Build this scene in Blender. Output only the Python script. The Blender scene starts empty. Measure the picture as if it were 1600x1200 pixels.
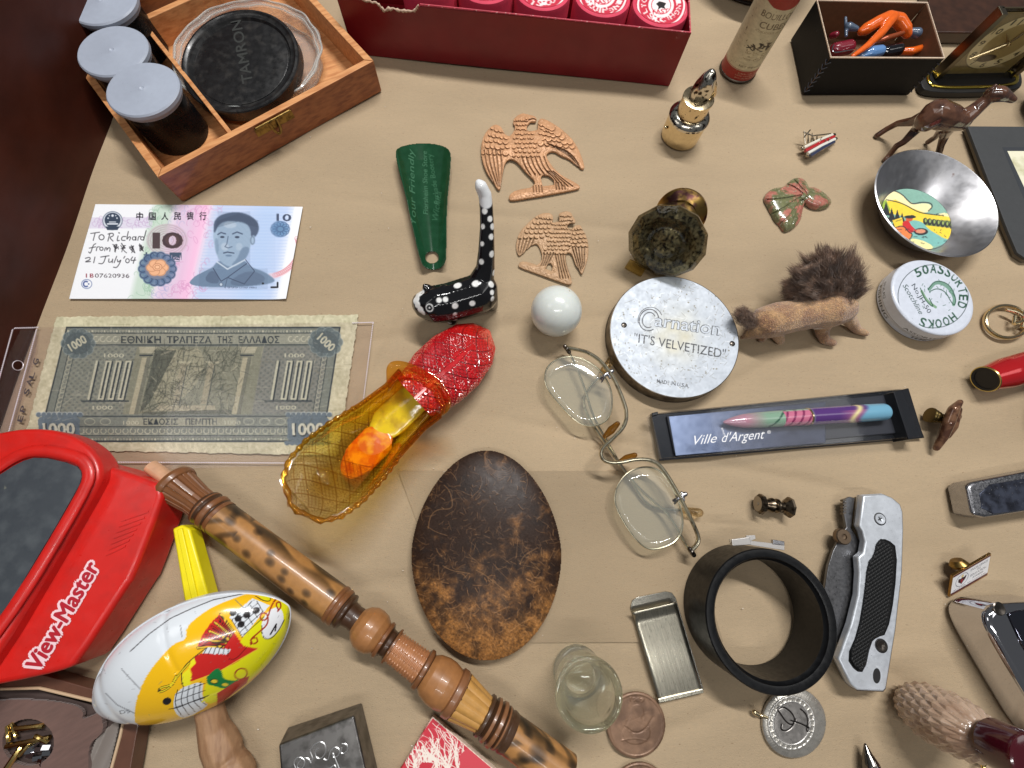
import bpy, bmesh, math, random
import numpy as np
from mathutils import Vector, Matrix
from mathutils.bvhtree import BVHTree
random.seed(7); rng = np.random.default_rng(7)
S = bpy.context.scene
S.unit_settings.scale_length = 0.01          # one unit is one centimetre

# ---------------------------------------------------------------- camera
F_PX, NAD, CAM_H = 685.0, (770.0, 792.0), 27.0    # focal length (px of a 1600 px wide frame), nadir point, lens height
def _basis():
    d = np.array([(NAD[0]-800)/F_PX, -(NAD[1]-600)/F_PX, -1.0]); d /= np.linalg.norm(d)
    ex = np.array([1.0, 0, 0]); wx = ex-ex.dot(d)*d; wx /= np.linalg.norm(wx)
    wz = -d
    return np.array([wx, np.cross(wz, wx), wz])
RB = _basis()
cd = bpy.data.cameras.new('camera'); cam = bpy.data.objects.new('camera', cd); S.collection.objects.link(cam)
cd.sensor_width = 36; cd.lens = F_PX/1600*36; cd.clip_start = 0.1; cd.clip_end = 1000
cam.matrix_world = Matrix.Translation((0, 0, CAM_H)) @ Matrix(RB.tolist()).to_4x4()
S.camera = cam

# ---------------------------------------------------------------- light
W = bpy.data.worlds.new('World'); S.world = W; W.use_nodes = True
W.node_tree.nodes['Background'].inputs[0].default_value = (0.93, 0.96, 1.0, 1)
W.node_tree.nodes['Background'].inputs[1].default_value = 0.10
def area(name, loc, sx, sy, power, col=(1, .985, .965), target=(0, 0, 0)):
    l = bpy.data.lights.new(name, 'AREA'); l.shape = 'RECTANGLE'; l.size = sx; l.size_y = sy
    l.energy = power; l.color = col
    o = bpy.data.objects.new(name, l); S.collection.objects.link(o); o.location = loc
    o.rotation_euler = (Vector(target)-Vector(loc)).to_track_quat('-Z', 'Y').to_euler()
    return o
area('ceiling_tube_light', (28, 80, 150), 85, 6, 285000)
area('ceiling_tube_light', (0, -60, 170), 110, 5, 72000)
area('ceiling_panel_light', (-110, 20, 150), 50, 50, 16000)
area('ceiling_panel_light', (120, 20, 150), 50, 50, 16000)
S.view_settings.view_transform = 'Standard'; S.view_settings.look = 'None'
S.view_settings.gamma = 1; S.view_settings.exposure = 0.0

# ---------------------------------------------------------------- geometry helpers
def G(px, py, h=0.0):
    """point of the place at height h (cm) above the table that the photograph shows at px, py"""
    px = np.asarray(px, float); py = np.asarray(py, float); h = np.asarray(h, float)
    v = np.stack([(px-800)/F_PX, -(py-600)/F_PX, -np.ones_like(px)], -1) @ RB.T
    t = (CAM_H-h)/-v[..., 2]
    r = v*t[..., None]; r[..., 2] += CAM_H
    return r
def V(px, py, h=0.0): return Vector(G(px, py, h).tolist())
def PX(P):
    q = (np.asarray(P, float)-np.array([0, 0, CAM_H])) @ RB
    return 800+F_PX*q[..., 0]/-q[..., 2], 600-F_PX*q[..., 1]/-q[..., 2]
def wloc(o):
    v = Vector((0, 0, 0))
    while o: v += o.location; o = o.parent
    return v
def thing(name, label, cat, loc, group=None):
    o = bpy.data.objects.new(name, None); S.collection.objects.link(o); o.location = loc
    o.empty_display_size = 0.5
    o['label'] = label; o['category'] = cat
    if group: o['group'] = group
    return o
def mk(name, verts, faces, mat, parent=None, smooth=True, local=False, cols=None, kind=None, tag=None, sharp=35):
    verts = np.asarray(verts, float).reshape(-1, 3)
    me = bpy.data.meshes.new(name)
    if local: off = np.zeros(3); loc = (0, 0, 0)
    elif parent: off = np.array(wloc(parent)); loc = (0, 0, 0)
    else:
        off = np.array([verts[:, 0].mean(), verts[:, 1].mean(), verts[:, 2].min()]); loc = off.tolist()
    me.from_pydata((verts-off).tolist(), [], [tuple(int(i) for i in f) for f in faces])
    me.validate(); me.update()
    o = bpy.data.objects.new(name, me); S.collection.objects.link(o); o.location = loc
    if parent: o.parent = parent
    me.materials.append(mat)
    if cols is not None: setcols(me, cols)
    if smooth:
        me.polygons.foreach_set('use_smooth', [True]*len(me.polygons))
        if sharp:
            try: me.set_sharp_from_angle(angle=math.radians(sharp))
            except Exception: pass
    if kind: o['kind'] = kind
    if tag:
        o['label'], o['category'] = tag[0], tag[1]
        if len(tag) > 2: o['group'] = tag[2]
    return o
def lin(c):
    c = np.asarray(c, float)/255.0
    return np.where(c <= 0.04045, c/12.92, ((c+0.055)/1.055)**2.4)
def setcols(me, cols):
    a = me.color_attributes.new('Col', 'FLOAT_COLOR', 'POINT')
    c = np.ones((len(me.vertices), 4), np.float32); c[:, :3] = lin(cols)
    a.data.foreach_set('color', c.ravel())
def chaikin(P, n=2, closed=True):
    P = np.asarray(P, float)
    for _ in range(n):
        Q = np.roll(P, -1, 0) if closed else P[1:]
        A = P if closed else P[:-1]
        R = np.empty((2*len(A), P.shape[1])); R[0::2] = .75*A+.25*Q; R[1::2] = .25*A+.75*Q
        if not closed: R = np.vstack([P[:1], R, P[-1:]])
        P = R
    return P
def bevel_mesh(o, w, seg=2, ang=30):
    m = o.modifiers.new('bevel', 'BEVEL'); m.width = w; m.segments = seg
    m.limit_method = 'ANGLE'; m.angle_limit = math.radians(ang); m.harden_normals = False
    return o
def slab(name, pts, z0, z1, mat, parent=None, bevel=0.0, seg=2, smooth_n=0, world=False, inset_top=None, **k):
    """prism: outline as the photo shows it at height z1 (or world xy), going straight down to z0"""
    P = np.asarray(pts, float)
    if smooth_n: P = chaikin(P, smooth_n)
    if world: T = np.c_[P, np.full(len(P), z1)]
    else: T = G(P[:, 0], P[:, 1], z1)
    ar = 0.5*np.sum(T[:, 0]*np.roll(T[:, 1], -1)-np.roll(T[:, 0], -1)*T[:, 1])
    if ar < 0: T = T[::-1]
    B = T.copy(); B[:, 2] = z0; n = len(T)
    f = [list(range(n)), list(range(2*n-1, n-1, -1))]+[[i, n+i, n+(i+1) % n, (i+1) % n] for i in range(n)]
    o = mk(name, np.vstack([T, B]), f, mat, parent, **k)
    if bevel: bevel_mesh(o, bevel, seg)
    return o
def frame(o, z, x=None):
    z = Vector(z).normalized(); x = Vector(x) if x is not None else (Vector((1, 0, 0)) if abs(z.x) < .9 else Vector((0, 1, 0)))
    x = (x-z*x.dot(z)).normalized(); y = z.cross(x)
    m = Matrix((x, y, z)).transposed().to_4x4(); m.translation = Vector(o); return m
def lathe_vf(prof, seg=48, rad=None, closed=False, cap=True):
    """prof: list of (r, z); rad(theta, i) multiplies the radius"""
    v, f = [], []
    n = len(prof)
    for i, (r, z) in enumerate(prof):
        for k in range(seg):
            t = 2*math.pi*k/seg; q = r*(rad(t, i) if rad else 1)
            v.append((q*math.cos(t), q*math.sin(t), z))
    for i in range(n if closed else n-1):
        for k in range(seg):
            a, b = i*seg+k, i*seg+(k+1) % seg; c = ((i+1) % n)*seg
            f.append((a, b, c+(k+1) % seg, c+k))
    if not closed and cap:
        if prof[0][0] > 1e-4: f.append(tuple(range(seg-1, -1, -1)))
        if prof[-1][0] > 1e-4: f.append(tuple((n-1)*seg+k for k in range(seg)))
    return np.array(v), f
def xf(v, m): return np.c_[v, np.ones(len(v))] @ np.array(m).T[:, :3]
def lathe(name, prof, m, mat, parent=None, seg=48, rad=None, closed=False, cap=True, **k):
    v, f = lathe_vf(prof, seg, rad, closed, cap); return mk(name, xf(v, m), f, mat, parent, **k)
def tube_vf(P, r, seg=10, closed=False, flat=None):
    P = np.asarray(P, float); n = len(P); R = np.broadcast_to(np.asarray(r, float), (n,))
    T = np.roll(P, -1, 0)-np.roll(P, 1, 0)
    if not closed: T[0] = P[1]-P[0]; T[-1] = P[-1]-P[-2]
    T /= np.linalg.norm(T, axis=1)[:, None]+1e-12
    up = np.array([0, 0, 1.0]) if abs(T[0][2]) < .9 else np.array([1.0, 0, 0])
    v = []
    for i in range(n):
        x = up-up.dot(T[i])*T[i]; x /= np.linalg.norm(x)+1e-12; up = x; y = np.cross(T[i], x)
        for k in range(seg):
            t = 2*math.pi*k/seg
            v.append(P[i]+R[i]*(math.cos(t)*x*(flat or 1)+math.sin(t)*y))
    f = []
    for i in range(n if closed else n-1):
        j = (i+1) % n
        for k in range(seg):
            f.append((i*seg+k, i*seg+(k+1) % seg, j*seg+(k+1) % seg, j*seg+k))
    if not closed: f += [tuple(range(seg-1, -1, -1)), tuple((n-1)*seg+k for k in range(seg))]
    return np.array(v), f
def tube(name, P, r, mat, parent=None, seg=10, closed=False, flat=None, **k):
    v, f = tube_vf(P, r, seg, closed, flat); return mk(name, v, f, mat, parent, **k)
def join_vf(parts):
    V_, F_, o = [], [], 0
    for v, f in parts:
        V_.append(np.asarray(v, float)); F_ += [tuple(i+o for i in q) for q in f]; o += len(v)
    return np.vstack(V_), F_
def pxline(pts, n=3, closed=False):
    """photo points (px, py, height) -> smooth world polyline"""
    return chaikin(G(*np.asarray(pts, float).T), n, closed)
def box_vf(m, sx, sy, sz):
    v = np.array([(x, y, z) for x in (-sx/2, sx/2) for y in (-sy/2, sy/2) for z in (0, sz)])
    f = [(0, 1, 3, 2), (4, 6, 7, 5), (0, 4, 5, 1), (2, 3, 7, 6), (0, 2, 6, 4), (1, 5, 7, 3)]
    return xf(v, m), f
def evalmesh(o, drop=True):
    dg = bpy.context.evaluated_depsgraph_get(); e = o.evaluated_get(dg); me = bpy.data.meshes.new_from_object(e)
    v = np.empty(len(me.vertices)*3); me.vertices.foreach_get('co', v); v = v.reshape(-1, 3)
    f = [tuple(p.vertices) for p in me.polygons]
    if drop: bpy.data.objects.remove(o)
    bpy.data.meshes.remove(me)
    return v, f
def organic_vf(chains, voxel=0.06, smooth=6, step=0.25, zmin=None):
    """chains of (point, radius[, z-squash]); their union, remeshed and smoothed into one skin"""
    bm = bmesh.new()
    for ch in chains:
        for a, b in zip(ch[:-1], ch[1:]) if len(ch) > 1 else [(ch[0], ch[0])]:
            pa, pb = np.array(a[0]), np.array(b[0]); L = np.linalg.norm(pb-pa)
            n = max(1, int(L/(step*min(a[1], b[1])))+1)
            for i in range(n+1):
                t = i/n; c = pa*(1-t)+pb*t; r = a[1]*(1-t)+b[1]*t
                sq = (a[2] if len(a) > 2 else 1)*(1-t)+(b[2] if len(b) > 2 else 1)*t
                bmesh.ops.create_icosphere(bm, subdivisions=2, radius=1, matrix=Matrix.Translation(c.tolist()) @ Matrix.Diagonal((r, r, r*sq, 1)))
    me = bpy.data.meshes.new('t'); bm.to_mesh(me); bm.free()
    o = bpy.data.objects.new('t', me); S.collection.objects.link(o)
    m = o.modifiers.new('r', 'REMESH'); m.mode = 'VOXEL'; m.voxel_size = voxel
    if smooth:
        m = o.modifiers.new('s', 'SMOOTH'); m.iterations = smooth; m.factor = .5
    v, f = evalmesh(o)
    if zmin is not None: v[:, 2] = np.maximum(v[:, 2], zmin)
    return v, f
def bvh(v, f): return BVHTree.FromPolygons([tuple(p) for p in v], f)
def hit(tree, px, py):
    o = Vector((0, 0, CAM_H)); d = (V(px, py, 0)-o).normalized(); r = tree.ray_cast(o, d); return r[0], r[1]

# ---------------------------------------------------------------- print painter: flat colour / height charts in photo px
_txt = {}
def glyphs(s, bold=0.0, shear=0.0):
    key = (s, bold, shear)
    if key not in _txt:
        c = bpy.data.curves.new('t', 'FONT'); c.body = s; c.size = 1; c.offset = bold; c.shear = shear; c.resolution_u = 3; c.fill_mode = 'FRONT'
        o = bpy.data.objects.new('t', c); S.collection.objects.link(o)
        v, f = evalmesh(o); bpy.data.curves.remove(c)
        tr = [(q[0], q[i], q[i+1]) for q in f for i in range(1, len(q)-1)]
        v = v[:, :2] if len(v) else np.zeros((1, 2))
        _txt[key] = (v, tr)
    return _txt[key]
def text_pts(s, p0, p1, hh, bold=0.0, shear=0.0, up=None):
    """baseline from p0 to p1 (px), cap height hh px"""
    v, tr = glyphs(s, bold, shear)
    p0, p1 = np.array(p0, float), np.array(p1, float)
    x0, x1 = v[:, 0].min(), v[:, 0].max(); d = p1-p0
    u = np.array([d[1], -d[0]])/np.linalg.norm(d) if up is None else np.array(up, float)/np.linalg.norm(up)
    return p0+((v[:, :1]-x0)/max(x1-x0, 1e-6))*d+v[:, 1:2]/0.72*hh*u, tr
class Cv:
    def __init__(s, x0, y0, x1, y1, res=1.5, fill=(255, 255, 255)):
        s.x0, s.y0, s.x1, s.y1, s.res = x0, y0, x1, y1, res
        s.w = int((x1-x0)*res)+1; s.h = int((y1-y0)*res)+1
        s.a = np.zeros((s.h, s.w, len(fill))); s.a[:] = fill
        s.X, s.Y = np.meshgrid(x0+np.arange(s.w)/res, y0+np.arange(s.h)/res)
    def _bb(s, P, m=0):
        i0 = max(0, int((P[:, 0].min()-m-s.x0)*s.res)); i1 = min(s.w, int((P[:, 0].max()+m-s.x0)*s.res)+2)
        j0 = max(0, int((P[:, 1].min()-m-s.y0)*s.res)); j1 = min(s.h, int((P[:, 1].max()+m-s.y0)*s.res)+2)
        return (i0, i1, j0, j1) if i1 > i0 and j1 > j0 else None
    def _put(s, b, m, c, al=1.0):
        i0, i1, j0, j1 = b; A = s.a[j0:j1, i0:i1]; k = (np.clip(m, 0, 1)*al)[..., None]
        A[:] = A*(1-k)+np.asarray(c, float)*k
    def poly(s, P, c, al=1.0):
        P = np.asarray(P, float); b = s._bb(P)
        if not b: return s
        i0, i1, j0, j1 = b; X, Y = s.X[j0:j1, i0:i1], s.Y[j0:j1, i0:i1]; m = np.zeros(X.shape, bool)
        Q = np.roll(P, -1, 0)
        for (xa, ya), (xb, yb) in zip(P, Q):
            if ya == yb: continue
            m ^= ((ya > Y) != (yb > Y)) & (X < (xb-xa)*(Y-ya)/(yb-ya)+xa)
        s._put(b, m, c, al); return s
    def ell(s, cx, cy, rx, ry, c, al=1.0, rot=0):
        r = max(rx, ry); b = s._bb(np.array([[cx-r, cy-r], [cx+r, cy+r]]))
        if not b: return s
        i0, i1, j0, j1 = b; X, Y = s.X[j0:j1, i0:i1]-cx, s.Y[j0:j1, i0:i1]-cy
        co, si = math.cos(rot), math.sin(rot)
        d = np.sqrt(((X*co+Y*si)/rx)**2+((-X*si+Y*co)/ry)**2)
        s._put(b, (1-d)*min(rx, ry)*s.res+.5, c, al); return s
    def line(s, P, w, c, al=1.0, closed=False):
        P = np.asarray(P, float)
        if closed: P = np.vstack([P, P[:1]])
        b = s._bb(P, w+1)
        if not b: return s
        i0, i1, j0, j1 = b; X, Y = s.X[j0:j1, i0:i1], s.Y[j0:j1, i0:i1]; D = np.full(X.shape, 1e9)
        for (xa, ya), (xb, yb) in zip(P[:-1], P[1:]):
            dx, dy = xb-xa, yb-ya; L = dx*dx+dy*dy+1e-9
            t = np.clip(((X-xa)*dx+(Y-ya)*dy)/L, 0, 1); D = np.minimum(D, np.hypot(X-xa-t*dx, Y-ya-t*dy))
        s._put(b, (w/2-D)*s.res+.5, c, al); return s
    def curve(s, P, w, c, al=1.0, closed=False, n=2): return s.line(chaikin(P, n, closed), w, c, al, closed)
    def ring(s, cx, cy, rx, ry, w, c, al=1.0, rot=0, a0=0, a1=360):
        t = np.radians(np.linspace(a0, a1, 40)); x, y = rx*np.cos(t), ry*np.sin(t)
        co, si = math.cos(rot), math.sin(rot)
        return s.line(np.c_[cx+x*co-y*si, cy+x*si+y*co], w, c, al)
    def text(s, t, p0, p1, hh, c, bold=0.0, shear=0.0, up=None, al=1.0):
        q, tr = text_pts(t, p0, p1, hh, bold, shear, up)
        for k in tr: s.poly(q[list(k)], c, al)
        return s
    def arc(s, t, cx, cy, rx, ry, a0, a1, hh, c, bold=0.0, flip=False, rot=0):
        """letters along an ellipse from angle a0 to a1 (degrees, picture y down)"""
        n = len(t)
        for i, ch in enumerate(t):
            if ch == ' ': continue
            a = math.radians(a0+(a1-a0)*(i+.5)/n); da = math.radians(abs(a1-a0)/n)*.45
            sg = -1 if flip else 1
            A, B = a-sg*da, a+sg*da
            s.text(ch, (cx+rx*math.cos(A), cy+ry*math.sin(A)), (cx+rx*math.cos(B), cy+ry*math.sin(B)), hh, c, bold)
        return s
    def noise(s, amp, cell=8, seed=1, mono=True):
        r = np.random.default_rng(seed); gh, gw = int(s.h/cell)+3, int(s.w/cell)+3
        g = r.normal(0, 1, (gh, gw, 1 if mono else s.a.shape[2]))
        y = np.arange(s.h)/cell; x = np.arange(s.w)/cell; y0 = y.astype(int); x0 = x.astype(int)
        fy = (y-y0)[:, None, None]; fx = (x-x0)[None, :, None]
        q = lambda a, b: g[a][:, b]
        n = (q(y0, x0)*(1-fx)+q(y0, x0+1)*fx)*(1-fy)+(q(y0+1, x0)*(1-fx)+q(y0+1, x0+1)*fx)*fy
        s.a += n*amp; return s
    def sample(s, px, py):
        x = np.clip((np.asarray(px)-s.x0)*s.res, 0, s.w-1.001); y = np.clip((np.asarray(py)-s.y0)*s.res, 0, s.h-1.001)
        i, j = x.astype(int), y.astype(int); fx, fy = (x-i)[..., None], (y-j)[..., None]; a = s.a
        return np.clip((a[j, i]*(1-fx)+a[j, i+1]*fx)*(1-fy)+(a[j+1, i]*(1-fx)+a[j+1, i+1]*fx)*fy, -1e4, 255)
def mask_of(polys, holes, X, Y):
    m = np.zeros(X.shape, bool)
    for P, val in [(p, True) for p in polys]+[(p, False) for p in holes]:
        P = np.asarray(P, float); k = np.zeros(X.shape, bool)
        for (xa, ya), (xb, yb) in zip(P, np.roll(P, -1, 0)):
            if ya == yb: continue
            k ^= ((ya > Y) != (yb > Y)) & (X < (xb-xa)*(Y-ya)/(yb-ya)+xa)
        m[k] = val
    return m
def distin(m, n):
    d = np.zeros(m.shape); c = m.copy()
    for i in range(n):
        d += c; e = c.copy()
        e[1:] &= c[:-1]; e[:-1] &= c[1:]; e[:, 1:] &= c[:, :-1]; e[:, :-1] &= c[:, 1:]
        if i % 2:
            e[1:, 1:] &= c[:-1, :-1]; e[:-1, :-1] &= c[1:, 1:]; e[1:, :-1] &= c[:-1, 1:]; e[:-1, 1:] &= c[1:, :-1]
        c = e
    return d
def blur(a, n=1):
    for _ in range(n):
        p = np.pad(a, 1, mode='edge'); a = (p[1:-1, 1:-1]*4+p[:-2, 1:-1]+p[2:, 1:-1]+p[1:-1, :-2]+p[1:-1, 2:])/8
    return a
def ellpts(cx, cy, rx, ry, n=40, rot=0, a0=0, a1=360):
    t = np.radians(np.linspace(a0, a1, n, endpoint=(a1-a0) < 360)); co, si = math.cos(rot), math.sin(rot)
    x, y = rx*np.cos(t), ry*np.sin(t); return np.c_[cx+x*co-y*si, cy+x*si+y*co]
def relief(name, polys, zfun, z0, mat, parent=None, step=1.0, holes=(), cv=None, smooth_n=2, skirt=True, sharp=50, bottom=None, **k):
    """carved piece: outline as seen, heights from zfun(X, Y, dist px) above z0, walls straight down to z0"""
    polys = [chaikin(p, smooth_n) if smooth_n else np.asarray(p, float) for p in polys]
    A = np.vstack(polys); xs = np.arange(A[:, 0].min()-1, A[:, 0].max()+2, step); ys = np.arange(A[:, 1].min()-1, A[:, 1].max()+2, step)
    X, Y = np.meshgrid(xs, ys); m = mask_of(polys, [chaikin(h, 2) for h in holes], X, Y)
    D = distin(m, 34)*step
    Z = z0+np.maximum(zfun(X, Y, D), 0.01); P = G(X, Y, Z)
    idx = -np.ones(X.shape, int); idx[m] = np.arange(m.sum()); V_ = [P[m]]; c = m[:-1, :-1] & m[1:, :-1] & m[:-1, 1:] & m[1:, 1:]
    a, b, d, e = idx[:-1, :-1][c], idx[:-1, 1:][c], idx[1:, 1:][c], idx[1:, :-1][c]
    F = np.c_[a, e, d, b]; cols = None
    if cv is not None: cols = cv.sample(X[m], Y[m])
    faces = F.tolist()
    if skirt:
        from collections import Counter
        ed = np.vstack([F[:, [0, 1]], F[:, [1, 2]], F[:, [2, 3]], F[:, [3, 0]]]); n = len(P[m])
        key = np.minimum(ed[:, 0], ed[:, 1])*n+np.maximum(ed[:, 0], ed[:, 1]); u, inv, cnt = np.unique(key, return_inverse=True, return_counts=True)
        be = ed[cnt[inv] == 1]; bv = np.unique(be); mp = {int(q): n+i for i, q in enumerate(bv)}
        low = P[m][bv].copy(); low[:, 2] = z0 if bottom is None else bottom; V_.append(low)
        faces += [(int(q), int(p), mp[int(p)], mp[int(q)]) for p, q in be]
        if cols is not None: cols = np.vstack([cols, cols[bv]])
    return mk(name, np.vstack(V_), faces, mat, parent, cols=cols, sharp=sharp, **k)
def sheet(name, quad, cv, mat, z=0.02, nu=200, nv=100, parent=None, wave=None, thick=0.012, edge=None, **k):
    """thin printed sheet between four photo corners (tl, tr, br, bl); colours from chart cv"""
    q = np.array(quad, float); W4 = G(q[:, 0], q[:, 1], z)
    u, v = np.meshgrid(np.linspace(0, 1, nu), np.linspace(0, 1, nv)); u_, v_ = u[..., None], v[..., None]
    P = (W4[0]*(1-u_)+W4[1]*u_)*(1-v_)+(W4[3]*(1-u_)+W4[2]*u_)*v_
    x, y = PX(P); C = cv.sample(x, y).reshape(-1, cv.a.shape[2])
    if edge is not None:
        e = edge(u, v); P = P+e
    if wave is not None: P[..., 2] += wave(u, v)
    i = np.arange(nu*nv).reshape(nv, nu)
    F = np.c_[i[:-1, :-1].ravel(), i[1:, :-1].ravel(), i[1:, 1:].ravel(), i[:-1, 1:].ravel()].tolist()
    o = mk(name, P.reshape(-1, 3), F, mat, parent, cols=C, sharp=0, **k)
    m = o.modifiers.new('thick', 'SOLIDIFY'); m.thickness = thick; m.offset = -1
    return o
def ptext(name, s, p0, p1, hh, z, mat, parent, bold=0.0, shear=0.0, up=None):
    q, tr = text_pts(s, p0, p1, hh, bold, shear, up); P = G(q[:, 0], q[:, 1], z)
    fl = []
    for a, b, c in tr:
        n = np.cross(P[b]-P[a], P[c]-P[a])[2]; fl.append((a, b, c) if n > 0 else (a, c, b))
    return mk(name, P, fl, mat, parent, smooth=False)

# ---------------------------------------------------------------- materials
def M(name, col=(128, 128, 128), rough=.5, metal=0.0, attr=False, var=0.0, vs=1.0, col2=None, ms=1.0, lo=.45, hi=.6,
      bump=0.0, bs=10.0, coat=0.0, sub=0.0, rvar=0.0, stretch=None, detail=6, spec=.5, sheen=0.0, speck=None, spk=40, spt=.7, bump2=0, bs2=60, dist=0.02):
    m = bpy.data.materials.new(name); m.use_nodes = True; nt = m.node_tree; N, L = nt.nodes, nt.links
    b = N['Principled BSDF']; tc = N.new('ShaderNodeTexCoord'); mp = N.new('ShaderNodeMapping'); L.new(tc.outputs['Object'], mp.inputs['Vector'])
    if stretch:
        mp.vector_type = 'TEXTURE'; mp.inputs['Scale'].default_value = [1/q for q in stretch[:3]]; mp.inputs['Rotation'].default_value = (0, 0, math.radians(stretch[3]) if len(stretch) > 3 else 0)
    co = mp.outputs[0]
    def noise(sc, det=detail):
        n = N.new('ShaderNodeTexNoise'); n.inputs['Scale'].default_value = sc; n.inputs['Detail'].default_value = det; L.new(co, n.inputs['Vector']); return n.outputs['Fac']
    def ramp(src, lo, hi):
        r = N.new('ShaderNodeMapRange'); r.inputs[1].default_value = lo; r.inputs[2].default_value = hi; L.new(src, r.inputs[0]); return r.outputs[0]
    def mix(f, a, bb, mode='MIX'):
        x = N.new('ShaderNodeMix'); x.data_type = 'RGBA'; x.blend_type = mode
        if isinstance(f, float): x.inputs[0].default_value = f
        else: L.new(f, x.inputs[0])
        for i, q in ((6, a), (7, bb)):
            if isinstance(q, tuple): x.inputs[i].default_value = q
            else: L.new(q, x.inputs[i])
        return x.outputs[2]
    L4 = lambda c: tuple(lin(c).tolist())+(1.0,)
    if attr:
        a = N.new('ShaderNodeVertexColor'); a.layer_name = 'Col'; c = a.outputs[0]
    else:
        c = L4(col)
    if col2 is not None: c = mix(ramp(noise(ms), lo, hi), c, L4(col2))
    if speck is not None: c = mix(ramp(noise(spk, 2), spt, spt+.06), c, L4(speck))
    if var:
        v = ramp(noise(vs), .3, .7); g = N.new('ShaderNodeMix'); g.data_type = 'RGBA'; L.new(v, g.inputs[0])
        g.inputs[6].default_value = (1-var,)*3+(1,); g.inputs[7].default_value = (1+var,)*3+(1,)
        c = mix(1.0, c, g.outputs[2], 'MULTIPLY')
    if isinstance(c, tuple): b.inputs['Base Color'].default_value = c
    else: L.new(c, b.inputs['Base Color'])
    b.inputs['Roughness'].default_value = rough; b.inputs['Metallic'].default_value = metal
    b.inputs['Specular IOR Level'].default_value = spec
    if rvar:
        r = N.new('ShaderNodeMapRange'); r.inputs[1].default_value = .3; r.inputs[2].default_value = .7
        r.inputs[3].default_value = max(rough-rvar, .02); r.inputs[4].default_value = rough+rvar; L.new(noise(vs*2.3), r.inputs[0]); L.new(r.outputs[0], b.inputs['Roughness'])
    b.inputs['Coat Weight'].default_value = coat; b.inputs['Coat Roughness'].default_value = .08
    if sub: b.inputs['Subsurface Weight'].default_value = sub; b.inputs['Subsurface Radius'].default_value = (.3, .2, .1)
    if sheen: b.inputs['Sheen Weight'].default_value = sheen
    if bump:
        bp = N.new('ShaderNodeBump'); bp.inputs['Strength'].default_value = bump; bp.inputs['Distance'].default_value = dist; L.new(noise(bs), bp.inputs['Height'])
        last = bp
        if bump2:
            b2 = N.new('ShaderNodeBump'); b2.inputs['Strength'].default_value = bump2; b2.inputs['Distance'].default_value = dist; L.new(noise(bs2, 3), b2.inputs['Height'])
            L.new(bp.outputs[0], b2.inputs['Normal']); last = b2
        L.new(last.outputs[0], b.inputs['Normal'])
    return m
def glassy(name, col, rough=.02, clear=.5, attr=False, gloss=True, ior=1.45, bump=0, bs=3, dust=0.0):
    """glass: part refracting, part straight see-through, so it stays light as thin glass does"""
    m = bpy.data.materials.new(name); m.use_nodes = True; nt = m.node_tree; N, L = nt.nodes, nt.links
    N.remove(N['Principled BSDF']); out = N['Material Output']
    g = N.new('ShaderNodeBsdfGlass'); g.inputs['Roughness'].default_value = rough; g.inputs['IOR'].default_value = ior
    t = N.new('ShaderNodeBsdfTransparent'); gl = N.new('ShaderNodeBsdfGlossy'); gl.inputs['Roughness'].default_value = max(rough, .04)
    fr = N.new('ShaderNodeFresnel'); gm_ = N.new('ShaderNodeNewGeometry'); mi = N.new('ShaderNodeMapRange')     # both faces of a thin sheet mirror alike
    mi.inputs[3].default_value = ior; mi.inputs[4].default_value = 1/ior; L.new(gm_.outputs['Backfacing'], mi.inputs[0]); L.new(mi.outputs[0], fr.inputs['IOR'])
    L4 = tuple(lin(col).tolist())+(1.0,)
    for s in (g, t):
        if attr:
            a = N.new('ShaderNodeVertexColor'); a.layer_name = 'Col'; L.new(a.outputs[0], s.inputs['Color'])
        else: s.inputs['Color'].default_value = L4
    m1 = N.new('ShaderNodeMixShader'); L.new(fr.outputs[0], m1.inputs[0]); L.new(t.outputs[0], m1.inputs[1]); L.new(gl.outputs[0], m1.inputs[2])
    m2 = N.new('ShaderNodeMixShader'); m2.inputs[0].default_value = clear; L.new(g.outputs[0], m2.inputs[1]); L.new(m1.outputs[0], m2.inputs[2])
    if dust:
        df = N.new('ShaderNodeBsdfDiffuse'); df.inputs['Color'].default_value = (.75, .78, .76, 1); m3 = N.new('ShaderNodeMixShader'); m3.inputs[0].default_value = dust
        L.new(m2.outputs[0], m3.inputs[1]); L.new(df.outputs[0], m3.inputs[2]); L.new(m3.outputs[0], out.inputs[0])
    else: L.new(m2.outputs[0], out.inputs[0])
    if bump:
        bp = N.new('ShaderNodeBump'); bp.inputs['Strength'].default_value = bump; bp.inputs['Distance'].default_value = .05
        n = N.new('ShaderNodeTexNoise'); n.inputs['Scale'].default_value = bs; tc = N.new('ShaderNodeTexCoord'); L.new(tc.outputs['Object'], n.inputs['Vector'])
        L.new(n.outputs['Fac'], bp.inputs['Height'])
        for s in (g, gl, fr): L.new(bp.outputs[0], s.inputs['Normal'])
    return m
m_kraft = M('kraft_paper', (175, 153, 123), .85, var=.10, vs=.13, col2=(166, 147, 120), ms=9, lo=.25, hi=.8, bump=.9, bs=.55, bump2=.35, bs2=26, stretch=(.45, 1.3, 1, 4),  speck=(128, 102, 76), spk=13, spt=.70, dist=.12)
m_kraft_shadow = M('kraft_shadow_band', (160, 139, 111), .85, var=.10, vs=.13, col2=(154, 136, 110), ms=9, lo=.25, hi=.8, bump=.9, bs=.55, bump2=.35, bs2=26, stretch=(.45, 1.3, 1, 4),  speck=(128, 102, 76), spk=13, spt=.70, dist=.08)  # kraft tone darkened to paint a cast shadow
m_mahog = M('dark_mahogany', (66, 30, 20), .5, spec=.2, var=.25, vs=.5, bump=.12, bs=6, rvar=.1, stretch=(1, .3, 1, 20))
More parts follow.
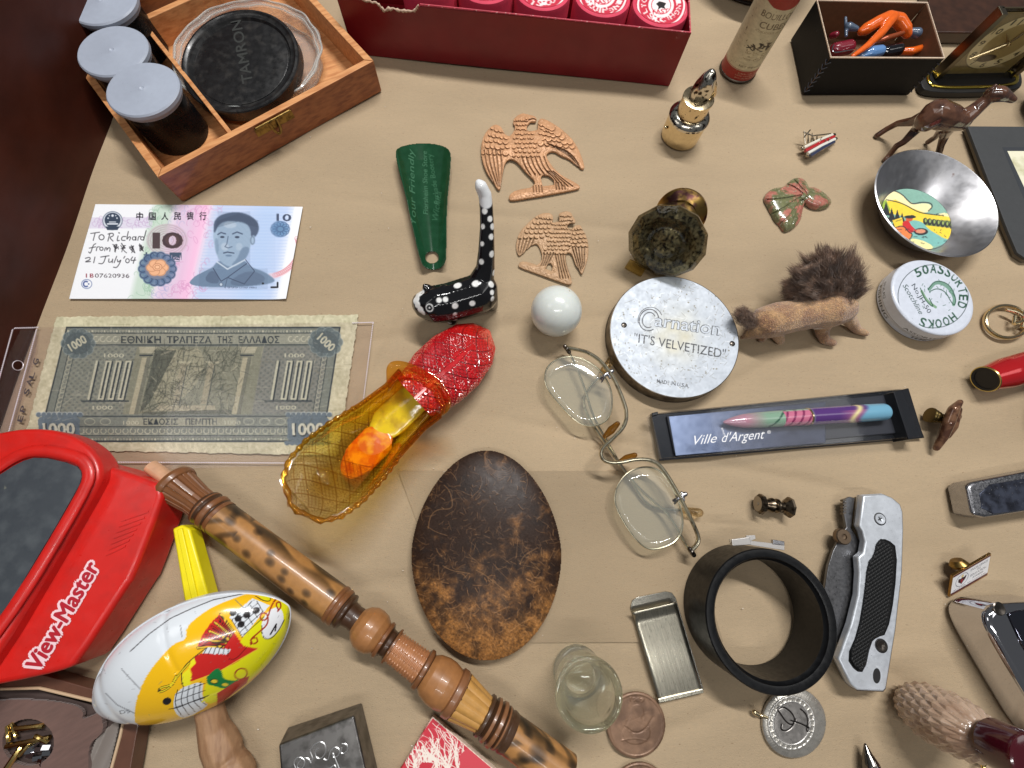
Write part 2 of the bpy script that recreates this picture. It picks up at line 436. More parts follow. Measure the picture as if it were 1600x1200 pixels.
m_cigar = M('varnished_cedar', (160, 94, 52), .42, col2=(128, 66, 34), ms=1.3, lo=.4, hi=.65, var=.12, vs=3, bump=.1, bs=12, stretch=(.35, 3, 3, 26), coat=.25)
m_cigar_in = M('bare_cedar', (212, 152, 98), .6, col2=(186, 122, 72), ms=1.4, lo=.42, hi=.66, var=.06, vs=4, bump=.08, bs=16, stretch=(.4, 3, 3, 26))
m_grayplastic = M('grey_plastic', (163, 171, 186), .42, var=.03, vs=3, bump=.05, bs=20, speck=(120, 125, 138), spk=9, spt=.72)
m_blackplastic = M('black_plastic', (14, 14, 16), .3, spec=.3, var=.2, vs=2, rvar=.1)
m_blackcap = M('dusty_black_plastic', (26, 26, 27), .33, col2=(56, 54, 52), ms=1.6, lo=.5, hi=.8, rvar=.12, bump=.05, bs=30)
m_clearplastic = glassy('clear_plastic', (252, 251, 250), .08, .75, dust=.14)
m_brass = M('old_brass', (150, 122, 70), .34, 1.0, col2=(92, 72, 44), ms=3, lo=.45, hi=.7, bump=.1, bs=12)
m_gold = M('polished_gold', (228, 210, 172), .2, 1.0, var=.08, vs=4)
m_goldworn = M('worn_gilt', (230, 210, 172), .24, 1.0, col2=(52, 42, 34), ms=3.2, lo=.6, hi=.66, rvar=.08)
m_steel = M('steel', (172, 172, 176), .26, 1.0, var=.1, vs=3, rvar=.1)
m_chrome = M('chrome', (205, 205, 210), .08, 1.0, bump=.03, bs=2)
m_darksteel = M('tarnished_steel', (104, 98, 92), .3, 1.0, var=.25, vs=4)
m_black = M('matte_black', (22, 22, 24), .55)
m_white = M('white_print', (236, 236, 238), .5)
m_ink = M('dark_print', (44, 46, 44), .6)

# ---------------------------------------------------------------- the setting: table top under kraft paper, case side
def kraft_grid():
    n = 420; x = np.linspace(-48, 52, n); y = np.linspace(-34, 46, n); X, Y = np.meshgrid(x, y)
    Z = -.075+.07*np.sin(X*.31+Y*.12+1.3*np.sin(Y*.21))*np.sin(Y*.43+.8*np.sin(X*.17))
    for cx_, cy_, an, ln, w_, a_ in ((4, 12, .12, 16, .5, .05), (12, 3, -.2, 12, .4, .045), (-4, -4, .1, 14, .6, .04), (16, 8, .5, 9, .4, .04), (-8, 9, 1.2, 8, .4, .04), (18, -6, -.6, 10, .5, .05), (8, -12, .3, 12, .5, .04), (2, 20, -.1, 14, .5, .05)):
        u_ = (X-cx_)*math.cos(an)+(Y-cy_)*math.sin(an); q_ = -(X-cx_)*math.sin(an)+(Y-cy_)*math.cos(an); Z -= 3.6*a_*np.exp(-(q_/w_)**2-(u_/ln)**4)
    Z -= .03
    i = np.arange(n*n).reshape(n, n)
    return np.stack([X, Y, Z], -1).reshape(-1, 3), np.c_[i[:-1, :-1].ravel(), i[:-1, 1:].ravel(), i[1:, 1:].ravel(), i[1:, :-1].ravel()].tolist()
v, f = kraft_grid(); mk('table_paper', v, f, m_kraft, sharp=0, kind='structure')
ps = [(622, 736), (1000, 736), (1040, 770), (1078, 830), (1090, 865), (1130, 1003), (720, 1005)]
slab('shadow_band', ps, -0.02, 0.006, m_kraft_shadow, kind='structure', smooth=False)  # added sheet, its darker colour paints a cast shadow band on the paper
a, b_ = V(172, 190), V(8, 640)                  # foot of the case side on the table
dirw = (b_-a).normalized(); nrm = Vector((dirw.y, -dirw.x, 0)); nrm = nrm if nrm.x < 0 else -nrm
p = [a-dirw*30, b_+dirw*30]; q = [p[1]+nrm*2.2, p[0]+nrm*2.2]
vv = [(*c.xy, z) for z in (-.3, 13) for c in p+q]
a_foot, nrm_ = a.copy(), nrm.copy()
mk('wooden_case_side', vv, [(0, 1, 2, 3), (7, 6, 5, 4), (0, 4, 5, 1), (1, 5, 6, 2), (2, 6, 7, 3), (3, 7, 4, 0)], m_mahog, smooth=False, kind='structure')

# ================================================================ wooden box with canisters and lens cap (top left)
def wall_box(name, root, cor, z0, z1, th, mat_out, mat_in, names=('side_panel',)*4):
    """four boards round a rectangle of world corners (going round), thickness th inwards"""
    c = [Vector((p.x, p.y, 0)) for p in cor]; cen = sum(c, Vector())/4; out = []
    inner = []
    for i in range(4):
        e1 = (c[(i+1) % 4]-c[i]).normalized(); e2 = (c[i-1]-c[i]).normalized()
        inner.append(c[i]+(e1+e2)*th/max(.3, abs(e1.cross(e2).z)))
    for i in range(4):
        j = (i+1) % 4; g = 0.004
        P = [c[i], c[j], inner[j], inner[i]]; pc = sum(P, Vector())/4
        P = [pc+(q_-pc)*(1-g) for q_ in P]
        o = slab(names[i], [(q_.x, q_.y) for q_ in P], z0, z1, mat_out, root, world=True, smooth=False)
        o.data.materials.append(mat_in)
        for pl in o.data.polygons:
            w = o.matrix_world @ pl.center
            if pl.normal.z > .9 or (abs(pl.normal.z) < .5 and pl.normal.dot(cen-Vector((pl.center.x+wloc(o).x, pl.center.y+wloc(o).y, 0))) > 0): pl.material_index = 1
        bevel_mesh(o, .04, 2); out.append(o)
    return inner
bh = 2.4
fl, fr = V(246, 277, bh), V(584, 95, bh)
ex = (fr-fl).normalized(); ey = Vector((-ex.y, ex.x, 0)); dep = (V(110, 76, bh)-fl).dot(ey)
cor = [fl, fr, fr+ey*dep, fl+ey*dep]
box = thing('wooden_box', 'open cedar box with brass clasp holding film canisters and a black lens cap', 'wooden box', (fl+ex*6).to_tuple()[:2]+(0,))
inn = wall_box('side_panel', box, cor, 0.003, bh, .5, m_cigar, m_cigar_in)
slab('bottom_panel', [(q_.x, q_.y) for q_ in inn], .05, .35, m_cigar_in, box, world=True, smooth=False)
dv = V(302, 128, bh-.3); dq = dv-fl; dx = dq.dot(ex)
def bpt(x, y): return fl+ex*x+ey*y
def board(name, x0, y0, x1, y1, z0, z1, m=m_cigar_in): 
    o = slab(name, [tuple(bpt(x, y).xy) for x, y in ((x0, y0), (x1, y0), (x1, y1), (x0, y1))], z0, z1, m, box, world=True, smooth=False); return bevel_mesh(o, .03)
d_x = (V(318, 160, bh-.35)-fl).dot(ex); d_y = (V(268, 16, bh-.25)-fl).dot(ey); b_x = (fr-fl).length-.52
board('divider', d_x, .52, d_x+.28, d_y-.01, .36, bh-.35)
board('divider', .52, d_y, b_x, d_y+.3, .36, bh-.25)
# clasp
cl = V(428, 200, 1.9)
out = -ey
def cl_m(x, y, z): return fl+ex*x+out*y+Vector((0, 0, z-bh))
cx0 = (V(428, 190, 2.1)-fl).dot(ex)
v, f = box_vf(Matrix(((ex.x, out.x, 0, cl_m(cx0, .03, 1.55).x), (ex.y, out.y, 0, cl_m(cx0, .03, 1.55).y), (0, 0, 1, 1.55), (0, 0, 0, 1))), 2.9, .07, .62)
cp = mk('clasp_plate', v, f, m_brass, box, smooth=False); bevel_mesh(cp, .02)
tube('hinge_barrel', [cl_m(cx0-1.3, .1, 2.2), cl_m(cx0+1.3, .1, 2.2)], .09, m_brass, box)
lp = [cl_m(cx0-.35, .15, 2.2), cl_m(cx0-.3, .22, 1.5), cl_m(cx0-.05, .26, 1.15), cl_m(cx0+.2, .22, 1.5), cl_m(cx0+.25, .15, 2.2)]
tube('clasp_loop', chaikin(np.array([tuple(p) for p in lp]), 3, False), .1, m_brass, box)
# lid, folded back beyond the box
l0, l1 = V(98, 36, bh), V(330, -88, bh); ey2 = (V(20, -70, bh)-l0); lx = ex; ly = ey
lid = thing('box_lid', 'cedar lid of the wooden box folded open at the top left corner', 'box lid', (l0.x, l0.y+2, 0))
lc = [l0, l0+lx*12.5, l0+lx*12.5+ly*5, l0+ly*5]
li = wall_box('rim_board', lid, lc, .003, bh, .5, m_cigar, m_cigar_in, ('rim_board',)*4)
slab('lid_panel', [(q_.x, q_.y) for q_ in li], .05, .9, m_cigar_in, lid, world=True, smooth=False)

# three canisters
def canister(px, py, H, label, rc):
    c = V(px, py, H); R = (V(px+rc, py, H)-c).length; base = Vector((c.x, c.y, .36))
    t = thing('film_canister', label, 'film canister', base, 'film canisters in the wooden box')
    m = Matrix.Translation(base); h = H-.36
    lathe('canister_body', [(0, 0), (R*.84, 0), (R*.87, .06), (R*.87, h-.75), (R*.86, h-.7), (R*.86, h-.3), (0, h-.3)], m, m_blackplastic, t)
    lathe('canister_cap', [(R*.875, h-.62), (R*.93, h-.62), (R*.93, h-.36), (R*1.0, h-.32), (R*1.0, h-.1), (R*.96, h-.015), (R*.9, h), (R*.12, h-.01), (R*.07, h+.03), (R*.03, h-.03), (0, h-.035)], m, m_grayplastic, t)
canister(222, 138, 3.95, 'grey-capped film canister nearest the front corner of the wooden box', 57)
canister(175, 78, 3.9, 'grey-capped film canister in the middle of the three, with small dark scratches on its cap', 55)
canister(158, 0, 4.0, 'grey-capped film canister farthest back, cut by the top edge of the photo', 54)

# clear tub and black lens cap
c0 = V(388, 82, 1.6); R0 = (V(503, 82, 1.6)-c0).length
m = Matrix.Translation((c0.x, c0.y, .36))
wob = lambda t, i: 1+.012*math.sin(9*t+i)+.008*math.sin(17*t)
v, f = lathe_vf([(0, .02), (R0*.88, .02), (R0*.93, .12), (R0*.94, 1.1), (R0*.99, 1.16), (R0*1.0, 1.3), (R0*.97, 1.34), (R0*.965, 1.22), (R0*.9, 1.12), (R0*.89, .16), (0, .08)], 96, wob)
tub_ = thing('plastic_tub', 'round clear plastic tub with a rippled rim lying in the wooden box', 'plastic tub', (c0.x, c0.y, .36)); mk('tub_body', xf(v, m), f, m_clearplastic, tub_)
for k_, (rr_, zz_) in enumerate(((.985, 1.66), (.93, 1.5), (.90, .5))): tube('tub_rim_highlight', [tuple(Vector((c0.x+R0*rr_*wob(t, k_)*math.cos(t), c0.y+R0*rr_*wob(t, k_)*math.sin(t), zz_))) for t in np.linspace(0, 2*math.pi, 140, endpoint=False)], .045 if k_ else .07, glassy('rim_highlight_plastic', (253, 253, 252), .1, .5, dust=.3), tub_, closed=True, seg=8)  # frosted rings carry the rim's highlights as whitish colour
c1, R1 = V(376, 92, 2.35), (V(471, 92, 2.35)-V(376, 92, 2.35)).length
z = Vector((-.06, -.12, 1)); fm = frame((c1.x, c1.y, 0) , z); fm.translation = Vector((c1.x, c1.y, 1.45))
lcap = thing('lens_cap', 'big black dusty lens cap resting in the clear plastic tub', 'lens cap', (c1.x, c1.y, 1.3))
lathe('cap_body', [(0, 0), (R1*.9, 0), (R1*.98, .05), (R1, .15), (R1, .85), (R1*.985, .93), (R1*.95, .95), (R1*.93, .88), (R1*.9, .82), (R1*.86, .82), (R1*.83, .66), (0, .64)], fm, m_blackcap, lcap, seg=96)
lathe('centre_disc', [(R1*.80, .6), (R1*.80, .70), (R1*.785, .72), (R1*.2, .715), (0, .715)], fm, m_blackcap, lcap, seg=80)
q, tr = text_pts('TAMRON', (395, 128), (376, 30), 17, .012); P = G(q[:, 0], q[:, 1], 2.2)
fn = Vector(fm.col[2][:3]); fo = fm.translation+fn*.722
P2 = []
for p_ in P:
    o_ = Vector((0, 0, CAM_H)); d = Vector(p_)-o_; t = (fo-o_).dot(fn)/d.dot(fn); P2.append(tuple(o_+d*t))
mk('lettering', P2, tr, m_ink, lcap, smooth=False)

# ================================================================ red cardboard box with spools
rh = 4.1
ra, rb = V(524, -6, rh), V(1080, 52, rh); rex = (rb-ra).normalized(); rey = Vector((-rex.y, rex.x, 0))
m_redbox = M('dark_red_card', (122, 14, 26), .36, var=.10, vs=.5, bump=.06, bs=8, rvar=.08, speck=(150, 60, 60), spk=4, spt=.76)
m_tan = M('torn_card', (196, 168, 146), .9, var=.1, vs=3, bump=.5, bs=8)
m_rededge = M('worn_red_edge', (190, 66, 82), .7, var=.25, vs=3, speck=(226, 180, 176), spk=6, spt=.62)
rbx = thing('red_box', 'dark red cardboard box with a torn front edge holding pink spools', 'cardboard box', ((ra+rb)/2).to_tuple()[:2]+(0,))
Lr = (rb-ra).length
def rp(x, y, z): return ra+rex*x+rey*y+Vector((0, 0, z-rh))
# front wall with torn notch
tear = [0, .02, .05, .09, .13, .17, .20, .23]; px_tear = [(524, -14), (560, -6), (575, 2), (590, 8), (600, 17), (615, 15), (632, 18), (648, 19), (654, 10)]
top = []
for (x_, y_) in px_tear:
    o_ = Vector((0, 0, CAM_H)); d = V(x_, y_, 0)-o_; t = (ra-o_).dot(rey)/d.dot(rey); P_ = o_+d*t; top.append(((P_-ra).dot(rex), P_.z))
top = [(max(0, x_), min(z_, rh)) for x_, z_ in top]+[(Lr, rh)]
jag = []
for (x0_, z0_), (x1_, z1_) in zip(top[:-1], top[1:]):
    n_ = 6 if x1_ < Lr else 1
    for i in range(n_):
        t = i/n_; jag.append((x0_+(x1_-x0_)*t, z0_+(z1_-z0_)*t+(random.uniform(-.06, .06) if 0 < x0_ and n_ > 1 else 0)))
jag.append((Lr, rh)); n_ = len(jag)
vv = [tuple(rp(x_, y_, z_)) for y_ in (0, .12) for x_, z_ in jag]+[tuple(rp(x_, y_, .01)) for y_ in (0, .12) for x_, z_ in jag]
f = []
for i in range(n_-1):
    f += [(i, i+1, n_+i+1, n_+i), (2*n_+i, 2*n_+i+1, i+1, i), (n_+i, n_+i+1, 3*n_+i+1, 3*n_+i)]
f += [(n_-1, 2*n_-1, 4*n_-1, 3*n_-1), (0, 2*n_, 3*n_, n_)]
mk('front_panel', vv, f, m_redbox, rbx, smooth=False)
lip = np.array([tuple(rp(x_, .06, z_+.02)) for x_, z_ in jag if x_ < Lr*.27]); lip[:, 2] += rng.uniform(-.04, .04, len(lip))
tube('torn_edge', lip, rng.uniform(.05, .13, len(lip)), m_tan, rbx, seg=6, sharp=0)
tube('worn_edge', [rp(Lr*.235, .05, rh+.01), rp(Lr-.02, .05, rh+.01)], .055, m_rededge, rbx, seg=8)
for nm, (x_, y_, sx, sy) in dict(a=(Lr-.12, .125, .12, 5.5), b=(0, .125, .12, 5.5), c=(0, 5.63, Lr, .12)).items():
    P_ = [rp(x_, y_, 0), rp(x_+sx, y_, 0), rp(x_+sx, y_+sy, 0), rp(x_, y_+sy, 0)]
    slab('side_panel', [(p_.x, p_.y) for p_ in P_], .01, rh, m_redbox, rbx, world=True, smooth=False)
tube('worn_edge', [rp(Lr-.06, .05, rh+.01), rp(Lr-.06, 5.6, rh+.01)], .055, m_rededge, rbx, seg=8)
slab('bottom_panel', [tuple(rp(x_, y_, 0).xy) for x_, y_ in ((.125, .125), (Lr-.125, .125), (Lr-.125, 5.6), (.125, 5.6))], .02, .15, m_redbox, rbx, world=True, smooth=False)
m_spool = M('pink_thread', (214, 62, 90), .75, var=.08, vs=2, bump=.2, bs=30)
m_col = M('printed_label', attr=True, rough=.45, bump=.04, bs=20)
sp = [(1033, 8, 45, 'rightmost pink spool in the red box, its label reading smooth round a dark centre hole'), (942, -7, 45, 'pink spool second from the right end of the red box'),
      (848, -17, 45, 'middle pink spool of the five in the red box'), (759, -27, 45, 'pink spool second from the left in the red box'), (668, -34, 44, 'leftmost pink spool, behind the torn edge of the red box')]
for i, (x_, y_, r_, lab) in enumerate(sp):
    zt = 3.85 if i else 4.0; c = V(x_, y_, zt); R = (V(x_+r_, y_, zt)-c).length
    t = thing('thread_spool', lab, 'spool', (c.x, c.y, .16), 'pink spools in the red box')
    lathe('spool_body', [(0, 0), (R*.9, 0), (R*.98, .15), (R*.98, zt-.16-.35), (R*.95, zt-.16-.1), (R*.87, zt-.16-.01), (0, zt-.16-.01)], Matrix.Translation((c.x, c.y, .16)), m_spool, t)
    cv = Cv(x_-50, y_-50, x_+50, y_+50, 2.2, (240, 228, 226)); k = .93
    cv.ell(x_, y_, 40, 40*k, (196, 30, 58)).ell(x_, y_, 37.5, 37.5*k, (240, 228, 226)).ell(x_, y_, 34.5, 34.5*k, (198, 34, 62)).ell(x_, y_, 20, 20*k, (240, 230, 228))
    rot = (0, 35, -30, 60, 10)[i]
    cv.arc('SMOOTH', x_, y_, 29, 29*k, 140+rot, 40+rot, 9, (240, 230, 228), .01, flip=True)
    cv.arc('LYONS LASTING', x_, y_, 24, 24*k, 150+rot, 395+rot, 8, (240, 230, 228), .01)
    cv.ring(x_, y_, 15, 15*k, 1.2, (198, 34, 62)).text('FAST', (x_-13, y_+14), (x_+12, y_+12), 7, (198, 34, 62), .02)
    if i == 0: cv.poly([(x_-8, y_-2), (x_-3, y_-6), (x_+2, y_-5), (x_+8, y_-3), (x_+5, y_+2), (x_+7, y_+6), (x_, y_+4), (x_-5, y_+7), (x_-4, y_+2)], (18, 8, 10))
    else: cv.ell(x_, y_, 5, 5, (60, 20, 26))
    gx, gy = np.meshgrid(np.linspace(-1, 1, 90), np.linspace(0.01, 1, 45)); th, rr = (gx+1)*math.pi, gy
    P = np.stack([c.x+R*.86*rr*np.cos(th), c.y+R*.86*rr*np.sin(th), np.full_like(rr, zt+.012)], -1)
    ii = np.arange(90*45).reshape(45, 90); F = np.c_[ii[:-1, :-1].ravel(), ii[1:, :-1].ravel(), ii[1:, 1:].ravel(), ii[:-1, 1:].ravel()].tolist()
    X, Y = PX(P); mk('printed_label', P.reshape(-1, 3), F, m_col, t, cols=cv.sample(X, Y).reshape(-1, 3), sharp=0)

# ================================================================ bouillon tube, woven bowl
m_tin = M('printed_tin', attr=True, rough=.42, var=.10, vs=3, bump=.05, bs=14, speck=(120, 100, 78), spk=7, spt=.66)
def cyl_print(name, m, R, z0, z1, paintf, parent, nseg=260, nz=260, mat=None, rad=None):
    """cylinder skin coloured by chart in (angle deg, z)"""
    th = np.linspace(0, 2*math.pi, nseg, endpoint=False); zz = np.linspace(z0, z1, nz); T, Z = np.meshgrid(th, zz)
    rr = R if rad is None else rad(Z)
    v = np.stack([rr*np.cos(T), rr*np.sin(T), Z], -1).reshape(-1, 3); i = np.arange(nseg*nz).reshape(nz, nseg); j = np.roll(i, -1, 1)
    F = np.c_[i[:-1].ravel(), j[:-1].ravel(), j[1:].ravel(), i[1:].ravel()].tolist()
    return mk(name, xf(v, m), F, mat or m_tin, parent, cols=paintf(np.degrees(T).ravel(), Z.ravel()))
tb = V(1153, 108, .0); TR = (V(1181, 112, .4)-V(1127, 112, .4)).length/2
tt = thing('bouillon_tube', 'tall worn cream and red printed tin tube standing behind the gilt atomizer', 'tin tube', tb)
TH = 6.2
cvt = Cv(0, 0, 360, 620, 1.0, (206, 194, 160))      # x = degrees, y = 620 - 100 z
yy = lambda z: 620-100*z
cvt.noise(5, 9, 3)
cvt.poly([(0, yy(0)), (360, yy(0)), (360, yy(.92)), (0, yy(.92))], (158, 44, 34)).line([(0, yy(.98)), (360, yy(.98))], 3, (158, 44, 34)).line([(0, yy(.06)), (360, yy(.06))], 16, (96, 88, 80))
cvt.poly([(215, yy(5.9)), (335, yy(5.9)), (335, yy(5.7)), (300, yy(5.45)), (275, yy(5.4)), (245, yy(5.45)), (215, yy(5.7))], (156, 48, 36))
cvt.poly([(0, yy(6.2)), (360, yy(6.2)), (360, yy(5.9)), (0, yy(5.9))], (158, 46, 36))
dk = (96, 78, 58)
cvt.text('BOUILLON', (222, yy(4.75)), (328, yy(4.75)), 40, dk, .0).text('CUBES', (232, yy(4.1)), (316, yy(4.1)), 42, dk, .0)
cvt.text('A DELICIOUS BROTH', (228, yy(3.8)), (322, yy(3.8)), 13, (150, 130, 100)).text('NET WEIGHT', (238, yy(1.2)), (312, yy(1.2)), 14, dk)
cvt.text('MADE FOR THE', (248, yy(.68)), (312, yy(.68)), 10, (206, 180, 150)).text('SPICE FOOD CO.', (240, yy(.48)), (318, yy(.48)), 11, (206, 180, 150)).text('PHILADELPHIA', (244, yy(.3)), (314, yy(.3)), 10, (206, 180, 150))
for (x_, z_, s_) in ((250, 2.8, 1), (272, 2.9, 1.2), (296, 2.9, 1)):
    for k_ in range(7): cvt.line([(x_+rng.normal(0, 7), yy(z_+rng.normal(0, .16))), (x_+rng.normal(0, 9), yy(z_+rng.normal(0, .2)))], 5*s_, (50, 42, 34))
for k_ in range(26): 
    x_, z_ = rng.uniform(238, 312), rng.uniform(1.8, 3.2); cvt.ring(x_, yy(z_), rng.uniform(4, 12), rng.uniform(4, 10), 1.6, (140, 120, 90), a1=rng.uniform(120, 320))
cyl_print('tube_body', Matrix.Translation(tb), TR, .02, TH, lambda t, z: cvt.sample(t, 620-100*z), tt)
lathe('tube_base', [(0, .0), (TR*1.04, .0), (TR*1.05, .05), (TR*1.02, .12), (TR*1.0, .14)], Matrix.Translation(tb), M('tube_rim_metal', (112, 100, 88), .4, 1.0), tt)
lathe('tube_cap', [(TR*1.0, TH), (TR*1.04, TH+.01), (TR*1.04, TH+.2), (0, TH+.22)], Matrix.Translation(tb), m_darksteel, tt)
wb = V(1172, -38, 0); m_wov = M('dark_woven_cane', (96, 74, 50), .6, col2=(60, 42, 28), ms=2, bump=.2, bs=12)
wt = thing('woven_basket', 'dark round woven basket behind the tin tube at the top edge', 'basket', wb)
prof = [(3.4, 0)]+[(3.4+1.5*math.sin(min(1, z_/2.6)*math.pi*.5)+.05*math.sin(z_*34), z_) for z_ in np.linspace(.05, 3.6, 90)]+[(4.6, 3.65), (4.2, 3.6), (0, .6)]
lathe('basket_body', prof, Matrix.Translation(wb), m_wov, wt, seg=140, rad=lambda t, i: 1+.006*math.sin(60*t+(i//4 % 2)*math.pi))
lathe('basket_foot', [(0, .0), (3.7, .0), (3.75, .1), (3.7, .2), (3.3, .22)], Matrix.Translation(wb), M('dark_basket_foot', (36, 24, 20), .5), wt)

# ================================================================ gilt atomizer
ab = V(1062, 212, 0); AR = (V(1092, 205, .6)-V(1034, 205, .6)).length/2
at_ = thing('atomizer', 'worn gilt metal atomizer standing upright with a silver domed head and side lever', 'atomizer', ab)
am = Matrix.Translation(ab)
lathe('base_barrel', [(0, .0), (AR*.97, .0), (AR, .05), (AR, 1.55), (AR*.99, 1.6)], am, m_gold, at_)
m_silvworn = M('worn_silver_plate', (220, 214, 200), .18, 1.0, col2=(60, 50, 42), ms=3.4, lo=.52, hi=.6, bump=.05, bs=9)
lathe('collar', [(AR*.99, 1.59), (AR*1.04, 1.62), (AR*1.05, 1.8), (AR*.97, 1.98), (AR*.8, 2.1), (AR*.72, 2.12)], am, m_silvworn, at_)
lathe('upper_barrel', [(AR*.74, 2.1), (AR*.73, 3.1), (AR*.77, 3.14), (AR*.77, 3.28), (AR*.7, 3.32), (0, 3.32)], am, m_goldworn, at_)
v, f = organic_vf([[((ab.x-.02, ab.y, 3.3), .76), ((ab.x, ab.y, 4.0), .74), ((ab.x+.04, ab.y+.05, 4.6), .55), ((ab.x+.06, ab.y+.1, 4.95), .34)]], .07, 4)
k = v[:, 1] < ab.y-.5; v[k, 1] = ab.y-.5+.0*v[k, 1]
mk('domed_head', v, f, m_silvworn, at_)
v, f = organic_vf([[((ab.x+.5, ab.y+.1, 2.4), .13), ((ab.x+.72, ab.y+.1, 3.1), .16), ((ab.x+1.0, ab.y+.1, 3.5), .17), ((ab.x+.75, ab.y+.12, 4.1), .17), ((ab.x+.45, ab.y+.15, 4.6), .14)]], .05, 4)
mk('lever', v, f, m_goldworn, at_)
v, f = organic_vf([[((ab.x-AR*.98, ab.y-.3, 1.0), .11), ((ab.x-AR*1.08, ab.y-.32, 1.0), .12)]], .04, 3); mk('rivet', v, f, m_goldworn, at_)

# ================================================================ black box of small toys
kh = 3.05
kc = [V(1297, 91, kh), V(1476, 92, kh), V(1449, 4, kh), V(1275, 0, kh)]
m_blkcard = M('black_card', (17, 17, 19), .55, spec=.2, var=.2, vs=2, bump=.08, bs=16, speck=(60, 60, 62), spk=5, spt=.74)
m_brncard = M('brown_card', (112, 76, 50), .7, var=.1, vs=3, bump=.15, bs=14)
m_cream = M('cream_card_edge', (222, 200, 176), .8, var=.1, vs=4, speck=(120, 90, 70), spk=7, spt=.66)
kb = thing('black_box', 'open black card box with white rim and stitched corners, full of small toys', 'small box', tuple(sum(kc, Vector())/4)[:2]+(0,))
ki = wall_box('side_panel', kb, kc, .004, kh, .11, m_blkcard, m_brncard)
slab('bottom_panel', [(q_.x, q_.y) for q_ in ki], .05, .2, m_brncard, kb, world=True, smooth=False)
tube('white_rim', [tuple((c+i_)/2)[:2]+(kh+.01,) for c, i_ in zip(kc, [Vector((q_.x, q_.y, kh)) for q_ in ki])], .065, m_cream, kb, closed=True, seg=8)
def corner_stitch(c, ax, bx):
    parts = []
    for j in range(7):
        z_ = .35+j*.38
        for dvec in (ax, bx):
            o_ = Vector((c.x, c.y, z_))
            parts.append(tube_vf([o_+dvec*.0+Vector((0, 0, -.05)), o_+dvec*.14+(dvec.cross(Vector((0, 0, 1))))*0+Vector((0, 0, .02)), o_+dvec*.32+Vector((0, 0, .12))], .035, 6))
    v, f = join_vf(parts); mk('corner_stitching', v, f, M('black_waxed_thread', (44, 46, 58), .3), kb, kind='stuff')
e1 = (kc[1]-kc[0]).normalized(); e2 = (kc[3]-kc[0]).normalized(); nn = -e2*.02
corner_stitch(kc[0]+nn-e1*.02, e1, e2); corner_stitch(kc[1]+nn+e1*.02, -e1, (kc[2]-kc[1]).normalized())
# toys
m_or = M('glazed_orange', (226, 98, 26), .22, coat=.6, var=.1, vs=3, bump=.1, bs=5)
m_slate = M('slate_glaze', (78, 92, 112), .3, coat=.4); m_blu = M('blue_glaze', (96, 138, 190), .22, coat=.5); m_mar = M('maroon_glaze', (120, 28, 44), .25, coat=.5)
m_bg = M('black_glaze', (14, 14, 20), .1, coat=1.0)
P = lambda x, y, h: tuple(V(x, y, h))
tt = thing('toy_lizard', 'shiny orange bent toy figure with slate grey ends on top of the toy pile', 'toy', V(1380, 60, 1.6))
v, f = organic_vf([[(P(1346, 49, 2.3), .3), (P(1354, 45, 2.4), .46), (P(1372, 34, 2.7), .44), (P(1388, 27, 2.8), .46), (P(1404, 32, 2.7), .52), (P(1414, 45, 2.5), .46), (P(1418, 53, 2.3), .34)],
                   [(P(1395, 27, 2.9), .4), (P(1378, 50, 2.7), .34), (P(1355, 72, 2.4), .27), (P(1332, 88, 2.2), .16)]], .05, 5); mk('toy_body', v, f, m_or, tt)
v, f = organic_vf([[(P(1338, 45, 2.4), .2), (P(1326, 42, 2.4), .33)], [(P(1321, 28, 2.5), .12), (P(1322, 56, 2.2), .13)]], .05, 4); mk('toy_foot', v, f, m_slate, tt)
v, f = organic_vf([[(P(1424, 50, 2.4), .3), (P(1432, 52, 2.4), .4)]], .06, 4); mk('toy_head', v, f, m_slate, tt)
v, f = organic_vf([[(P(1345, 88, 1.7), .42), (P(1360, 83, 1.9), .5), (P(1374, 80, 1.9), .44)]], .05, 4); mk('toy_piece', v, f, m_blu, tag=('light blue glazed toy piece at the front of the black box', 'toy'))
v, f = organic_vf([[(P(1383, 82, 1.8), .5), (P(1402, 78, 1.9), .5)]], .05, 4); mk('toy_piece', v, f, m_bg, tag=('glossy black toy piece between the blue and the orange ones', 'toy'))
v, f = organic_vf([[(P(1412, 80, 1.8), .26), (P(1425, 80, 1.9), .3), (P(1440, 75, 1.8), .26), (P(1462, 78, 1.8), .22)], [(P(1445, 88, 1.8), .22), (P(1462, 84, 1.8), .2)]], .05, 4); mk('toy_piece', v, f, m_or, tag=('small orange ring-shaped toy piece in the right corner of the black box', 'toy'))
v, f = organic_vf([[(P(1300, 56, 1.8), .25), (P(1306, 54, 2.0), .25)], [(P(1306, 78, 1.5), .55), (P(1325, 74, 1.6), .55)]], .05, 4); mk('toy_piece', v, f, m_mar, tag=('maroon glazed toy piece in the left corner of the black box', 'toy'))
v, f = organic_vf([[(P(1368, 66, 2.2), .15), (P(1385, 60, 2.4), .22), (P(1410, 52, 2.5), .18)]], .05, 2); mk('toy_piece', v, f, M('dull_copper_toy', (150, 74, 42), .35, .4), tag=('thin dull copper toy piece under the orange figure', 'toy'))
tube('safety_pin', pxline([(1338, 77, 2.3), (1318, 80, 2.5), (1303, 83, 2.5), (1300, 76, 2.6), (1303, 70, 2.7)], 2), .05, m_chrome, tag=('thin bent silver wire pin at the left of the toys', 'wire pin'))

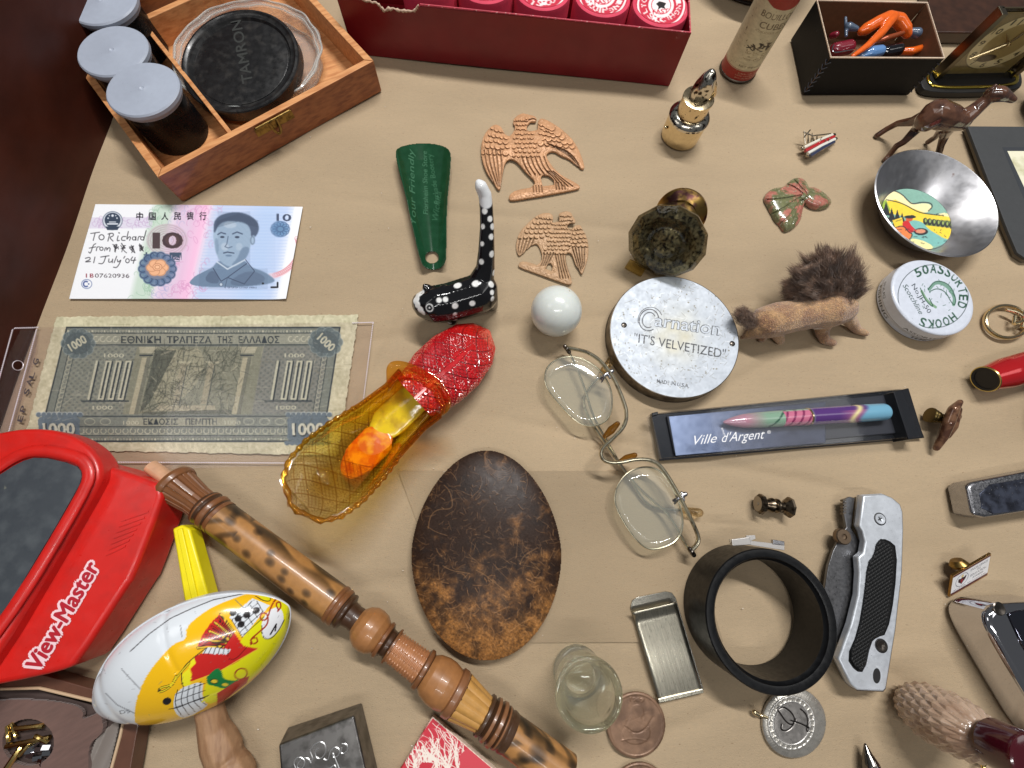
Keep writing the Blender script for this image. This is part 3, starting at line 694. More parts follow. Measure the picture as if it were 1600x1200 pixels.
# ================================================================ clock, dark boxes behind, board
m_dkwood = M('dark_brown_wood', (58, 34, 22), .3, var=.3, vs=1.2, bump=.1, bs=5, coat=.3)
bx = slab('lacquered_box', [(1448, -140), (1700, -140), (1700, 52), (1452, 50)], .01, 1.0, m_dkwood, bevel=.1, tag=('dark brown lacquered box behind the clock', 'box'))
ck = V(1522, 128, 0); ct = thing('mantel_clock', 'small see-through clock with gold hands on a brass-rimmed black base', 'clock', ck)
slab('clock_base', [(1436, 128), (1450, 100), (1588, 92), (1600, 128), (1590, 142), (1450, 146)], .01, .5, m_black, ct, smooth_n=2, bevel=.05)
tube('brass_rim', pxline([(1452, 112, .55), (1470, 96, .55), (1580, 92, .55), (1592, 122, .55), (1583, 134, .55), (1462, 138, .55), (1449, 126, .55)], 3, True), .13, M('bright_brass', (232, 204, 90), .16, 1.0), ct, closed=True, flat=.7)
# dial stands upright on the base
d0, d1 = V(1474, 120, .6), V(1572, 118, .6); dxv = (d1-d0).normalized(); dw = (d1-d0).length; dyv = Vector((-dxv.y, dxv.x, 0)); dh = 4.7
def dp(u, w, o=0): return tuple(d0+dxv*(u*dw)+Vector((0, 0, w*dh))+dyv*o)
def panel(name, u0, u1, w0, w1, o0, o1, mat):
    v = [dp(u, w, o) for o in (o0, o1) for u, w in ((u0, w0), (u1, w0), (u1, w1), (u0, w1))]
    o = mk(name, v, [(0, 1, 2, 3), (7, 6, 5, 4), (0, 4, 5, 1), (1, 5, 6, 2), (2, 6, 7, 3), (3, 7, 4, 0)], mat, ct, smooth=False); return bevel_mesh(o, .03)
panel('back_plate', -.1, 1.1, 0, 1.05, .35, .5, M('smoked_brown_glass', (58, 48, 30), .12, coat=.6))
m_case = M('pewter_case', (120, 112, 96), .3, 1.0)
for u in (-.14, 1.06): panel('case_post', u, u+.08, 0, 1.05, -.25, .6, m_case)
cvd = Cv(0, 0, 100, 140, 2, (150, 132, 88)); cvd.noise(6, 12, 5)
cvd.ell(50, 66, 46, 62, (236, 222, 176)).ell(50, 66, 30, 42, (176, 156, 104)).ring(50, 66, 46, 62, 1, (60, 50, 30)).ell(44, 102, 14, 9, (60, 46, 26))
for i, t_ in enumerate(['12', '1', '2', '3', '4', '5', '6', '7', '8', '9', '10', '11']):
    a_ = math.radians(30*i-90); x_, y_ = 50+38*math.cos(a_), 66+52*math.sin(a_)
    cvd.text(t_, (x_-(6 if len(t_) > 1 else 3.5), y_+6), (x_+(6 if len(t_) > 1 else 3.5), y_+6), 12, (40, 34, 22), .01)
n1, n2 = 100, 140; U, Wm = np.meshgrid(np.linspace(0.0, 1, n1), np.linspace(0, 1, n2))
Pd = np.array(d0)+U[..., None]*np.array(dxv)*dw+Wm[..., None]*np.array([0, 0, dh])+np.array(dyv)*.3
ii = np.arange(n1*n2).reshape(n2, n1); Fd = np.c_[ii[:-1, :-1].ravel(), ii[:-1, 1:].ravel(), ii[1:, 1:].ravel(), ii[1:, :-1].ravel()].tolist()
mk('dial', Pd.reshape(-1, 3), Fd, M('dial_print', attr=True, rough=.4), ct, cols=cvd.sample(U*100, (1-Wm)*140).reshape(-1, 3), sharp=0)
for (u_, w_, wd) in ((.62, .93, .1), (.16, .28, .09), (.3, .7, .06)): 
    tube('clock_hand', [dp(.5, .53, .2), dp((.5+u_)/2, (.53+w_)/2, .18), dp(u_, w_, .2)], [.07, wd, .02], m_gold, ct, seg=6)
lathe('hand_hub', [(0, 0), (.14, 0), (.12, .1), (0, .12)], frame(dp(.5, .53, .12), -dyv), m_gold, ct, seg=20)
panel('front_glass', -.1, 1.1, .02, 1.04, -.16, -.1, glassy('clock_glass', (254, 253, 250), .03, 1.0))
bk = V(1625, 175, 0)
lathe('wooden_pot', [(0, .01), (1.3, .01), (1.7, .5), (2.0, 2), (1.9, 3.4), (1.7, 3.8), (1.5, 3.6), (0, .5)], Matrix.Translation(bk), M('dark_plum_wood', (60, 38, 34), .35, var=.2, vs=2), tag=('dark plum brown pot cut by the right edge beside the clock', 'pot'))

# camel
m_camel = M('brown_glaze', (98, 66, 50), .16, col2=(66, 42, 34), ms=1.1, coat=.7, var=.15, vs=2)
cm_ = lambda x, y, h, r: (P(x, y, h), r*1.22)
v, f = organic_vf([
    [cm_(1448, 188, 3.1, .62), cm_(1462, 178, 3.45, .78), cm_(1482, 184, 3.3, .72), cm_(1502, 190, 3.1, .52)],
    [cm_(1500, 188, 3.2, .55), cm_(1520, 174, 3.6, .42), cm_(1539, 158, 4.2, .34), cm_(1552, 148, 4.6, .36)],
    [cm_(1551, 147, 4.6, .44), cm_(1560, 147, 4.7, .42), cm_(1573, 151, 4.6, .27), cm_(1583, 156, 4.5, .18)],
    [cm_(1549, 139, 4.9, .12), cm_(1556, 133, 5.1, .08)],
    [cm_(1442, 192, 2.7, .42), cm_(1434, 200, 2.1, .3), cm_(1412, 222, 1.3, .2), cm_(1401, 228, .95, .19), cm_(1388, 244, .25, .16), cm_(1383, 250, .1, .18)],
    [cm_(1446, 182, 2.8, .42), cm_(1425, 190, 2.0, .28), cm_(1402, 193, 1.2, .19), cm_(1385, 202, .6, .18), cm_(1370, 212, .1, .18)],
    [cm_(1484, 198, 2.7, .38), cm_(1476, 212, 1.6, .26), cm_(1470, 228, .9, .2), cm_(1466, 242, .15, .2)],
    [cm_(1484, 192, 2.7, .34), cm_(1470, 203, 1.5, .22), cm_(1462, 214, .7, .17), cm_(1450, 222, .1, .17)],
    [cm_(1476, 205, 2.3, .1), cm_(1468, 208, 2.2, .09)]], .05, 7, zmin=.01)
mk('camel_figurine', v, f, m_camel, tag=('glazed brown ceramic camel calf standing with legs apart beside the gold pan', 'figurine'), sharp=0)

# dark mat board at right edge
fb = thing('picture_mat', 'charcoal mat board with a cream print in its window at the right edge', 'mat board', V(1600, 300, 0))
m_mat = M('charcoal_mat', (56, 58, 60), .7, var=.06, vs=3, bump=.12, bs=40); m_matedge = M('mat_edge', (120, 112, 98), .8)
slab('mat_board', [(1512, 197), (1800, 199), (1850, 410), (1603, 404), (1590, 395), (1575, 360)], .30, .52, m_mat, fb, bevel=.04, smooth=False)
slab('mat_backing', [(1510, 198), (1800, 200), (1850, 415), (1602, 407), (1588, 398), (1572, 360)], .02, .296, m_matedge, fb, smooth=False)
slab('print', [(1574, 236), (1800, 236), (1840, 380), (1640, 378)], .5, .528, M('cream_print', (226, 222, 196), .7, col2=(170, 166, 120), ms=.6, lo=.5, hi=.7), fb, smooth=False)
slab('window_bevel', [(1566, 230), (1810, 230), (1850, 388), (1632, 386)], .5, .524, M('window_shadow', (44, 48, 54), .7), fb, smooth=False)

# ================================================================ ten yuan note
m_print = M('printed_paper', attr=True, rough=.6, bump=.05, bs=30)
q10 = [(149, 319), (473, 323), (448, 468), (108, 467)]
cv = Cv(100, 310, 480, 475, 1.6, (240, 242, 246))
def n10(u, v):      # note coordinates -> px
    u, v = np.asarray(u, float), np.asarray(v, float)
    a = np.array(q10, float); return ((a[0]*(1-u[..., None])+a[1]*u[..., None])*(1-v[..., None])+(a[3]*(1-u[..., None])+a[2]*u[..., None])*v[..., None])
def npt(L): L = np.array(L, float); return n10(L[:, 0], L[:, 1])
# background tints across the note, left to right
uu, vv_ = np.meshgrid(np.linspace(0, 1, 6), np.linspace(0, 1, 3))
XX, YY = cv.X, cv.Y; vq = np.clip((YY-321)/146, 0, 1); uq = (XX-(149-41*vq))/(324+14*vq)
def band(c, u0, u1, al, soft=.03):
    w = np.clip((uq-u0)/soft, 0, 1)*np.clip((u1-uq)/soft, 0, 1)*al; cv.a[:] = cv.a*(1-w[..., None])+np.array(c, float)*w[..., None]
band((196, 216, 200), .27, .40, .9); band((216, 186, 214), .36, .56, .8, .06); band((240, 176, 214), .47, .60, .7, .06); band((196, 208, 236), .55, .975, .95, .05); band((176, 202, 236), .72, .96, .6, .1)
w = ((vq > .13) & (vq < .25) & ((uq < .3))).astype(float)*.55; cv.a[:] = cv.a*(1-w[..., None])+np.array((206, 196, 222.))*w[..., None]
st = (np.sin(vq*2*math.pi*30)*.5+.5)*(uq > .57)*(uq < .96)*.22; cv.a[:] = cv.a*(1-st[..., None])+np.array((140, 172, 222.))*st[..., None]
for k_ in range(130):        # guilloche curls
    u, v = rng.uniform(.28, .62), rng.choice([rng.uniform(0, .2), rng.uniform(.82, 1), rng.uniform(.05, .95)]); x_, y_ = npt([(u, v)])[0]
    c_ = ((150, 186, 160), (206, 140, 186), (170, 170, 210))[0 if u < .38 else (1 if u > .46 else 2)]
    cv.ring(x_, y_, rng.uniform(3, 7), rng.uniform(2, 5), .9, c_, .6, rot=rng.uniform(0, 3), a1=rng.uniform(150, 330))
for k_ in range(40):
    x_, y_ = npt([(rng.uniform(.02, .28), rng.uniform(.14, .24))])[0]; cv.ring(x_, y_, 4, 3, .8, (190, 160, 200), .7, rot=rng.uniform(0, 3), a1=250)
cv.ring(413, 388, 55, 44, 9, (236, 200, 206), .7, rot=.1, a0=-20, a1=75); 
for k_ in range(28):
    a_ = math.radians(-20+k_*3.4); cv.ring(413+55*math.cos(a_), 388+44*math.sin(a_), 4, 3, .8, (214, 130, 140), .8)
navy = (52, 66, 86)
cv.ell(176, 345, 16, 15, (120, 132, 150)).ell(176, 345, 14.5, 13.5, (214, 220, 230)).ell(176, 344, 12.5, 11.5, navy)    # emblem
for x_, y_, r_ in ((176, 337, 2), (169, 341, 1.2), (183, 341, 1.2), (171, 337, 1), (181, 337, 1)): cv.ell(x_, y_, r_, r_, (220, 226, 236))
cv.line([(168, 350), (184, 350)], 2, (220, 226, 236)).line([(171, 347), (181, 347)], 1.4, (220, 226, 236)).poly([(165, 354), (187, 354), (184, 360), (168, 360)], navy)
for i, ch in enumerate('中国人民银行'):
    x_ = 213+i*19.8; cv.text(ch, (x_, 343), (x_+11, 343.4), 9.5, (26, 24, 34), .02)
cv.ell(262, 376, 33, 26, (196, 176, 190), .45)
for r_ in range(10, 34, 4): cv.ring(262, 376, r_, r_*.8, .9, (176, 150, 160), .7)
cv.text('1', (239, 388), (251, 388), 24, (78, 62, 66), .03).text('0', (254, 388), (287, 388), 24, (84, 64, 66), .03).ring(270, 376, 13, 10.5, 3.5, (70, 54, 60))
cv.text('拾', (225, 408), (246, 408), 11, (66, 82, 104), .03).text('圆', (266, 408), (285, 408), 11, (66, 82, 104), .03)
for a_ in np.linspace(0, 2*math.pi, 15)[:-1]: cv.ell(247+22*math.cos(a_), 421+20*math.sin(a_), 9, 8, (88, 112, 146), .75); cv.ring(247+23*math.cos(a_), 421+21*math.sin(a_), 6, 5, 1.2, (50, 66, 96), .9)
cv.ell(247, 420, 20, 17, (120, 126, 146))
for a_ in np.linspace(0, 2*math.pi, 7)[:-1]: cv.ell(247+9*math.cos(a_), 419+7*math.sin(a_), 9, 7, (236, 180, 140)); cv.ring(247+9*math.cos(a_), 419+7*math.sin(a_), 8, 6, 1, (190, 130, 96), .9)
cv.ell(247, 418, 7, 5.5, (242, 190, 150)).ring(247, 418, 4, 3, 1, (180, 116, 84)).ring(247, 418, 7, 5.5, 1, (186, 122, 90))
cv.text('10', (432, 345), (455, 345.5), 11, (58, 70, 96), .02)
for r_ in (15, 12, 9, 6): cv.ell(438, 358, r_, r_*.86, (110-r_*2, 140-r_, 170), .55)
for a_ in np.linspace(0, 2*math.pi, 13)[:-1]: cv.ring(438+10*math.cos(a_), 358+8*math.sin(a_), 5, 4, .9, (60, 84, 124), .7)
# a generic engraved head and shoulders
s1, s2, s3, s4 = (74, 88, 112), (112, 134, 160), (160, 182, 204), (206, 218, 230)
cv.poly(chaikin([(294, 447), (302, 434), (320, 425), (334, 418), (340, 408), (380, 404), (392, 418), (412, 424), (430, 436), (428, 442), (400, 447), (350, 450)]), s2)
cv.poly(chaikin([(318, 440), (330, 422), (342, 428), (344, 446)]), s1, .6).poly(chaikin([(350, 446), (388, 420), (420, 434), (400, 448)]), s1, .45)
cv.poly(chaikin([(335, 380), (333, 362), (340, 345), (360, 338), (382, 342), (394, 356), (395, 372), (392, 384), (388, 398), (378, 412), (362, 419), (347, 412), (338, 398)]), s3)
cv.poly(chaikin([(335, 366), (334, 350), (340, 340), (352, 334), (372, 331), (392, 337), (404, 348), (405, 362), (398, 372), (392, 370), (392, 358), (384, 348), (368, 346), (352, 346), (342, 352), (338, 362)]), s1)
cv.poly(chaikin([(391, 372), (398, 366), (399, 378), (393, 386)]), s3).ring(395, 376, 3, 6, 1, s1)
cv.poly(chaikin([(378, 386), (392, 386), (386, 404), (372, 414), (360, 416), (372, 404)]), s2, .8).poly(chaikin([(336, 372), (342, 374), (342, 400), (338, 396)]), s2, .6).ell(352, 386, 6, 6, s4, .6).ell(374, 386, 5, 6, s4, .4).ell(360, 352, 10, 5, s4, .6)
j0_, j1_, i0_, i1_ = int((326-cv.y0)*1.6), int((452-cv.y0)*1.6), int((326-cv.x0)*1.6), int((436-cv.x0)*1.6)
for c3 in range(3): cv.a[j0_:j1_, i0_:i1_, c3] = blur(cv.a[j0_:j1_, i0_:i1_, c3], 5)
cv.line([(341, 367), (346, 364), (353, 366)], 2, s1).line([(364, 366), (371, 363), (379, 366)], 2, s1).ell(348, 371, 3.4, 1.6, (50, 60, 80)).ell(371, 371, 3.6, 1.7, (50, 60, 80))
cv.line([(357, 370), (355, 382), (352, 386), (357, 388), (363, 386)], 1.4, s1, .8).line([(350, 396), (356, 394.5), (366, 396)], 1.8, (60, 72, 96)).ell(358, 400, 5, 1.6, s2)
cv.poly([(334, 420), (344, 412), (352, 424), (356, 434), (346, 440)], s2).line([(334, 420), (346, 440), (356, 434), (386, 412)], 1.2, (50, 60, 84)).line([(340, 410), (356, 421), (384, 406)], 2.2, s4).line([(356, 434), (382, 444), (398, 424), (384, 406)], 1.1, (50, 60, 84)).line([(356, 434), (352, 450)], 1, s1).ell(346, 445, 2.6, 2.6, s4).ring(346, 445, 2.6, 2.6, .8, s1)
for k_ in range(60):
    y_ = 332+k_*2; cv.line([(298+max(0, 60-k_)*.5, y_), (430, y_+3)], .5, (96, 120, 160), .18)
hw = (40, 38, 44)      # handwriting
def pen(L, w=1.3): cv.curve(L, w, hw, .92)
pen([(142, 365), (156, 363)]); pen([(149, 364), (146, 376)]); cv.ring(159, 371, 4, 4, 1.3, hw)
pen([(172, 365), (169, 377)]); pen([(169, 366), (177, 364), (178, 369), (171, 371), (177, 377)]); pen([(185, 369), (183, 377), (187, 376)]); pen([(186, 364), (187, 364.5)], 1.6)
pen([(197, 370), (191, 370), (190, 376), (196, 376)]); pen([(201, 362), (198, 376), (202, 370), (205, 371), (203, 376)]); cv.ring(210, 373, 2.6, 2.6, 1.2, hw); pen([(213, 370), (213, 376)]); pen([(216, 376), (217, 370), (220, 370)]); cv.ring(223, 373, 2.6, 2.6, 1.2, hw); pen([(229, 361), (225, 376)])
pen([(150, 381), (146, 383), (142, 397), (139, 394)]); pen([(140, 388), (150, 386)]); pen([(151, 392), (152, 386), (156, 386)]); cv.ring(159, 389, 2.6, 2.6, 1.2, hw); pen([(164, 392), (165, 387), (168, 388), (167, 392), (170, 387), (173, 388), (172, 393)])
for x_, y_ in ((177, 384), (189, 384), (203, 386), (217, 385)):
    for k_ in range(6): pen([(x_+rng.uniform(-1, 7), y_+rng.uniform(-4, 6)), (x_+rng.uniform(2, 9), y_+rng.uniform(-3, 9)), (x_+rng.uniform(2, 10), y_+rng.uniform(0, 12))], 1.1)
pen([(134, 404), (141, 402), (142, 406), (132, 410), (142, 409)]); pen([(149, 402), (147, 411)]); pen([(158, 402), (171, 400)]); pen([(166, 401), (162, 413), (155, 412)]); pen([(171, 405), (170, 411), (176, 409), (177, 404), (176, 411)]); pen([(183, 401), (179, 411)]); pen([(184, 406), (185, 411), (191, 405), (184, 419), (178, 418)]); pen([(196, 401), (194, 404)]); cv.ring(200, 408, 2.8, 3.2, 1.2, hw); pen([(208, 402), (204, 408), (213, 407)]); pen([(212, 403), (209, 412)])
cv.text('I B', (135, 434), (147, 434), 6.5, (150, 70, 84), .01).text('07620936', (149, 434), (203, 434.5), 6.5, (60, 50, 58), .0)
cv.ring(136, 444, 8, 7, 1, (90, 110, 160)).ring(135, 444, 4, 4, 2.2, (70, 90, 150), a0=60, a1=300).ell(139, 444, 1.2, 1.2, (70, 90, 150))
cv.ell(411, 443, 1.8, 1.6, (20, 20, 26)).line([(424, 449), (434, 449), (434, 442)], 2.8, (20, 20, 26)).text('1999', (352, 451), (372, 451), 3, (80, 90, 120)).text('CHINA PRINT', (374, 451), (402, 451), 3, (80, 90, 120))
for k_ in range(90):
    y_ = 331+k_*1.35; x0_, x1_ = (341, 391) if y_ < 420 else (312, 418); cv.line([(x0_, y_), ((x0_+x1_)/2, y_+2.2), (x1_, y_)], .45, (58, 76, 104), .33)
for k_ in range(46): cv.line([(340+k_*1.4, 334+abs(k_-24)*.5), (338+k_*1.42, 347+abs(k_-24)*.4)], .5, (40, 52, 72), .6)
sheet('banknote', q10, cv, m_print, z=.05, nu=520, nv=235, wave=lambda u, v: .05*np.sin(u*3.1)**2+.12*np.clip((u-.9)/.1, 0, 1)**2*v+.05*v*(1-u)*np.sin(v*3), tag=('white, pink and blue ten yuan banknote with a handwritten dedication to Richard', 'banknote'))

# ================================================================ plastic sleeve and Greek 1000 drachma note
qg = [(88, 495), (560, 492), (528, 712), (34, 702)]
m_sleeve = glassy('clear_sleeve', (253, 252, 253), .12, .985, bump=.12, bs=1.2, ior=1.3)
m_weld = M('sleeve_weld', (222, 212, 220), .25, coat=.5, bump=.5, bs=20)
sv = thing('plastic_sleeve', 'clear plastic binder sleeve with a punched margin round the old Greek banknote', 'plastic sleeve', V(300, 610, 0))
slab('sleeve_sheet', [(22, 512), (583, 503), (556, 725), (-30, 740)], .085, .097, m_sleeve, sv, smooth=False)
hole = ellpts(28, 571, 8.5, 7.5, 28)
def Vw(px, py, off=.14):
    # the sleeve's margin leans up against the case side where the table ends
    g_ = V(px, py, .1); pl = a_foot-nrm_*off
    if (g_-pl).dot(nrm_) <= 0: return g_
    o_ = Vector((0, 0, CAM_H)); d = g_-o_; t = (pl-o_).dot(nrm_)/d.dot(nrm_); return o_+d*t
pm_ = relief('punched_margin', [[(23, 513), (60, 512), (56, 560), (10, 700), (-30, 706)]], lambda X, Y, D: np.full(X.shape, .02), .1, glassy('sleeve_margin', (244, 238, 242), .1, .97, bump=.5, bs=2.5, dust=.03), sv, holes=[hole], smooth_n=1, skirt=False)
wl_ = wloc(pm_)
for v_ in pm_.data.vertices:
    X, Y = PX([tuple(v_.co+wl_)]); v_.co = Vw(float(X[0]), float(Y[0]))-wl_
def weld(name, a, b, n, r=.045, hgt=.12):
    pts = [Vw(a[0]+(b[0]-a[0])*i/n, a[1]+(b[1]-a[1])*i/n, .16) for i in range(n+1)]
    for p_ in pts: p_.z = max(p_.z, hgt)
    d = (pts[-1]-pts[0]).normalized(); parts = [box_vf(frame(p_, (0, 0, 1), d+Vector((d.y, -d.x, 0))*.4), .11, .045, .035) for p_ in pts]
    v, f = join_vf(parts); return mk(name, v, f, m_weld, sv, smooth=False, kind='stuff')
weld('weld_stitches', (58, 516), (6, 708), 60); weld('weld_stitches', (20, 516), (-30, 700), 60); weld('weld_stitches', (583, 506), (556, 722), 60); weld('weld_stitches', (150, 722), (556, 724), 110); weld('weld_stitches', (24, 513), (60, 512), 12); weld('weld_stitches', (552, 505), (583, 504), 10)
tube('hole_rim', [tuple(Vw(x_, y_, .17)) for x_, y_ in hole], .022, m_weld, sv, closed=True, seg=6)
for i, (ch, x_, y_) in enumerate((('G', 62, 566), ('L', 56, 587), ('A', 52, 598), ('S', 48, 613), ('P', 42, 640), ('E', 38, 655))):
    ptext('lettering', ch, (x_-4, y_+5), (x_-1, y_-5), 8, .13, M('grey_print', (70, 62, 66), .5), sv, .02)
cg = Cv(20, 484, 575, 722, 1.35, (200, 194, 166)); cg.noise(7, 5, 1).noise(5, 30, 2)
Yg = (cg.Y-493.5)/(710-493.5); Xl = 88+(34-88)*Yg; Xr = 560+(528-560)*Yg; ug = (cg.X-Xl)/(Xr-Xl); vg = Yg
def gp(L): L = np.atleast_2d(np.array(L, float)); v = L[:, 1]; y = 493.5+216.5*v; return np.c_[(88-54*v)*(1-L[:, 0])+(560-32*v)*L[:, 0], y]
def tint(cond, c, al): w = cond.astype(float)[..., None]*al; cg.a[:] = cg.a*(1-w)+np.array(c, float)*w
gin = (ug > .045) & (ug < .945) & (vg > .085) & (vg < .905)
tint(gin, (128, 134, 126), .85)
ink, pale = (66, 74, 78), (204, 202, 178)
tint((ug > .045) & (ug < .945) & (vg > .13) & (vg < .205), (170, 170, 152), .8)                       # title strip
tint((ug > .07) & (ug < .30) & (vg > .22) & (vg < .71), (150, 152, 138), .9); tint((ug > .70) & (ug < .915) & (vg > .22) & (vg < .71), (146, 146, 136), .9)
wv = np.sin(ug*2*math.pi*46)*np.sin(vg*2*math.pi*26); tint((wv > .25) & (((ug > .075) & (ug < .29)) | ((ug > .705) & (ug < .91))) & (vg > .22) & (vg < .71), (116, 122, 116), .6)
tint((ug > .29) & (ug < .705) & (vg > .22) & (vg < .71), (150, 150, 130), .9)                        # picture panel
for L, w_ in (([(.045, .085), (.945, .085)], 2.4), ([(.045, .125), (.945, .125)], 1.3), ([(.045, .21), (.945, .21)], 1.5), ([(.045, .725), (.945, .725)], 1.5), ([(.045, .80), (.945, .80)], 1.2), ([(.045, .862), (.945, .862)], 1.5), ([(.045, .905), (.945, .905)], 3),
              ([(.045, .085), (.045, .905)], 2.2), ([(.945, .085), (.945, .905)], 2.2), ([(.07, .21), (.07, .72)], 1), ([(.918, .21), (.918, .72)], 1), ([(.09, .21), (.09, .72)], .8), ([(.90, .21), (.90, .72)], .8)): cg.line(gp(L), w_, ink)
for k_ in range(88):
    u = .05+.01*k_; cg.text('1000'[k_ % 4], gp([(u, .118)])[0], gp([(u+.006, .118)])[0], 3.2, pale).text('1000'[k_ % 4], gp([(u, .90)])[0], gp([(u+.006, .90)])[0], 3.2, pale)
for k_ in range(34): x_, y_ = gp([(.10+.0235*k_, .832)])[0]; cg.ring(x_, y_, 4.2, 4, 1.2, pale, a0=-40, a1=240).line([(x_-5, y_+5.5), (x_+5, y_+5.5)], .8, pale)
for k_ in range(13):
    for uu_ in (.08, .909): x_, y_ = gp([(uu_, .27+.034*k_)])[0]; cg.ring(x_, y_, 3.2, 3.4, .9, pale, .8, a1=270)
cg.text('ΕΘΝΙΚΗ', gp([(.235, .198)])[0], gp([(.365, .198)])[0], 11, ink, .012).text('ΤΡΑΠΕΖΑ', gp([(.385, .198)])[0], gp([(.53, .198)])[0], 11, ink, .012).text('ΤΗΣ', gp([(.55, .198)])[0], gp([(.60, .198)])[0], 11, ink, .012).text('ΕΛΛΑΔΟΣ', gp([(.62, .198)])[0], gp([(.755, .198)])[0], 11, ink, .012)
for k_ in range(5): 
    for u0 in (.13, .79): x_, y_ = gp([(u0+.021*k_, .168)])[0]; cg.ring(x_, y_, 4, 4, 1.3, pale, a1=280)
for u0, s_ in ((.17, 1), (.76, 1)):      # tall 1000
    for i in range(4):
        a0, a1 = gp([(u0+.032*i, .60), (u0+.032*i, .33)]); 
        if i == 0: cg.line([a0+1.6, a1+1.6], 4.5, ink).line([a0, a1], 3.6, pale)
        else:
            for dx_ in (0, 6.5): cg.line([a0+(dx_+1.6, 1), a1+(dx_+1.6, 1)], 4, ink).line([a0+(dx_, 0), a1+(dx_, 0)], 3, pale)
            cg.line([a0, a0+(6.5, 0)], 2.5, pale).line([a1, a1+(6.5, 0)], 2.5, pale)
    cg.line(gp([(u0-.02, .615), (u0+.13, .615)]), 2, ink).text('1000', gp([(u0+.02, .30)])[0], gp([(u0+.085, .30)])[0], 6, pale, .01).text('1000', gp([(u0+.02, .675)])[0], gp([(u0+.085, .675)])[0], 6, pale, .01)
for (u_, v_, rr) in ((.095, .20, -.55), (.905, .19, .75)):     # rosettes with slanted 1000
    x_, y_ = gp([(u_, v_)])[0]
    for a_ in np.linspace(0, 2*math.pi, 11)[:-1]: cg.ell(x_+18*math.cos(a_), y_+16*math.sin(a_), 9, 8, (112, 124, 124), .8).ring(x_+18*math.cos(a_), y_+16*math.sin(a_), 9, 8, 1, (150, 160, 156))
    cg.ell(x_, y_, 20, 17, (104, 114, 114)); c_, s_ = math.cos(rr), math.sin(rr)
    cg.text('1000', (x_-15*c_+4*-s_, y_-15*s_+5), (x_+15*c_+4*-s_, y_+15*s_+5), 13, pale, .03)
for u_, al in ((.10, 1), (.895, 1)):     # scalloped 1000 boxes
    x_, y_ = gp([(u_, .815)])[0]
    cg.poly(chaikin([(x_-35, y_-22), (x_+33, y_-22), (x_+30, y_), (x_+34, y_+20), (x_-36, y_+22), (x_-32, y_)]), (118, 130, 136))
    for k_ in range(9): cg.ell(x_-32+8*k_, y_-22, 4.5, 4, (118, 130, 136)).ell(x_-34+8*k_, y_+22, 4.5, 4, (118, 130, 136)).ring(x_-32+8*k_, y_-22, 4.5, 4, 1, (190, 196, 190), a0=180, a1=360)
    cg.text('1000', (x_-25, y_+11), (x_+25, y_+10), 19, ink, .05).text('1000', (x_-26, y_+9.5), (x_+24, y_+8.5), 18, (214, 212, 192), .03)
cg.poly(gp([(.31, .735), (.66, .735), (.66, .795), (.31, .795)]), (176, 174, 152), .8)
cg.text('ΕΚΔΟΣΙΣ', gp([(.365, .785)])[0], gp([(.475, .785)])[0], 9, ink, .01).text('ΠΕΜΠΤΗ', gp([(.50, .785)])[0], gp([(.60, .785)])[0], 9, ink, .01)
cg.text('1000', gp([(.30, .785)])[0], gp([(.35, .785)])[0], 6, pale).text('1000', gp([(.625, .785)])[0], gp([(.675, .785)])[0], 6, pale)
for u0 in (.19, .24, .70, .75, .80): x_, y_ = gp([(u0, .763)])[0]; cg.ring(x_, y_, 8, 5, 1, pale, .8)
for u0, w_ in ((.325, 14), (.655, 14)):   # columns
    cg.poly(gp([(u0-.012, .30), (u0+.014, .30), (u0+.012, .71), (u0-.014, .71)]), (186, 180, 154)).poly(gp([(u0+.004, .30), (u0+.016, .30), (u0+.014, .71), (u0+.002, .71)]), (120, 122, 110), .8)
    cg.poly(gp([(u0-.028, .225), (u0+.03, .225), (u0+.024, .27), (u0-.022, .27)]), (186, 182, 158)).line(gp([(u0-.02, .285), (u0+.02, .285)]), 2, ink)
cg.poly(chaikin(gp([(.37, .22), (.44, .25), (.50, .22), (.53, .40), (.47, .62), (.40, .68), (.36, .5)])), (176, 172, 146), .7).poly(gp([(.35, .25), (.42, .25), (.37, .62), (.345, .70)]), (100, 104, 94), .8)
for u0 in (.455, .545):
    cg.poly(gp([(u0-.011, .34), (u0+.011, .34), (u0+.011, .64), (u0-.011, .64)]), (170, 164, 140)).line(gp([(u0-.02, .335), (u0+.02, .335)]), 3, (190, 186, 160)).line(gp([(u0+.011, .36), (u0+.011, .64)]), 1.5, ink, .7)
cg.poly(gp([(.40, .645), (.58, .645), (.59, .685), (.39, .685)]), (180, 174, 150)).poly(gp([(.36, .695), (.64, .675), (.64, .71), (.35, .71)]), (120, 122, 110))
for k_ in range(90):
    u, v = rng.uniform(.35, .64), rng.uniform(.24, .68); a_ = gp([(u, v), (u+rng.normal(0, .015), v+rng.normal(0, .05))]); cg.line(a_, rng.uniform(.6, 1.8), (82, 86, 80) if rng.random() < .6 else (196, 190, 164), .5)
for k_ in range(220):      # creases and thread wear
    u, v = rng.uniform(0, 1), rng.uniform(0, 1); a_ = gp([(u, v), (u+rng.normal(0, .01), v+rng.normal(0, .06))] if rng.random() < .6 else [(u, v), (u+rng.normal(0, .05), v+rng.normal(0, .01))]); cg.line(a_, .7, (216, 210, 184) if rng.random() < .6 else (130, 124, 100), .45)
Yr = cg.Y; eg_ = gin.astype(float)*(.5+.5*np.sin(Yr*2.6+np.sin(cg.X*.25)*.8))*.16; cg.a[:] = cg.a*(1-eg_[..., None])+np.array((60, 66, 66.))*eg_[..., None]
for k_ in range(260):
    u, v = rng.uniform(.345, .645), rng.uniform(.23, .70); L_ = rng.normal(0, .012); cg.curve(gp([(u, v), (u+L_, v+rng.normal(0, .03)), (u+L_*2, v+rng.normal(0, .04))]), .8, (70, 74, 68), .55, n=1)
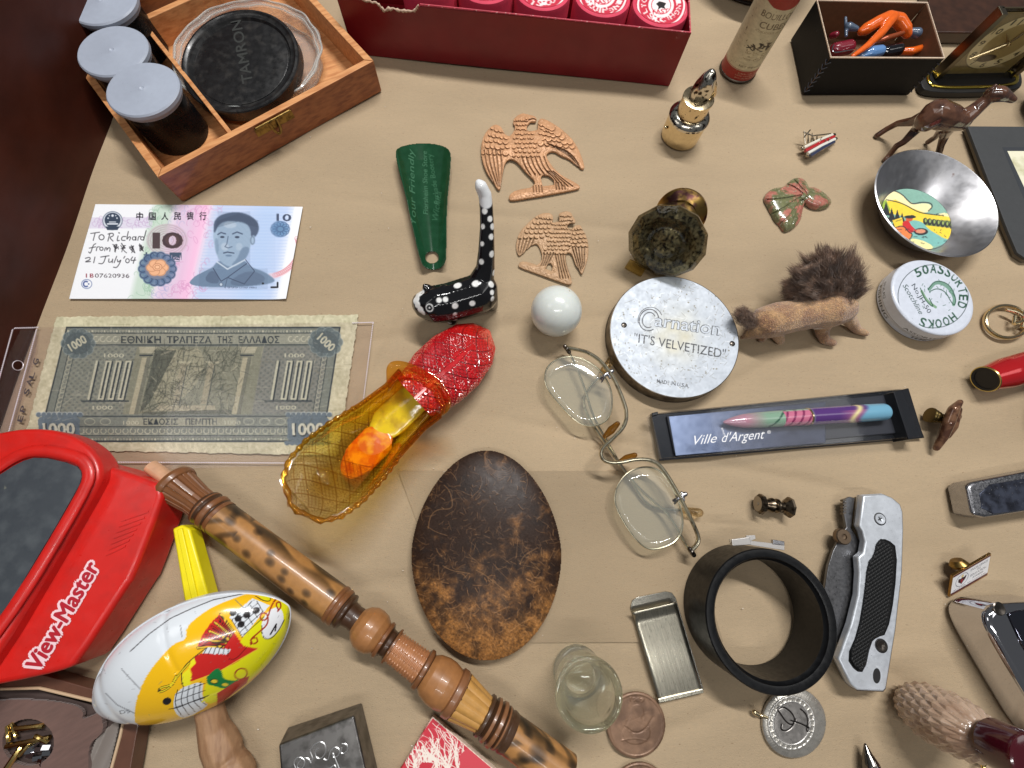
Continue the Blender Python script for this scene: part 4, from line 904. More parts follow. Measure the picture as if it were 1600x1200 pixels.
cg.noise(4, 3, 77); cg.a[:] = 128+(cg.a-128)*1.12-14
def gedge(u, v):
    n = lambda t, s: .022*np.sin(t*63+s)+.016*np.sin(t*150+2*s)+.014*np.sin(t*341+s)
    e = np.zeros(u.shape+(3,)); k = lambda q: np.exp(-(q/.012)**2)
    e[..., 0] = n(v, 1)*k(u)+n(v, 3)*k(1-u); e[..., 1] = n(u, 2)*k(v)+n(u, 5)*k(1-v); return e
sheet('banknote', qg, cg, M('old_note_paper', attr=True, rough=.75, var=.05, vs=2, bump=.25, bs=4, bump2=.2, bs2=25), z=.045, nu=620, nv=290, wave=lambda u, v: .018*np.sin(u*9+v*3)+.01*np.sin(u*23)*np.sin(v*11), thick=.01, edge=gedge,
      tag=('old worn grey-green Greek 1000 drachma banknote inside the clear plastic sleeve', 'banknote'))

# ================================================================ green shoehorn
cvh = Cv(605, 215, 720, 430, 2.2, (22, 66, 40)); cvh.noise(3, 14, 4)
lt = (84, 128, 100)
cvh.text('Florsheim Shoe Store', (669, 335), (667, 236), 8, lt, 0, .2, al=.75).text('Your Friendly', (650, 350), (646, 232), 9, lt, .0, .3, al=.75).text('Parkade Bootery', (687, 318), (675, 240), 8.5, lt, 0, .1, al=.6).text('Wichita', (684, 345), (690, 300), 10, lt, 0, .3, al=.5)
def horn(X, Y, D):
    xc = 661+(Y-224)*.09; hw_ = 44-(Y-224)*.125; t = np.clip(np.abs(X-xc)/hw_, 0, 1); return 0.1+.75*t**2+.15*np.clip((250-Y)/40, 0, 1)
def hornout():
    return [(617, 238), (622, 230), (640, 225), (661, 223), (684, 225), (700, 231), (705, 241), (703, 270), (698, 320), (697, 395), (696, 410), (688, 420), (676, 422), (664, 419), (657, 408), (648, 370), (632, 300), (621, 260)]
ho = relief('shoehorn', [hornout()], horn, .0, M('green_enamel', attr=True, rough=.15, coat=.8, var=.08, vs=3, speck=(80, 110, 90), spk=14, spt=.78), step=.8, holes=[ellpts(675, 402, 10, 9, 24)], cv=cvh, smooth_n=1, skirt=False,
            tag=('dark green enamelled metal shoehorn with faint lettering and a hanging hole', 'shoehorn'))
md = ho.modifiers.new('t', 'SOLIDIFY'); md.thickness = .05; md.offset = -1

# ================================================================ eagles
def cr(L): return [(590+x/4, 160+y/4) for x, y in L]
m_terra = M('copper_coloured_casting', attr=True, rough=.48, metal=.15, var=.14, vs=2.5, bump=.25, bs=14, rvar=.08)
m_terra2 = M('pale_copper_casting', attr=True, rough=.5, metal=.1, var=.12, vs=2.5, bump=.3, bs=16, rvar=.08)
e1_body = cr([(843, 128), (850, 100), (880, 75), (910, 66), (945, 75), (985, 85), (997, 105), (988, 122), (960, 118), (945, 130), (930, 160), (940, 178), (990, 175), (1002, 160), (1000, 115), (1020, 97), (1060, 108), (1130, 150), (1190, 200), (1235, 250), (1270, 320), (1293, 390), (1292, 420), (1262, 408), (1225, 375), (1195, 350), (1150, 335), (1100, 300), (1055, 320), (1060, 350), (1100, 410), (1150, 455), (1200, 480), (1262, 515), (1265, 535), (1215, 548), (1180, 540), (1110, 548), (1100, 520), (1105, 480), (1060, 450), (1022, 455), (1025, 500), (1045, 550), (1000, 565), (950, 565), (955, 525), (985, 510), (975, 480), (930, 440), (890, 390), (865, 365), (830, 350), (800, 370), (785, 430), (775, 500), (768, 545), (750, 545), (715, 490), (670, 420), (645, 330), (648, 240), (680, 175), (730, 132), (775, 150), (790, 190), (820, 215), (845, 190), (862, 150)])
e1_br = cr([(825, 575), (860, 548), (960, 530), (1100, 515), (1200, 498), (1262, 520), (1268, 538), (1180, 556), (1020, 585), (880, 608), (828, 614), (818, 595)])
def scales(cv, quad, nr, nc, r, ang):
    # overlapping scale feathers over a quad (root-left, root-right, tip-right, tip-left), tips laid first
    q = np.array(quad, float); a = math.radians(ang)
    for i in range(nr, -1, -1):
        v = i/nr
        for j in range(nc+1):
            u = (j+.5*(i % 2))/nc; p_ = (q[0]*(1-u)+q[1]*u)*(1-v)+(q[3]*(1-u)+q[2]*u)*v; rr = r*rng.uniform(.85, 1.2); aa = a+rng.normal(0, .2); p_ = p_+rng.normal(0, r*.12, 2)
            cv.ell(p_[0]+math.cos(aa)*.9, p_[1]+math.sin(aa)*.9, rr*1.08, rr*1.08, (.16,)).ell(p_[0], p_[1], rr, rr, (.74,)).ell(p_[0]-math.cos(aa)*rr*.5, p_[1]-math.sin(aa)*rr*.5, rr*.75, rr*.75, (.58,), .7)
    return cv
def feather_field(cv, rows):
    for (x0, y0, x1, y1, n, r, dx, dy) in rows:       # scallop rows
        for i in range(n):
            t = (i+.5)/n; x_, y_ = x0+(x1-x0)*t, y0+(y1-y0)*t; a = math.degrees(math.atan2(dy, dx))
            cv.ring(x_, y_, r, r, 1.4, (0,), 1.0, a0=a-75, a1=a+75).ell(x_+dx*r*.2, y_+dy*r*.2, r*.6, r*.6, (.78,), .35)
    return cv
def grooves(cv, L, w=1.3):
    for g_ in L: cv.curve(g_, w, (0,), .95)
    return cv
def eagle(name, polys, hv, mat, th, tag, bumpy, base=(198, 150, 110)):
    def zf(X, Y, D):
        f_ = blur(hv.sample(X, Y)[..., 0], 1); dome = 1-np.exp(-D/9.0); q_ = rng.normal(0, 1, (X.shape[0]//3+2, X.shape[1]//3+2)); nz = np.kron(q_, np.ones((3, 3)))[:X.shape[0], :X.shape[1]]
        return th*(.35+.65*dome)+.26*(f_-.6)*np.clip(D/3, 0, 1)+bumpy*blur(nz, 2)*np.clip(D/3, 0, 1)
    f3 = blur(hv.a[..., 0], 2)[..., None]; cc_ = Cv(hv.x0, hv.y0, hv.x0+(hv.w-1)/hv.res, hv.y0+(hv.h-1)/hv.res, hv.res, base); cc_.a = cc_.a[:hv.h, :hv.w]; cc_.a[:] = cc_.a*np.clip(.62+.62*f3[:cc_.a.shape[0], :cc_.a.shape[1]], .6, 1.1)  # grooves darkened in the colour: painted occlusion shade as well as tarnish
    return relief(name, polys, zf, .0, mat, step=.62, smooth_n=2, tag=tag, sharp=0, cv=cc_)
c4 = lambda x, y: (590+x/4, 160+y/4)
h1 = Cv(745, 170, 920, 320, 2, (.6,))
def row(x0, y0, x1, y1, n, r, ang): a = math.radians(ang); p0, p1 = c4(x0, y0), c4(x1, y1); return (p0[0], p0[1], p1[0], p1[1], n, r/4, math.cos(a), math.sin(a))
scales(h1, [c4(705, 150), c4(790, 175), c4(800, 310), c4(660, 310)], 4, 4, 4.6, 105)
scales(h1, [c4(1010, 120), c4(1090, 160), c4(1215, 270), c4(1020, 250)], 4, 5, 4.6, 60)
scales(h1, [c4(860, 105), c4(930, 105), c4(1000, 330), c4(850, 330)], 8, 5, 2.9, 90)
grooves(h1, [[c4(a_, 300), c4(a_+15, 400), c4(b__, 525)] for a_, b__ in ((665, 735), (690, 750), (715, 758), (738, 762), (765, 768))]+[[c4(1060+25*i, 255-3*i+12*i), c4(1140+22*i, 300+10*i), c4(1215+13*i, 345+18*i)] for i in range(5)]
        +[[c4(900+28*i, 340), c4(920+28*i, 400), c4(955+30*i, 455)] for i in range(6)]+[[c4(1060+12*i, 430), c4(1110+16*i, 480), c4(1130+30*i, 525)] for i in range(4)]+[[c4(970+18*i, 520), c4(975+18*i, 560)] for i in range(4)]+[[c4(1110+18*i, 500), c4(1118+18*i, 545)] for i in range(4)])
h1.ell(*c4(930, 100), 2, 1.6, (1.1,)).curve([c4(945, 110), c4(975, 100), c4(992, 112)], 1.2, (0,))
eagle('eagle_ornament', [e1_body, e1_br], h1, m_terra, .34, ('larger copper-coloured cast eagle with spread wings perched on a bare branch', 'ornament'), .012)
e2_body = cr([(1130, 710), (1135, 690), (1175, 678), (1210, 685), (1218, 705), (1238, 735), (1235, 758), (1215, 750), (1190, 760), (1185, 785), (1215, 790), (1235, 765), (1270, 765), (1280, 790), (1305, 830), (1322, 900), (1315, 980), (1290, 1050), (1278, 1080), (1255, 1040), (1235, 1010), (1215, 945), (1185, 935), (1175, 975), (1190, 1030), (1210, 1085), (1215, 1125), (1170, 1120), (1100, 1085), (1085, 1050), (1095, 1025), (1080, 1000), (1060, 1020), (1050, 1045), (1000, 1040), (975, 1025), (1020, 1000), (1030, 960), (1010, 900), (990, 880), (945, 905), (905, 950), (878, 962), (865, 920), (865, 870), (885, 810), (940, 750), (1000, 700), (1060, 685), (1095, 700), (1100, 735), (1085, 750), (1110, 750), (1140, 735)])
e2_br = cr([(878, 1010), (900, 990), (960, 1000), (1040, 1035), (1120, 1065), (1215, 1110), (1218, 1128), (1200, 1143), (1120, 1115), (980, 1065), (880, 1030)])
h2 = Cv(800, 325, 925, 450, 2.2, (.6,))
scales(h2, [c4(1000, 710), c4(1090, 720), c4(1060, 830), c4(890, 840)], 4, 5, 3.7, 115)
scales(h2, [c4(1200, 790), c4(1280, 780), c4(1312, 890), c4(1195, 890)], 4, 4, 3.5, 85)
scales(h2, [c4(1135, 705), c4(1205, 705), c4(1185, 940), c4(1035, 940)], 9, 6, 2.4, 92)
grooves(h2, [[c4(890+22*i, 850), c4(880+20*i, 900), c4(875+14*i, 945)] for i in range(5)]+[[c4(1215+20*i, 905), c4(1235+14*i, 970), c4(1262+8*i, 1060-10*i)] for i in range(5)]+[[c4(1040+20*i, 940), c4(1035+14*i, 985), c4(1020+14*i, 1020)] for i in range(4)]+[[c4(1110+16*i, 950), c4(1125+14*i, 1020), c4(1140+18*i, 1100)] for i in range(5)])
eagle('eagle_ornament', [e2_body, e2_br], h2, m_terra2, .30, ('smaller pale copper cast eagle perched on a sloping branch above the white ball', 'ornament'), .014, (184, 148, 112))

# ================================================================ unakite butterfly, small boat pin
m_una = M('green_pink_stone', (112, 114, 80), .2, col2=(176, 112, 98), ms=1.0, lo=.48, hi=.56, var=.25, vs=4, coat=.6, speck=(150, 150, 128), spk=6, spt=.62)
wl = [(1198, 300), (1210, 293), (1225, 292), (1232, 284), (1242, 277), (1256, 278), (1264, 290), (1266, 300), (1258, 315), (1254, 330), (1252, 345), (1240, 358), (1226, 364), (1218, 352), (1210, 344), (1204, 332), (1198, 320), (1193, 310)]
wr = [(1256, 296), (1270, 290), (1288, 300), (1300, 312), (1298, 322), (1284, 328), (1268, 326), (1254, 316)]
hu = Cv(1185, 270, 1310, 370, 2.2, (.6,)); grooves(hu, [[(1250, 308), (1225, 325), (1205, 335)], [(1252, 312), (1232, 340), (1215, 352)], [(1252, 305), (1225, 310), (1198, 312)], [(1254, 312), (1246, 330), (1238, 350)], [(1256, 296), (1262, 304), (1256, 314)], [(1230, 288), (1242, 292), (1254, 302)], [(1240, 280), (1248, 288), (1256, 298)]], 2.0)
relief('stone_butterfly', [wl, wr], lambda X, Y, D: .55*(1-np.exp(-D/7.))+.2*(hu.sample(X, Y)[..., 0]-.6)*np.clip(D/3, 0, 1)+.06, 0, m_una, step=.7, tag=('polished green and pink stone carved as a butterfly or leaves', 'carved stone'), sharp=0)
bt = thing('boat_pin', 'tiny metal ship pin with white, red and blue enamel stripes', 'pin', V(1280, 228, 0))
m_sil = M('tarnished_silver', (176, 166, 150), .25, 1.0, var=.25, vs=8)
v, f = organic_vf([[(P(1253, 232, .35), .14), (P(1280, 222, .5), .2), (P(1303, 211, .4), .15)], [(P(1262, 243, .3), .16), (P(1285, 232, .4), .16), (P(1306, 217, .35), .13)]], .03, 3); mk('hull', v, f, m_sil, bt)
for c_, a_, b__ in (((226, 222, 206), (1256, 231), (1300, 211)), ((180, 40, 46), (1258, 236), (1303, 214)), ((228, 226, 216), (1262, 240), (1304, 218)), ((52, 58, 84), (1266, 244), (1303, 222))):
    tube('enamel_stripe', [V(*a_, .52), V((a_[0]+b__[0])/2, (a_[1]+b__[1])/2-1, .66), V(*b__, .5)], .125, M('stripe_enamel', c_, .2, coat=.6), bt, seg=8)
for i in range(9):
    x_ = 1258+i*4.6; tube('rigging', [V(x_, 225-i*1.2, .4), V(x_-2+(i % 3)*2, 204+i*1.7+(i % 2)*4, .85)], [.08, .03], m_sil, bt, seg=6)
tube('rigging', [V(1255, 206, .8), V(1270, 212, .7), V(1298, 209, .6)], .05, m_sil, bt, seg=6); tube('rigging', [V(1256, 215, .7), V(1266, 203, .8)], .05, m_sil, bt, seg=6)

# ================================================================ gold pan, hooks tin
pc = V(1458, 318, 1.45); PR = (V(1553, 330, 1.45)-V(1364, 306, 1.45)).length/2
fc = Vector((pc.x, pc.y, 0)); pr_ = PR*.60
m_pan = M('worn_bare_steel', (196, 196, 200), .33, 1.0, var=.05, vs=.8, rvar=.05, col2=(176, 174, 174), ms=.6, lo=.35, hi=.9, bump=.04, bs=9, speck=(110, 70, 50), spk=1.3, spt=.70)
gp_ = thing('gold_pan', 'miniature steel gold pan with a colourful printed scene of a prospector in its base', 'pan', fc)
sx, sy = V(1435, 341, .1).x-fc.x, V(1435, 341, .1).y-fc.y
tilt = frame((0, 0, 0), (-.09, .05, 1)); base = V(1437, 342, .35)
m = Matrix.Translation(base) @ tilt.to_3x3().to_4x4()
k_off = (pc-base); H_ = 1.5
v, f = lathe_vf([(0, -.04), (pr_, -.04), (pr_*1.0, 0.0), (PR*.99, H_), (PR*1.0, H_+.02), (PR*1.02, H_-.02), (PR*1.0, H_-.07), (pr_*1.02, -.1), (0, -.1)], 96)
mk('pan_body', np.c_[v[:, 0]+fc.x+(base.x-fc.x)*(1-v[:, 2]/H_)*.55, v[:, 1]+fc.y+(base.y-fc.y)*(1-v[:, 2]/H_)*.55, v[:, 2]+.12+(.1-.06*v[:, 0]/PR)*1.0*np.clip(v[:, 2]/H_, 0, 1)], f, m_pan, gp_)
dc = Vector((fc.x+(base.x-fc.x)*.55, fc.y+(base.y-fc.y)*.55, .10))
pcx, pcy = PX([[dc.x, dc.y, dc.z]]); pcx, pcy = float(pcx[0]), float(pcy[0]); dX, dY = pcx-1437, pcy-342
cp_ = Cv(1370, 280, 1515, 400, 2.2, (128, 172, 156))
bl = (34, 40, 44); O = lambda L: [(x_, y_) for x_, y_ in L]
def Cr(L): return [(1340+x_/4, 120+y_/4) for x_, y_ in L]
cp_.poly(chaikin(Cr([(120, 760), (190, 720), (240, 710), (300, 735), (340, 780), (390, 800), (440, 790), (490, 805), (470, 850), (420, 850), (300, 830), (180, 790)])), (238, 226, 172)).curve(Cr([(180, 735), (240, 708), (300, 735), (335, 775), (365, 800), (420, 785), (480, 790), (492, 815), (465, 840)]), 1.6, bl)
cp_.poly(chaikin(Cr([(520, 860), (570, 850), (640, 880), (640, 960), (540, 890)])), (238, 226, 172)).poly(Cr([(150, 790), (260, 770), (380, 830), (460, 860), (620, 880), (640, 1030), (560, 1010), (440, 940), (300, 870), (160, 850)]), (240, 206, 62)).curve(Cr([(200, 770), (300, 790), (400, 850), (480, 862), (560, 870)]), 1.4, bl)
cp_.poly(Cr([(140, 800), (200, 770), (230, 840), (160, 870)]), (150, 180, 70))
for (x_, y_) in ((165, 800), (200, 810), (235, 850), (270, 860), (300, 880), (170, 870), (210, 900), (250, 920)): cp_.poly(Cr([(x_-26, y_+60), (x_-8, y_), (x_, y_-30), (x_+10, y_+5), (x_+28, y_+60)]), bl)
cp_.poly(Cr([(430, 890), (620, 900), (630, 950), (440, 930)]), (120, 140, 70))
for k_ in range(7): cp_.ell(*Cr([(445+k_*27, 905+4*k_)])[0], 3.4, 5.5, bl); cp_.ell(*Cr([(448+k_*27, 900+4*k_)])[0], 1.6, 3, (150, 170, 90))
cp_.poly(chaikin(Cr([(330, 900), (420, 900), (470, 960), (560, 1010), (600, 1040), (520, 1060), (420, 1060), (350, 980)])), (120, 180, 172)).poly(chaikin(Cr([(340, 1010), (420, 1020), (500, 1060), (480, 1090), (380, 1060)])), (236, 224, 160)).poly(Cr([(470, 935), (620, 960), (610, 1010), (560, 1000)]), (242, 208, 60))
cp_.poly(Cr([(150, 880), (220, 920), (260, 1000), (200, 990), (150, 930)]), (224, 128, 84)).poly(Cr([(240, 900), (300, 880), (310, 930), (260, 950)]), (236, 200, 60))
cp_.poly(chaikin(Cr([(300, 910), (340, 895), (365, 950), (380, 975), (330, 975), (305, 945)])), (200, 40, 44)).poly(chaikin(Cr([(255, 945), (310, 930), (340, 975), (370, 985), (340, 1030), (310, 1000), (260, 975)])), (230, 128, 70)).curve(Cr([(255, 945), (310, 930), (340, 975), (370, 985), (340, 1030)]), 1.4, bl)
cp_.ell(*Cr([(345, 890)])[0], 5.5, 4, (206, 90, 50)).ell(*Cr([(350, 878)])[0], 9, 2.5, bl).ell(*Cr([(418, 970)])[0], 11, 5.5, bl).ell(*Cr([(415, 967)])[0], 8, 3.4, (210, 140, 110)).line(Cr([(350, 930), (385, 965)]), 2.2, (200, 40, 44))
for k_ in range(40): a_ = Cr([(rng.uniform(150, 620), rng.uniform(840, 1060))])[0]; cp_.line([a_, (a_[0]+rng.normal(0, 4), a_[1]+rng.normal(0, 2))], 1.1, bl, .7)
n_r, n_t = 90, 200; rr, tt_ = np.meshgrid(np.linspace(.001, pr_*.985, n_r), np.linspace(0, 2*math.pi, n_t, endpoint=False)); Pq = np.stack([dc.x+rr*np.cos(tt_), dc.y+rr*np.sin(tt_), np.full_like(rr, .128)], -1)
ii = np.arange(n_r*n_t).reshape(n_t, n_r); jj = np.roll(ii, -1, 0); Fq = np.c_[ii[:, :-1].ravel(), ii[:, 1:].ravel(), jj[:, 1:].ravel(), jj[:, :-1].ravel()].tolist(); X, Y = PX(Pq)
mk('printed_disc', Pq.reshape(-1, 3), Fq, M('disc_print', attr=True, rough=.45, var=.06, vs=5, speck=(150, 140, 110), spk=9, spt=.74), gp_, cols=cp_.sample(X-dX, Y-dY).reshape(-1, 3), sharp=0)

hz = 1.35; hc = V(1458, 463, hz); HR = (V(1521, 470, hz)-V(1394, 458, hz)).length/2
hb = Vector((hc.x, hc.y, 0)); ht = thing('hooks_tin', 'round white printed tin of fifty assorted fishing hooks below the gold pan', 'tin', hb); hm = Matrix.Translation(hb)
wt_ = (206, 212, 224); m_htin = M('white_printed_tin', attr=True, rough=.3, var=.05, vs=3, coat=.2, speck=(120, 120, 130), spk=10, spt=.73, bump=.03, bs=8)
chk = Cv(1385, 398, 1530, 530, 2.4, wt_); ge = (46, 84, 66); kk = .90
R_ = 62; chk.ring(1458, 463, 55, 55*kk, 1, (60, 70, 72))
chk.arc('50ASSORTED HOOKS', 1458, 463, 41, 41*kk, -128, 118, 14, ge, .02)
chk.text('No.JH-50', (1424, 446), (1450, 490), 7, (50, 60, 66), .0).text('Scotchline', (1410, 446), (1437, 492), 8, (50, 70, 66), 0, .3)
chk.curve([(1452, 452), (1462, 440), (1480, 446), (1492, 464), (1490, 476)], 5, (96, 140, 116), .8).curve([(1450, 452), (1462, 437), (1484, 444), (1494, 466), (1492, 478), (1486, 472), (1478, 456), (1464, 450), (1452, 456)], 1.3, ge).curve([(1440, 455), (1448, 470), (1462, 480)], 4, (110, 150, 110), .8).curve([(1438, 450), (1446, 470), (1460, 482), (1452, 466)], 1.3, ge)
for k_ in range(26): a_ = (rng.uniform(1438, 1490), rng.uniform(440, 484)); chk.line([a_, (a_[0]+rng.normal(0, 3), a_[1]+rng.normal(0, 3))], .9, ge, .7)
rr, tt_ = np.meshgrid(np.linspace(.001, HR*.93, 110), np.linspace(0, 2*math.pi, 300, endpoint=False)); Pq = np.stack([hb.x+rr*np.cos(tt_), hb.y+rr*np.sin(tt_), np.full_like(rr, hz)], -1)
ii = np.arange(110*300).reshape(300, 110); jj = np.roll(ii, -1, 0); Fq = np.c_[ii[:, :-1].ravel(), ii[:, 1:].ravel(), jj[:, 1:].ravel(), jj[:, :-1].ravel()].tolist(); X, Y = PX(Pq)
mk('lid_top', Pq.reshape(-1, 3), Fq, m_htin, ht, cols=chk.sample(X, Y).reshape(-1, 3), sharp=0)
cs_ = Cv(0, 0, 360, 140, 2, wt_)
for w_, a0, a1, z_ in (('ASSORTED', 226, 282, .62), ('SNUG', 150, 178, .62), ('FISHING', 150, 205, .12), ('TEMPERED', 245, 300, .1)): cs_.text(w_, (a0, 140-z_*100), (a1, 140-z_*100), 22 if z_ < .3 else 18, (50, 56, 60), .01)
cs_.line([(0, 140-55), (360, 140-55)], 2, (130, 134, 146))
zr = lambda Z: np.where(Z < .52, HR*.965, np.where(Z > hz-.13, HR*(.93+.07*np.sqrt(np.clip(1-((Z-(hz-.13))/.13)**2, 0, 1))), HR))
cyl_print('tin_side', hm, HR, .02, hz, lambda t, z: cs_.sample(t, 140-z*100), ht, 360, 90, m_htin, rad=zr)

# ================================================================ glass knob, tin lid, ball
kf = V(1041, 380, 3.0); kback = V(1064, 333, 1.5); ax = (kf-kback).normalized()
kn = thing('glass_doorknob', 'faceted dark glass door knob with an aged brass collar lying above the round tin lid', 'door knob', V(1050, 345, 0))
fm = frame(kback, ax, (1, 0, 0)); Lk = (kf-kback).length; KR = 2.5
m_kglass = glassy('smoky_glass', (240, 238, 226), .02, .45, bump=.3, bs=2)
m_kfoil = M('mottled_foil_backing', (168, 158, 128), .22, .7, col2=(40, 36, 28), ms=5, lo=.36, hi=.62, bump=.8, bs=4)
def facet_vf(prof, seg=12, ph=0):
    v, f = lathe_vf(prof, seg); return v, f
v, f = facet_vf([(0, .5), (.95, .5), (1.25, .9), (KR*.98, Lk-.25), (KR, Lk), (KR*.88, Lk+.28), (KR*.5, Lk+.30), (KR*.40, Lk+.22), (KR*.34, Lk+.42), (KR*.2, Lk+.46), (0, Lk+.46)], 12)
mk('glass_head', xf(v, fm), f, m_kglass, kn, smooth=False)
v, f = facet_vf([(0, .6), (.9, .6), (1.1, .95), (KR*.84, Lk-.3), (KR*.9, Lk-.1), (KR*.72, Lk+.02), (KR*.46, Lk-.45), (KR*.36, Lk-.1), (KR*.3, Lk+.2), (0, Lk+.2)], 12)
r_ = np.random.default_rng(3); v = v+r_.normal(0, .05, v.shape)
mk('foil_core', xf(v, fm), f, m_kfoil, kn, smooth=False)
lathe('brass_collar', [(0, -.75), (.9, -.75), (1.0, -.7), (1.02, -.35), (1.5, -.25), (1.7, -.1), (1.72, .12), (1.55, .3), (1.3, .42), (1.15, .55), (0, .55)], fm, M('dull_brass', (158, 128, 72), .3, 1.0, col2=(96, 64, 62), ms=1.6, lo=.48, hi=.6), kn)
v, f = box_vf(frame(V(992, 420, 0), (0, 0, 1), (1, -.6, 0)), 1.3, .8, .25); 
wd = mk('facet_highlight', v, f, glassy('facet_highlight_glass', (255, 246, 214), .05, .5), kn, smooth=False); bevel_mesh(wd, .08)  # added clear piece that stands in for a facet's highlight

lz = 1.05; lc_ = V(1054, 523, lz); LR = (V(1155, 528, lz)-V(953, 519, lz)).length/2; lb = Vector((lc_.x, lc_.y, 0))
lt_ = thing('round_tin', 'round silver tin engraved Carnation "It\'s Velvetized" with two rivets', 'tin lid', lb)
cvl = Cv(945, 425, 1165, 625, 2.4, (184, 191, 200)); cvl.noise(5, 7, 2).noise(5, 20, 8)
g_st = np.exp(-((cvl.X-1056)/34)**2-((cvl.Y-526)/36)**2)*(.5+.2*np.sin(cvl.X*.13)*np.sin(cvl.Y*.17)); cvl.a[:] = cvl.a*(1-g_st[..., None])+np.array((196, 184, 146.))*g_st[..., None]
eg = (58, 60, 64)
def outl(t, p0, p1, hh, sh=0):
    cvl.text(t, p0, p1, hh, eg, .03, sh); cvl.text(t, (p0[0]+.3, p0[1]), p1, hh*.985, (186, 193, 202), .006, sh)
outl('arnation', (1022, 509), (1124, 524), 20); 
cvl.ring(1014, 500, 15, 17, 1.5, eg, rot=.3, a0=45, a1=330).ring(1014, 500, 10, 12, 1.3, eg, rot=.3, a0=50, a1=315).ring(1016, 500, 19, 20, 1, eg, rot=.3, a0=150, a1=320)
cvl.text('"IT\'S VELVETIZED"', (989, 534), (1132, 560), 14.5, eg, .0, -.1); cvl.text('MADE IN U.S.A.', (1026, 598), (1076, 606), 6, eg, .01)
for k_ in range(420):
    a_, q_ = rng.uniform(0, 2*math.pi), 95*math.sqrt(rng.uniform(.05, 1)); x_, y_ = 1054+q_*math.cos(a_), 523+q_*.9*math.sin(a_)
    if q_ < 55 and rng.random() < .6: continue
    if rng.random() < .35: cvl.ell(x_, y_, rng.uniform(.5, 1.5), rng.uniform(.5, 1.3), (118, 112, 96), .8)
    else: L_ = rng.uniform(2, 9); b_a = rng.uniform(0, 3.14); cvl.line([(x_, y_), (x_+L_*math.cos(b_a), y_+L_*math.sin(b_a))], .7, (124, 122, 116) if rng.random() < .7 else (236, 238, 240), .6)
rr, tt_ = np.meshgrid(np.linspace(.001, LR*.985, 180), np.linspace(0, 2*math.pi, 420, endpoint=False)); Pq = np.stack([lb.x+rr*np.cos(tt_), lb.y+rr*np.sin(tt_), np.full_like(rr, lz)], -1)
ii = np.arange(180*420).reshape(420, 180); jj = np.roll(ii, -1, 0); Fq = np.c_[ii[:, :-1].ravel(), ii[:, 1:].ravel(), jj[:, 1:].ravel(), jj[:, :-1].ravel()].tolist(); X, Y = PX(Pq)
mk('engraved_top', Pq.reshape(-1, 3), Fq, M('engraved_tin', attr=True, rough=.5, metal=.15, spec=.4, rvar=.08, bump=.05, bs=20), lt_, cols=cvl.sample(X, Y).reshape(-1, 3), sharp=0)
lathe('lid_side', [(LR*.985, lz), (LR*.997, lz-.015), (LR, lz-.07), (LR, .05), (LR*1.008, .02), (LR*.99, .0)], Matrix.Translation(lb), M('tarnished_tin_side', (128, 118, 104), .4, .9, col2=(80, 70, 60), ms=2, lo=.4, hi=.7), lt_, seg=120, cap=False)
for x_, y_ in ((975, 508), (1144, 537)):
    c = V(x_, y_, lz); lathe('rivet', [(.17, .001), (.18, .03), (.14, .05), (.11, .02), (0, .04)], Matrix.Translation(c), m_darksteel, lt_, seg=24)

bc = V(869, 487, 1.55); BR = (V(909, 487, 1.55)-V(830, 487, 1.55)).length/2; n_ = 96
v, f = lathe_vf([(BR*math.sin(math.pi*i/n_), BR-BR*math.cos(math.pi*i/n_)) for i in range(n_+1)], 96)
mk('ball', xf(v, Matrix.Translation((bc.x, bc.y, 0))), f, M('glazed_marble', (214, 219, 214), .22, coat=.5, var=.02, vs=6, speck=(150, 140, 120), spk=2.2, spt=.73, sub=.05), tag=('glossy white stone ball between the cat figurine and the tin lid', 'ball'))

# ================================================================ cat figurine
cf = lambda x, y, h, r, q=1: (P(x, y, h), r, q)
chains = [[cf(686, 475, 1.9, 1.2), cf(704, 472, 1.8, 1.22), cf(728, 465, 1.8, 1.26), cf(748, 459, 1.85, 1.28), cf(754, 452, 2.1, 1.0)],
          [cf(751, 442, 2.3, .84), cf(758, 422, 3.0, .62), cf(760, 392, 3.9, .52), cf(761, 355, 4.8, .44), cf(760, 325, 5.5, .41), cf(758, 305, 6.0, .40), cf(752, 292, 6.4, .37), cf(748, 286, 6.55, .22)],
          [cf(680, 478, 1.95, 1.08), cf(667, 476, 1.9, .92), cf(660, 474, 1.8, .7)],
          [cf(700, 485, 1.2, .6), cf(706, 500, .25, .36)], [cf(722, 478, 1.0, .5), cf(712, 488, .25, .3)],
          [cf(764, 465, 1.2, .62), cf(770, 478, .25, .36)], [cf(752, 455, 1.0, .5), cf(750, 470, .25, .3)],
          [cf(668, 452, 2.5, .34), cf(663, 446, 2.8, .12)], [cf(690, 455, 2.5, .34), cf(694, 447, 2.8, .12)]]
v, f = organic_vf(chains, .06, 8, zmin=.01)
tr_ = bvh(v, f); col = np.tile(np.array([16, 16, 19.]), (len(v), 1))
def dot(x, y, r, c=(232, 232, 230)):
    h_, _n = hit(tr_, x, y)
    if h_ is None: return
    d = np.linalg.norm(v-np.array(h_), axis=1); k = np.clip((r-d)/.05+.5, 0, 1)[:, None]; col[:] = col*(1-k)+np.array(c)*k
v_f = v
for x_, y_, r_ in ((728, 427, .24), (715, 446, .24), (743, 443, .23), (696, 468, .17), (686, 469, .17), (711, 478, .19), (738, 474, .18), (711, 491, .14), (752, 409, .17), (772, 426, .2), (768, 444, .21), (769, 457, .16), (770, 467, .17), (769, 397, .2), (768, 370, .18), (766, 342, .17), (757, 330, .17), (754, 354, .15), (753, 381, .14), (764, 318, .13), (712, 500, .14), (702, 505, .15)):
    dot(x_, y_, r_)
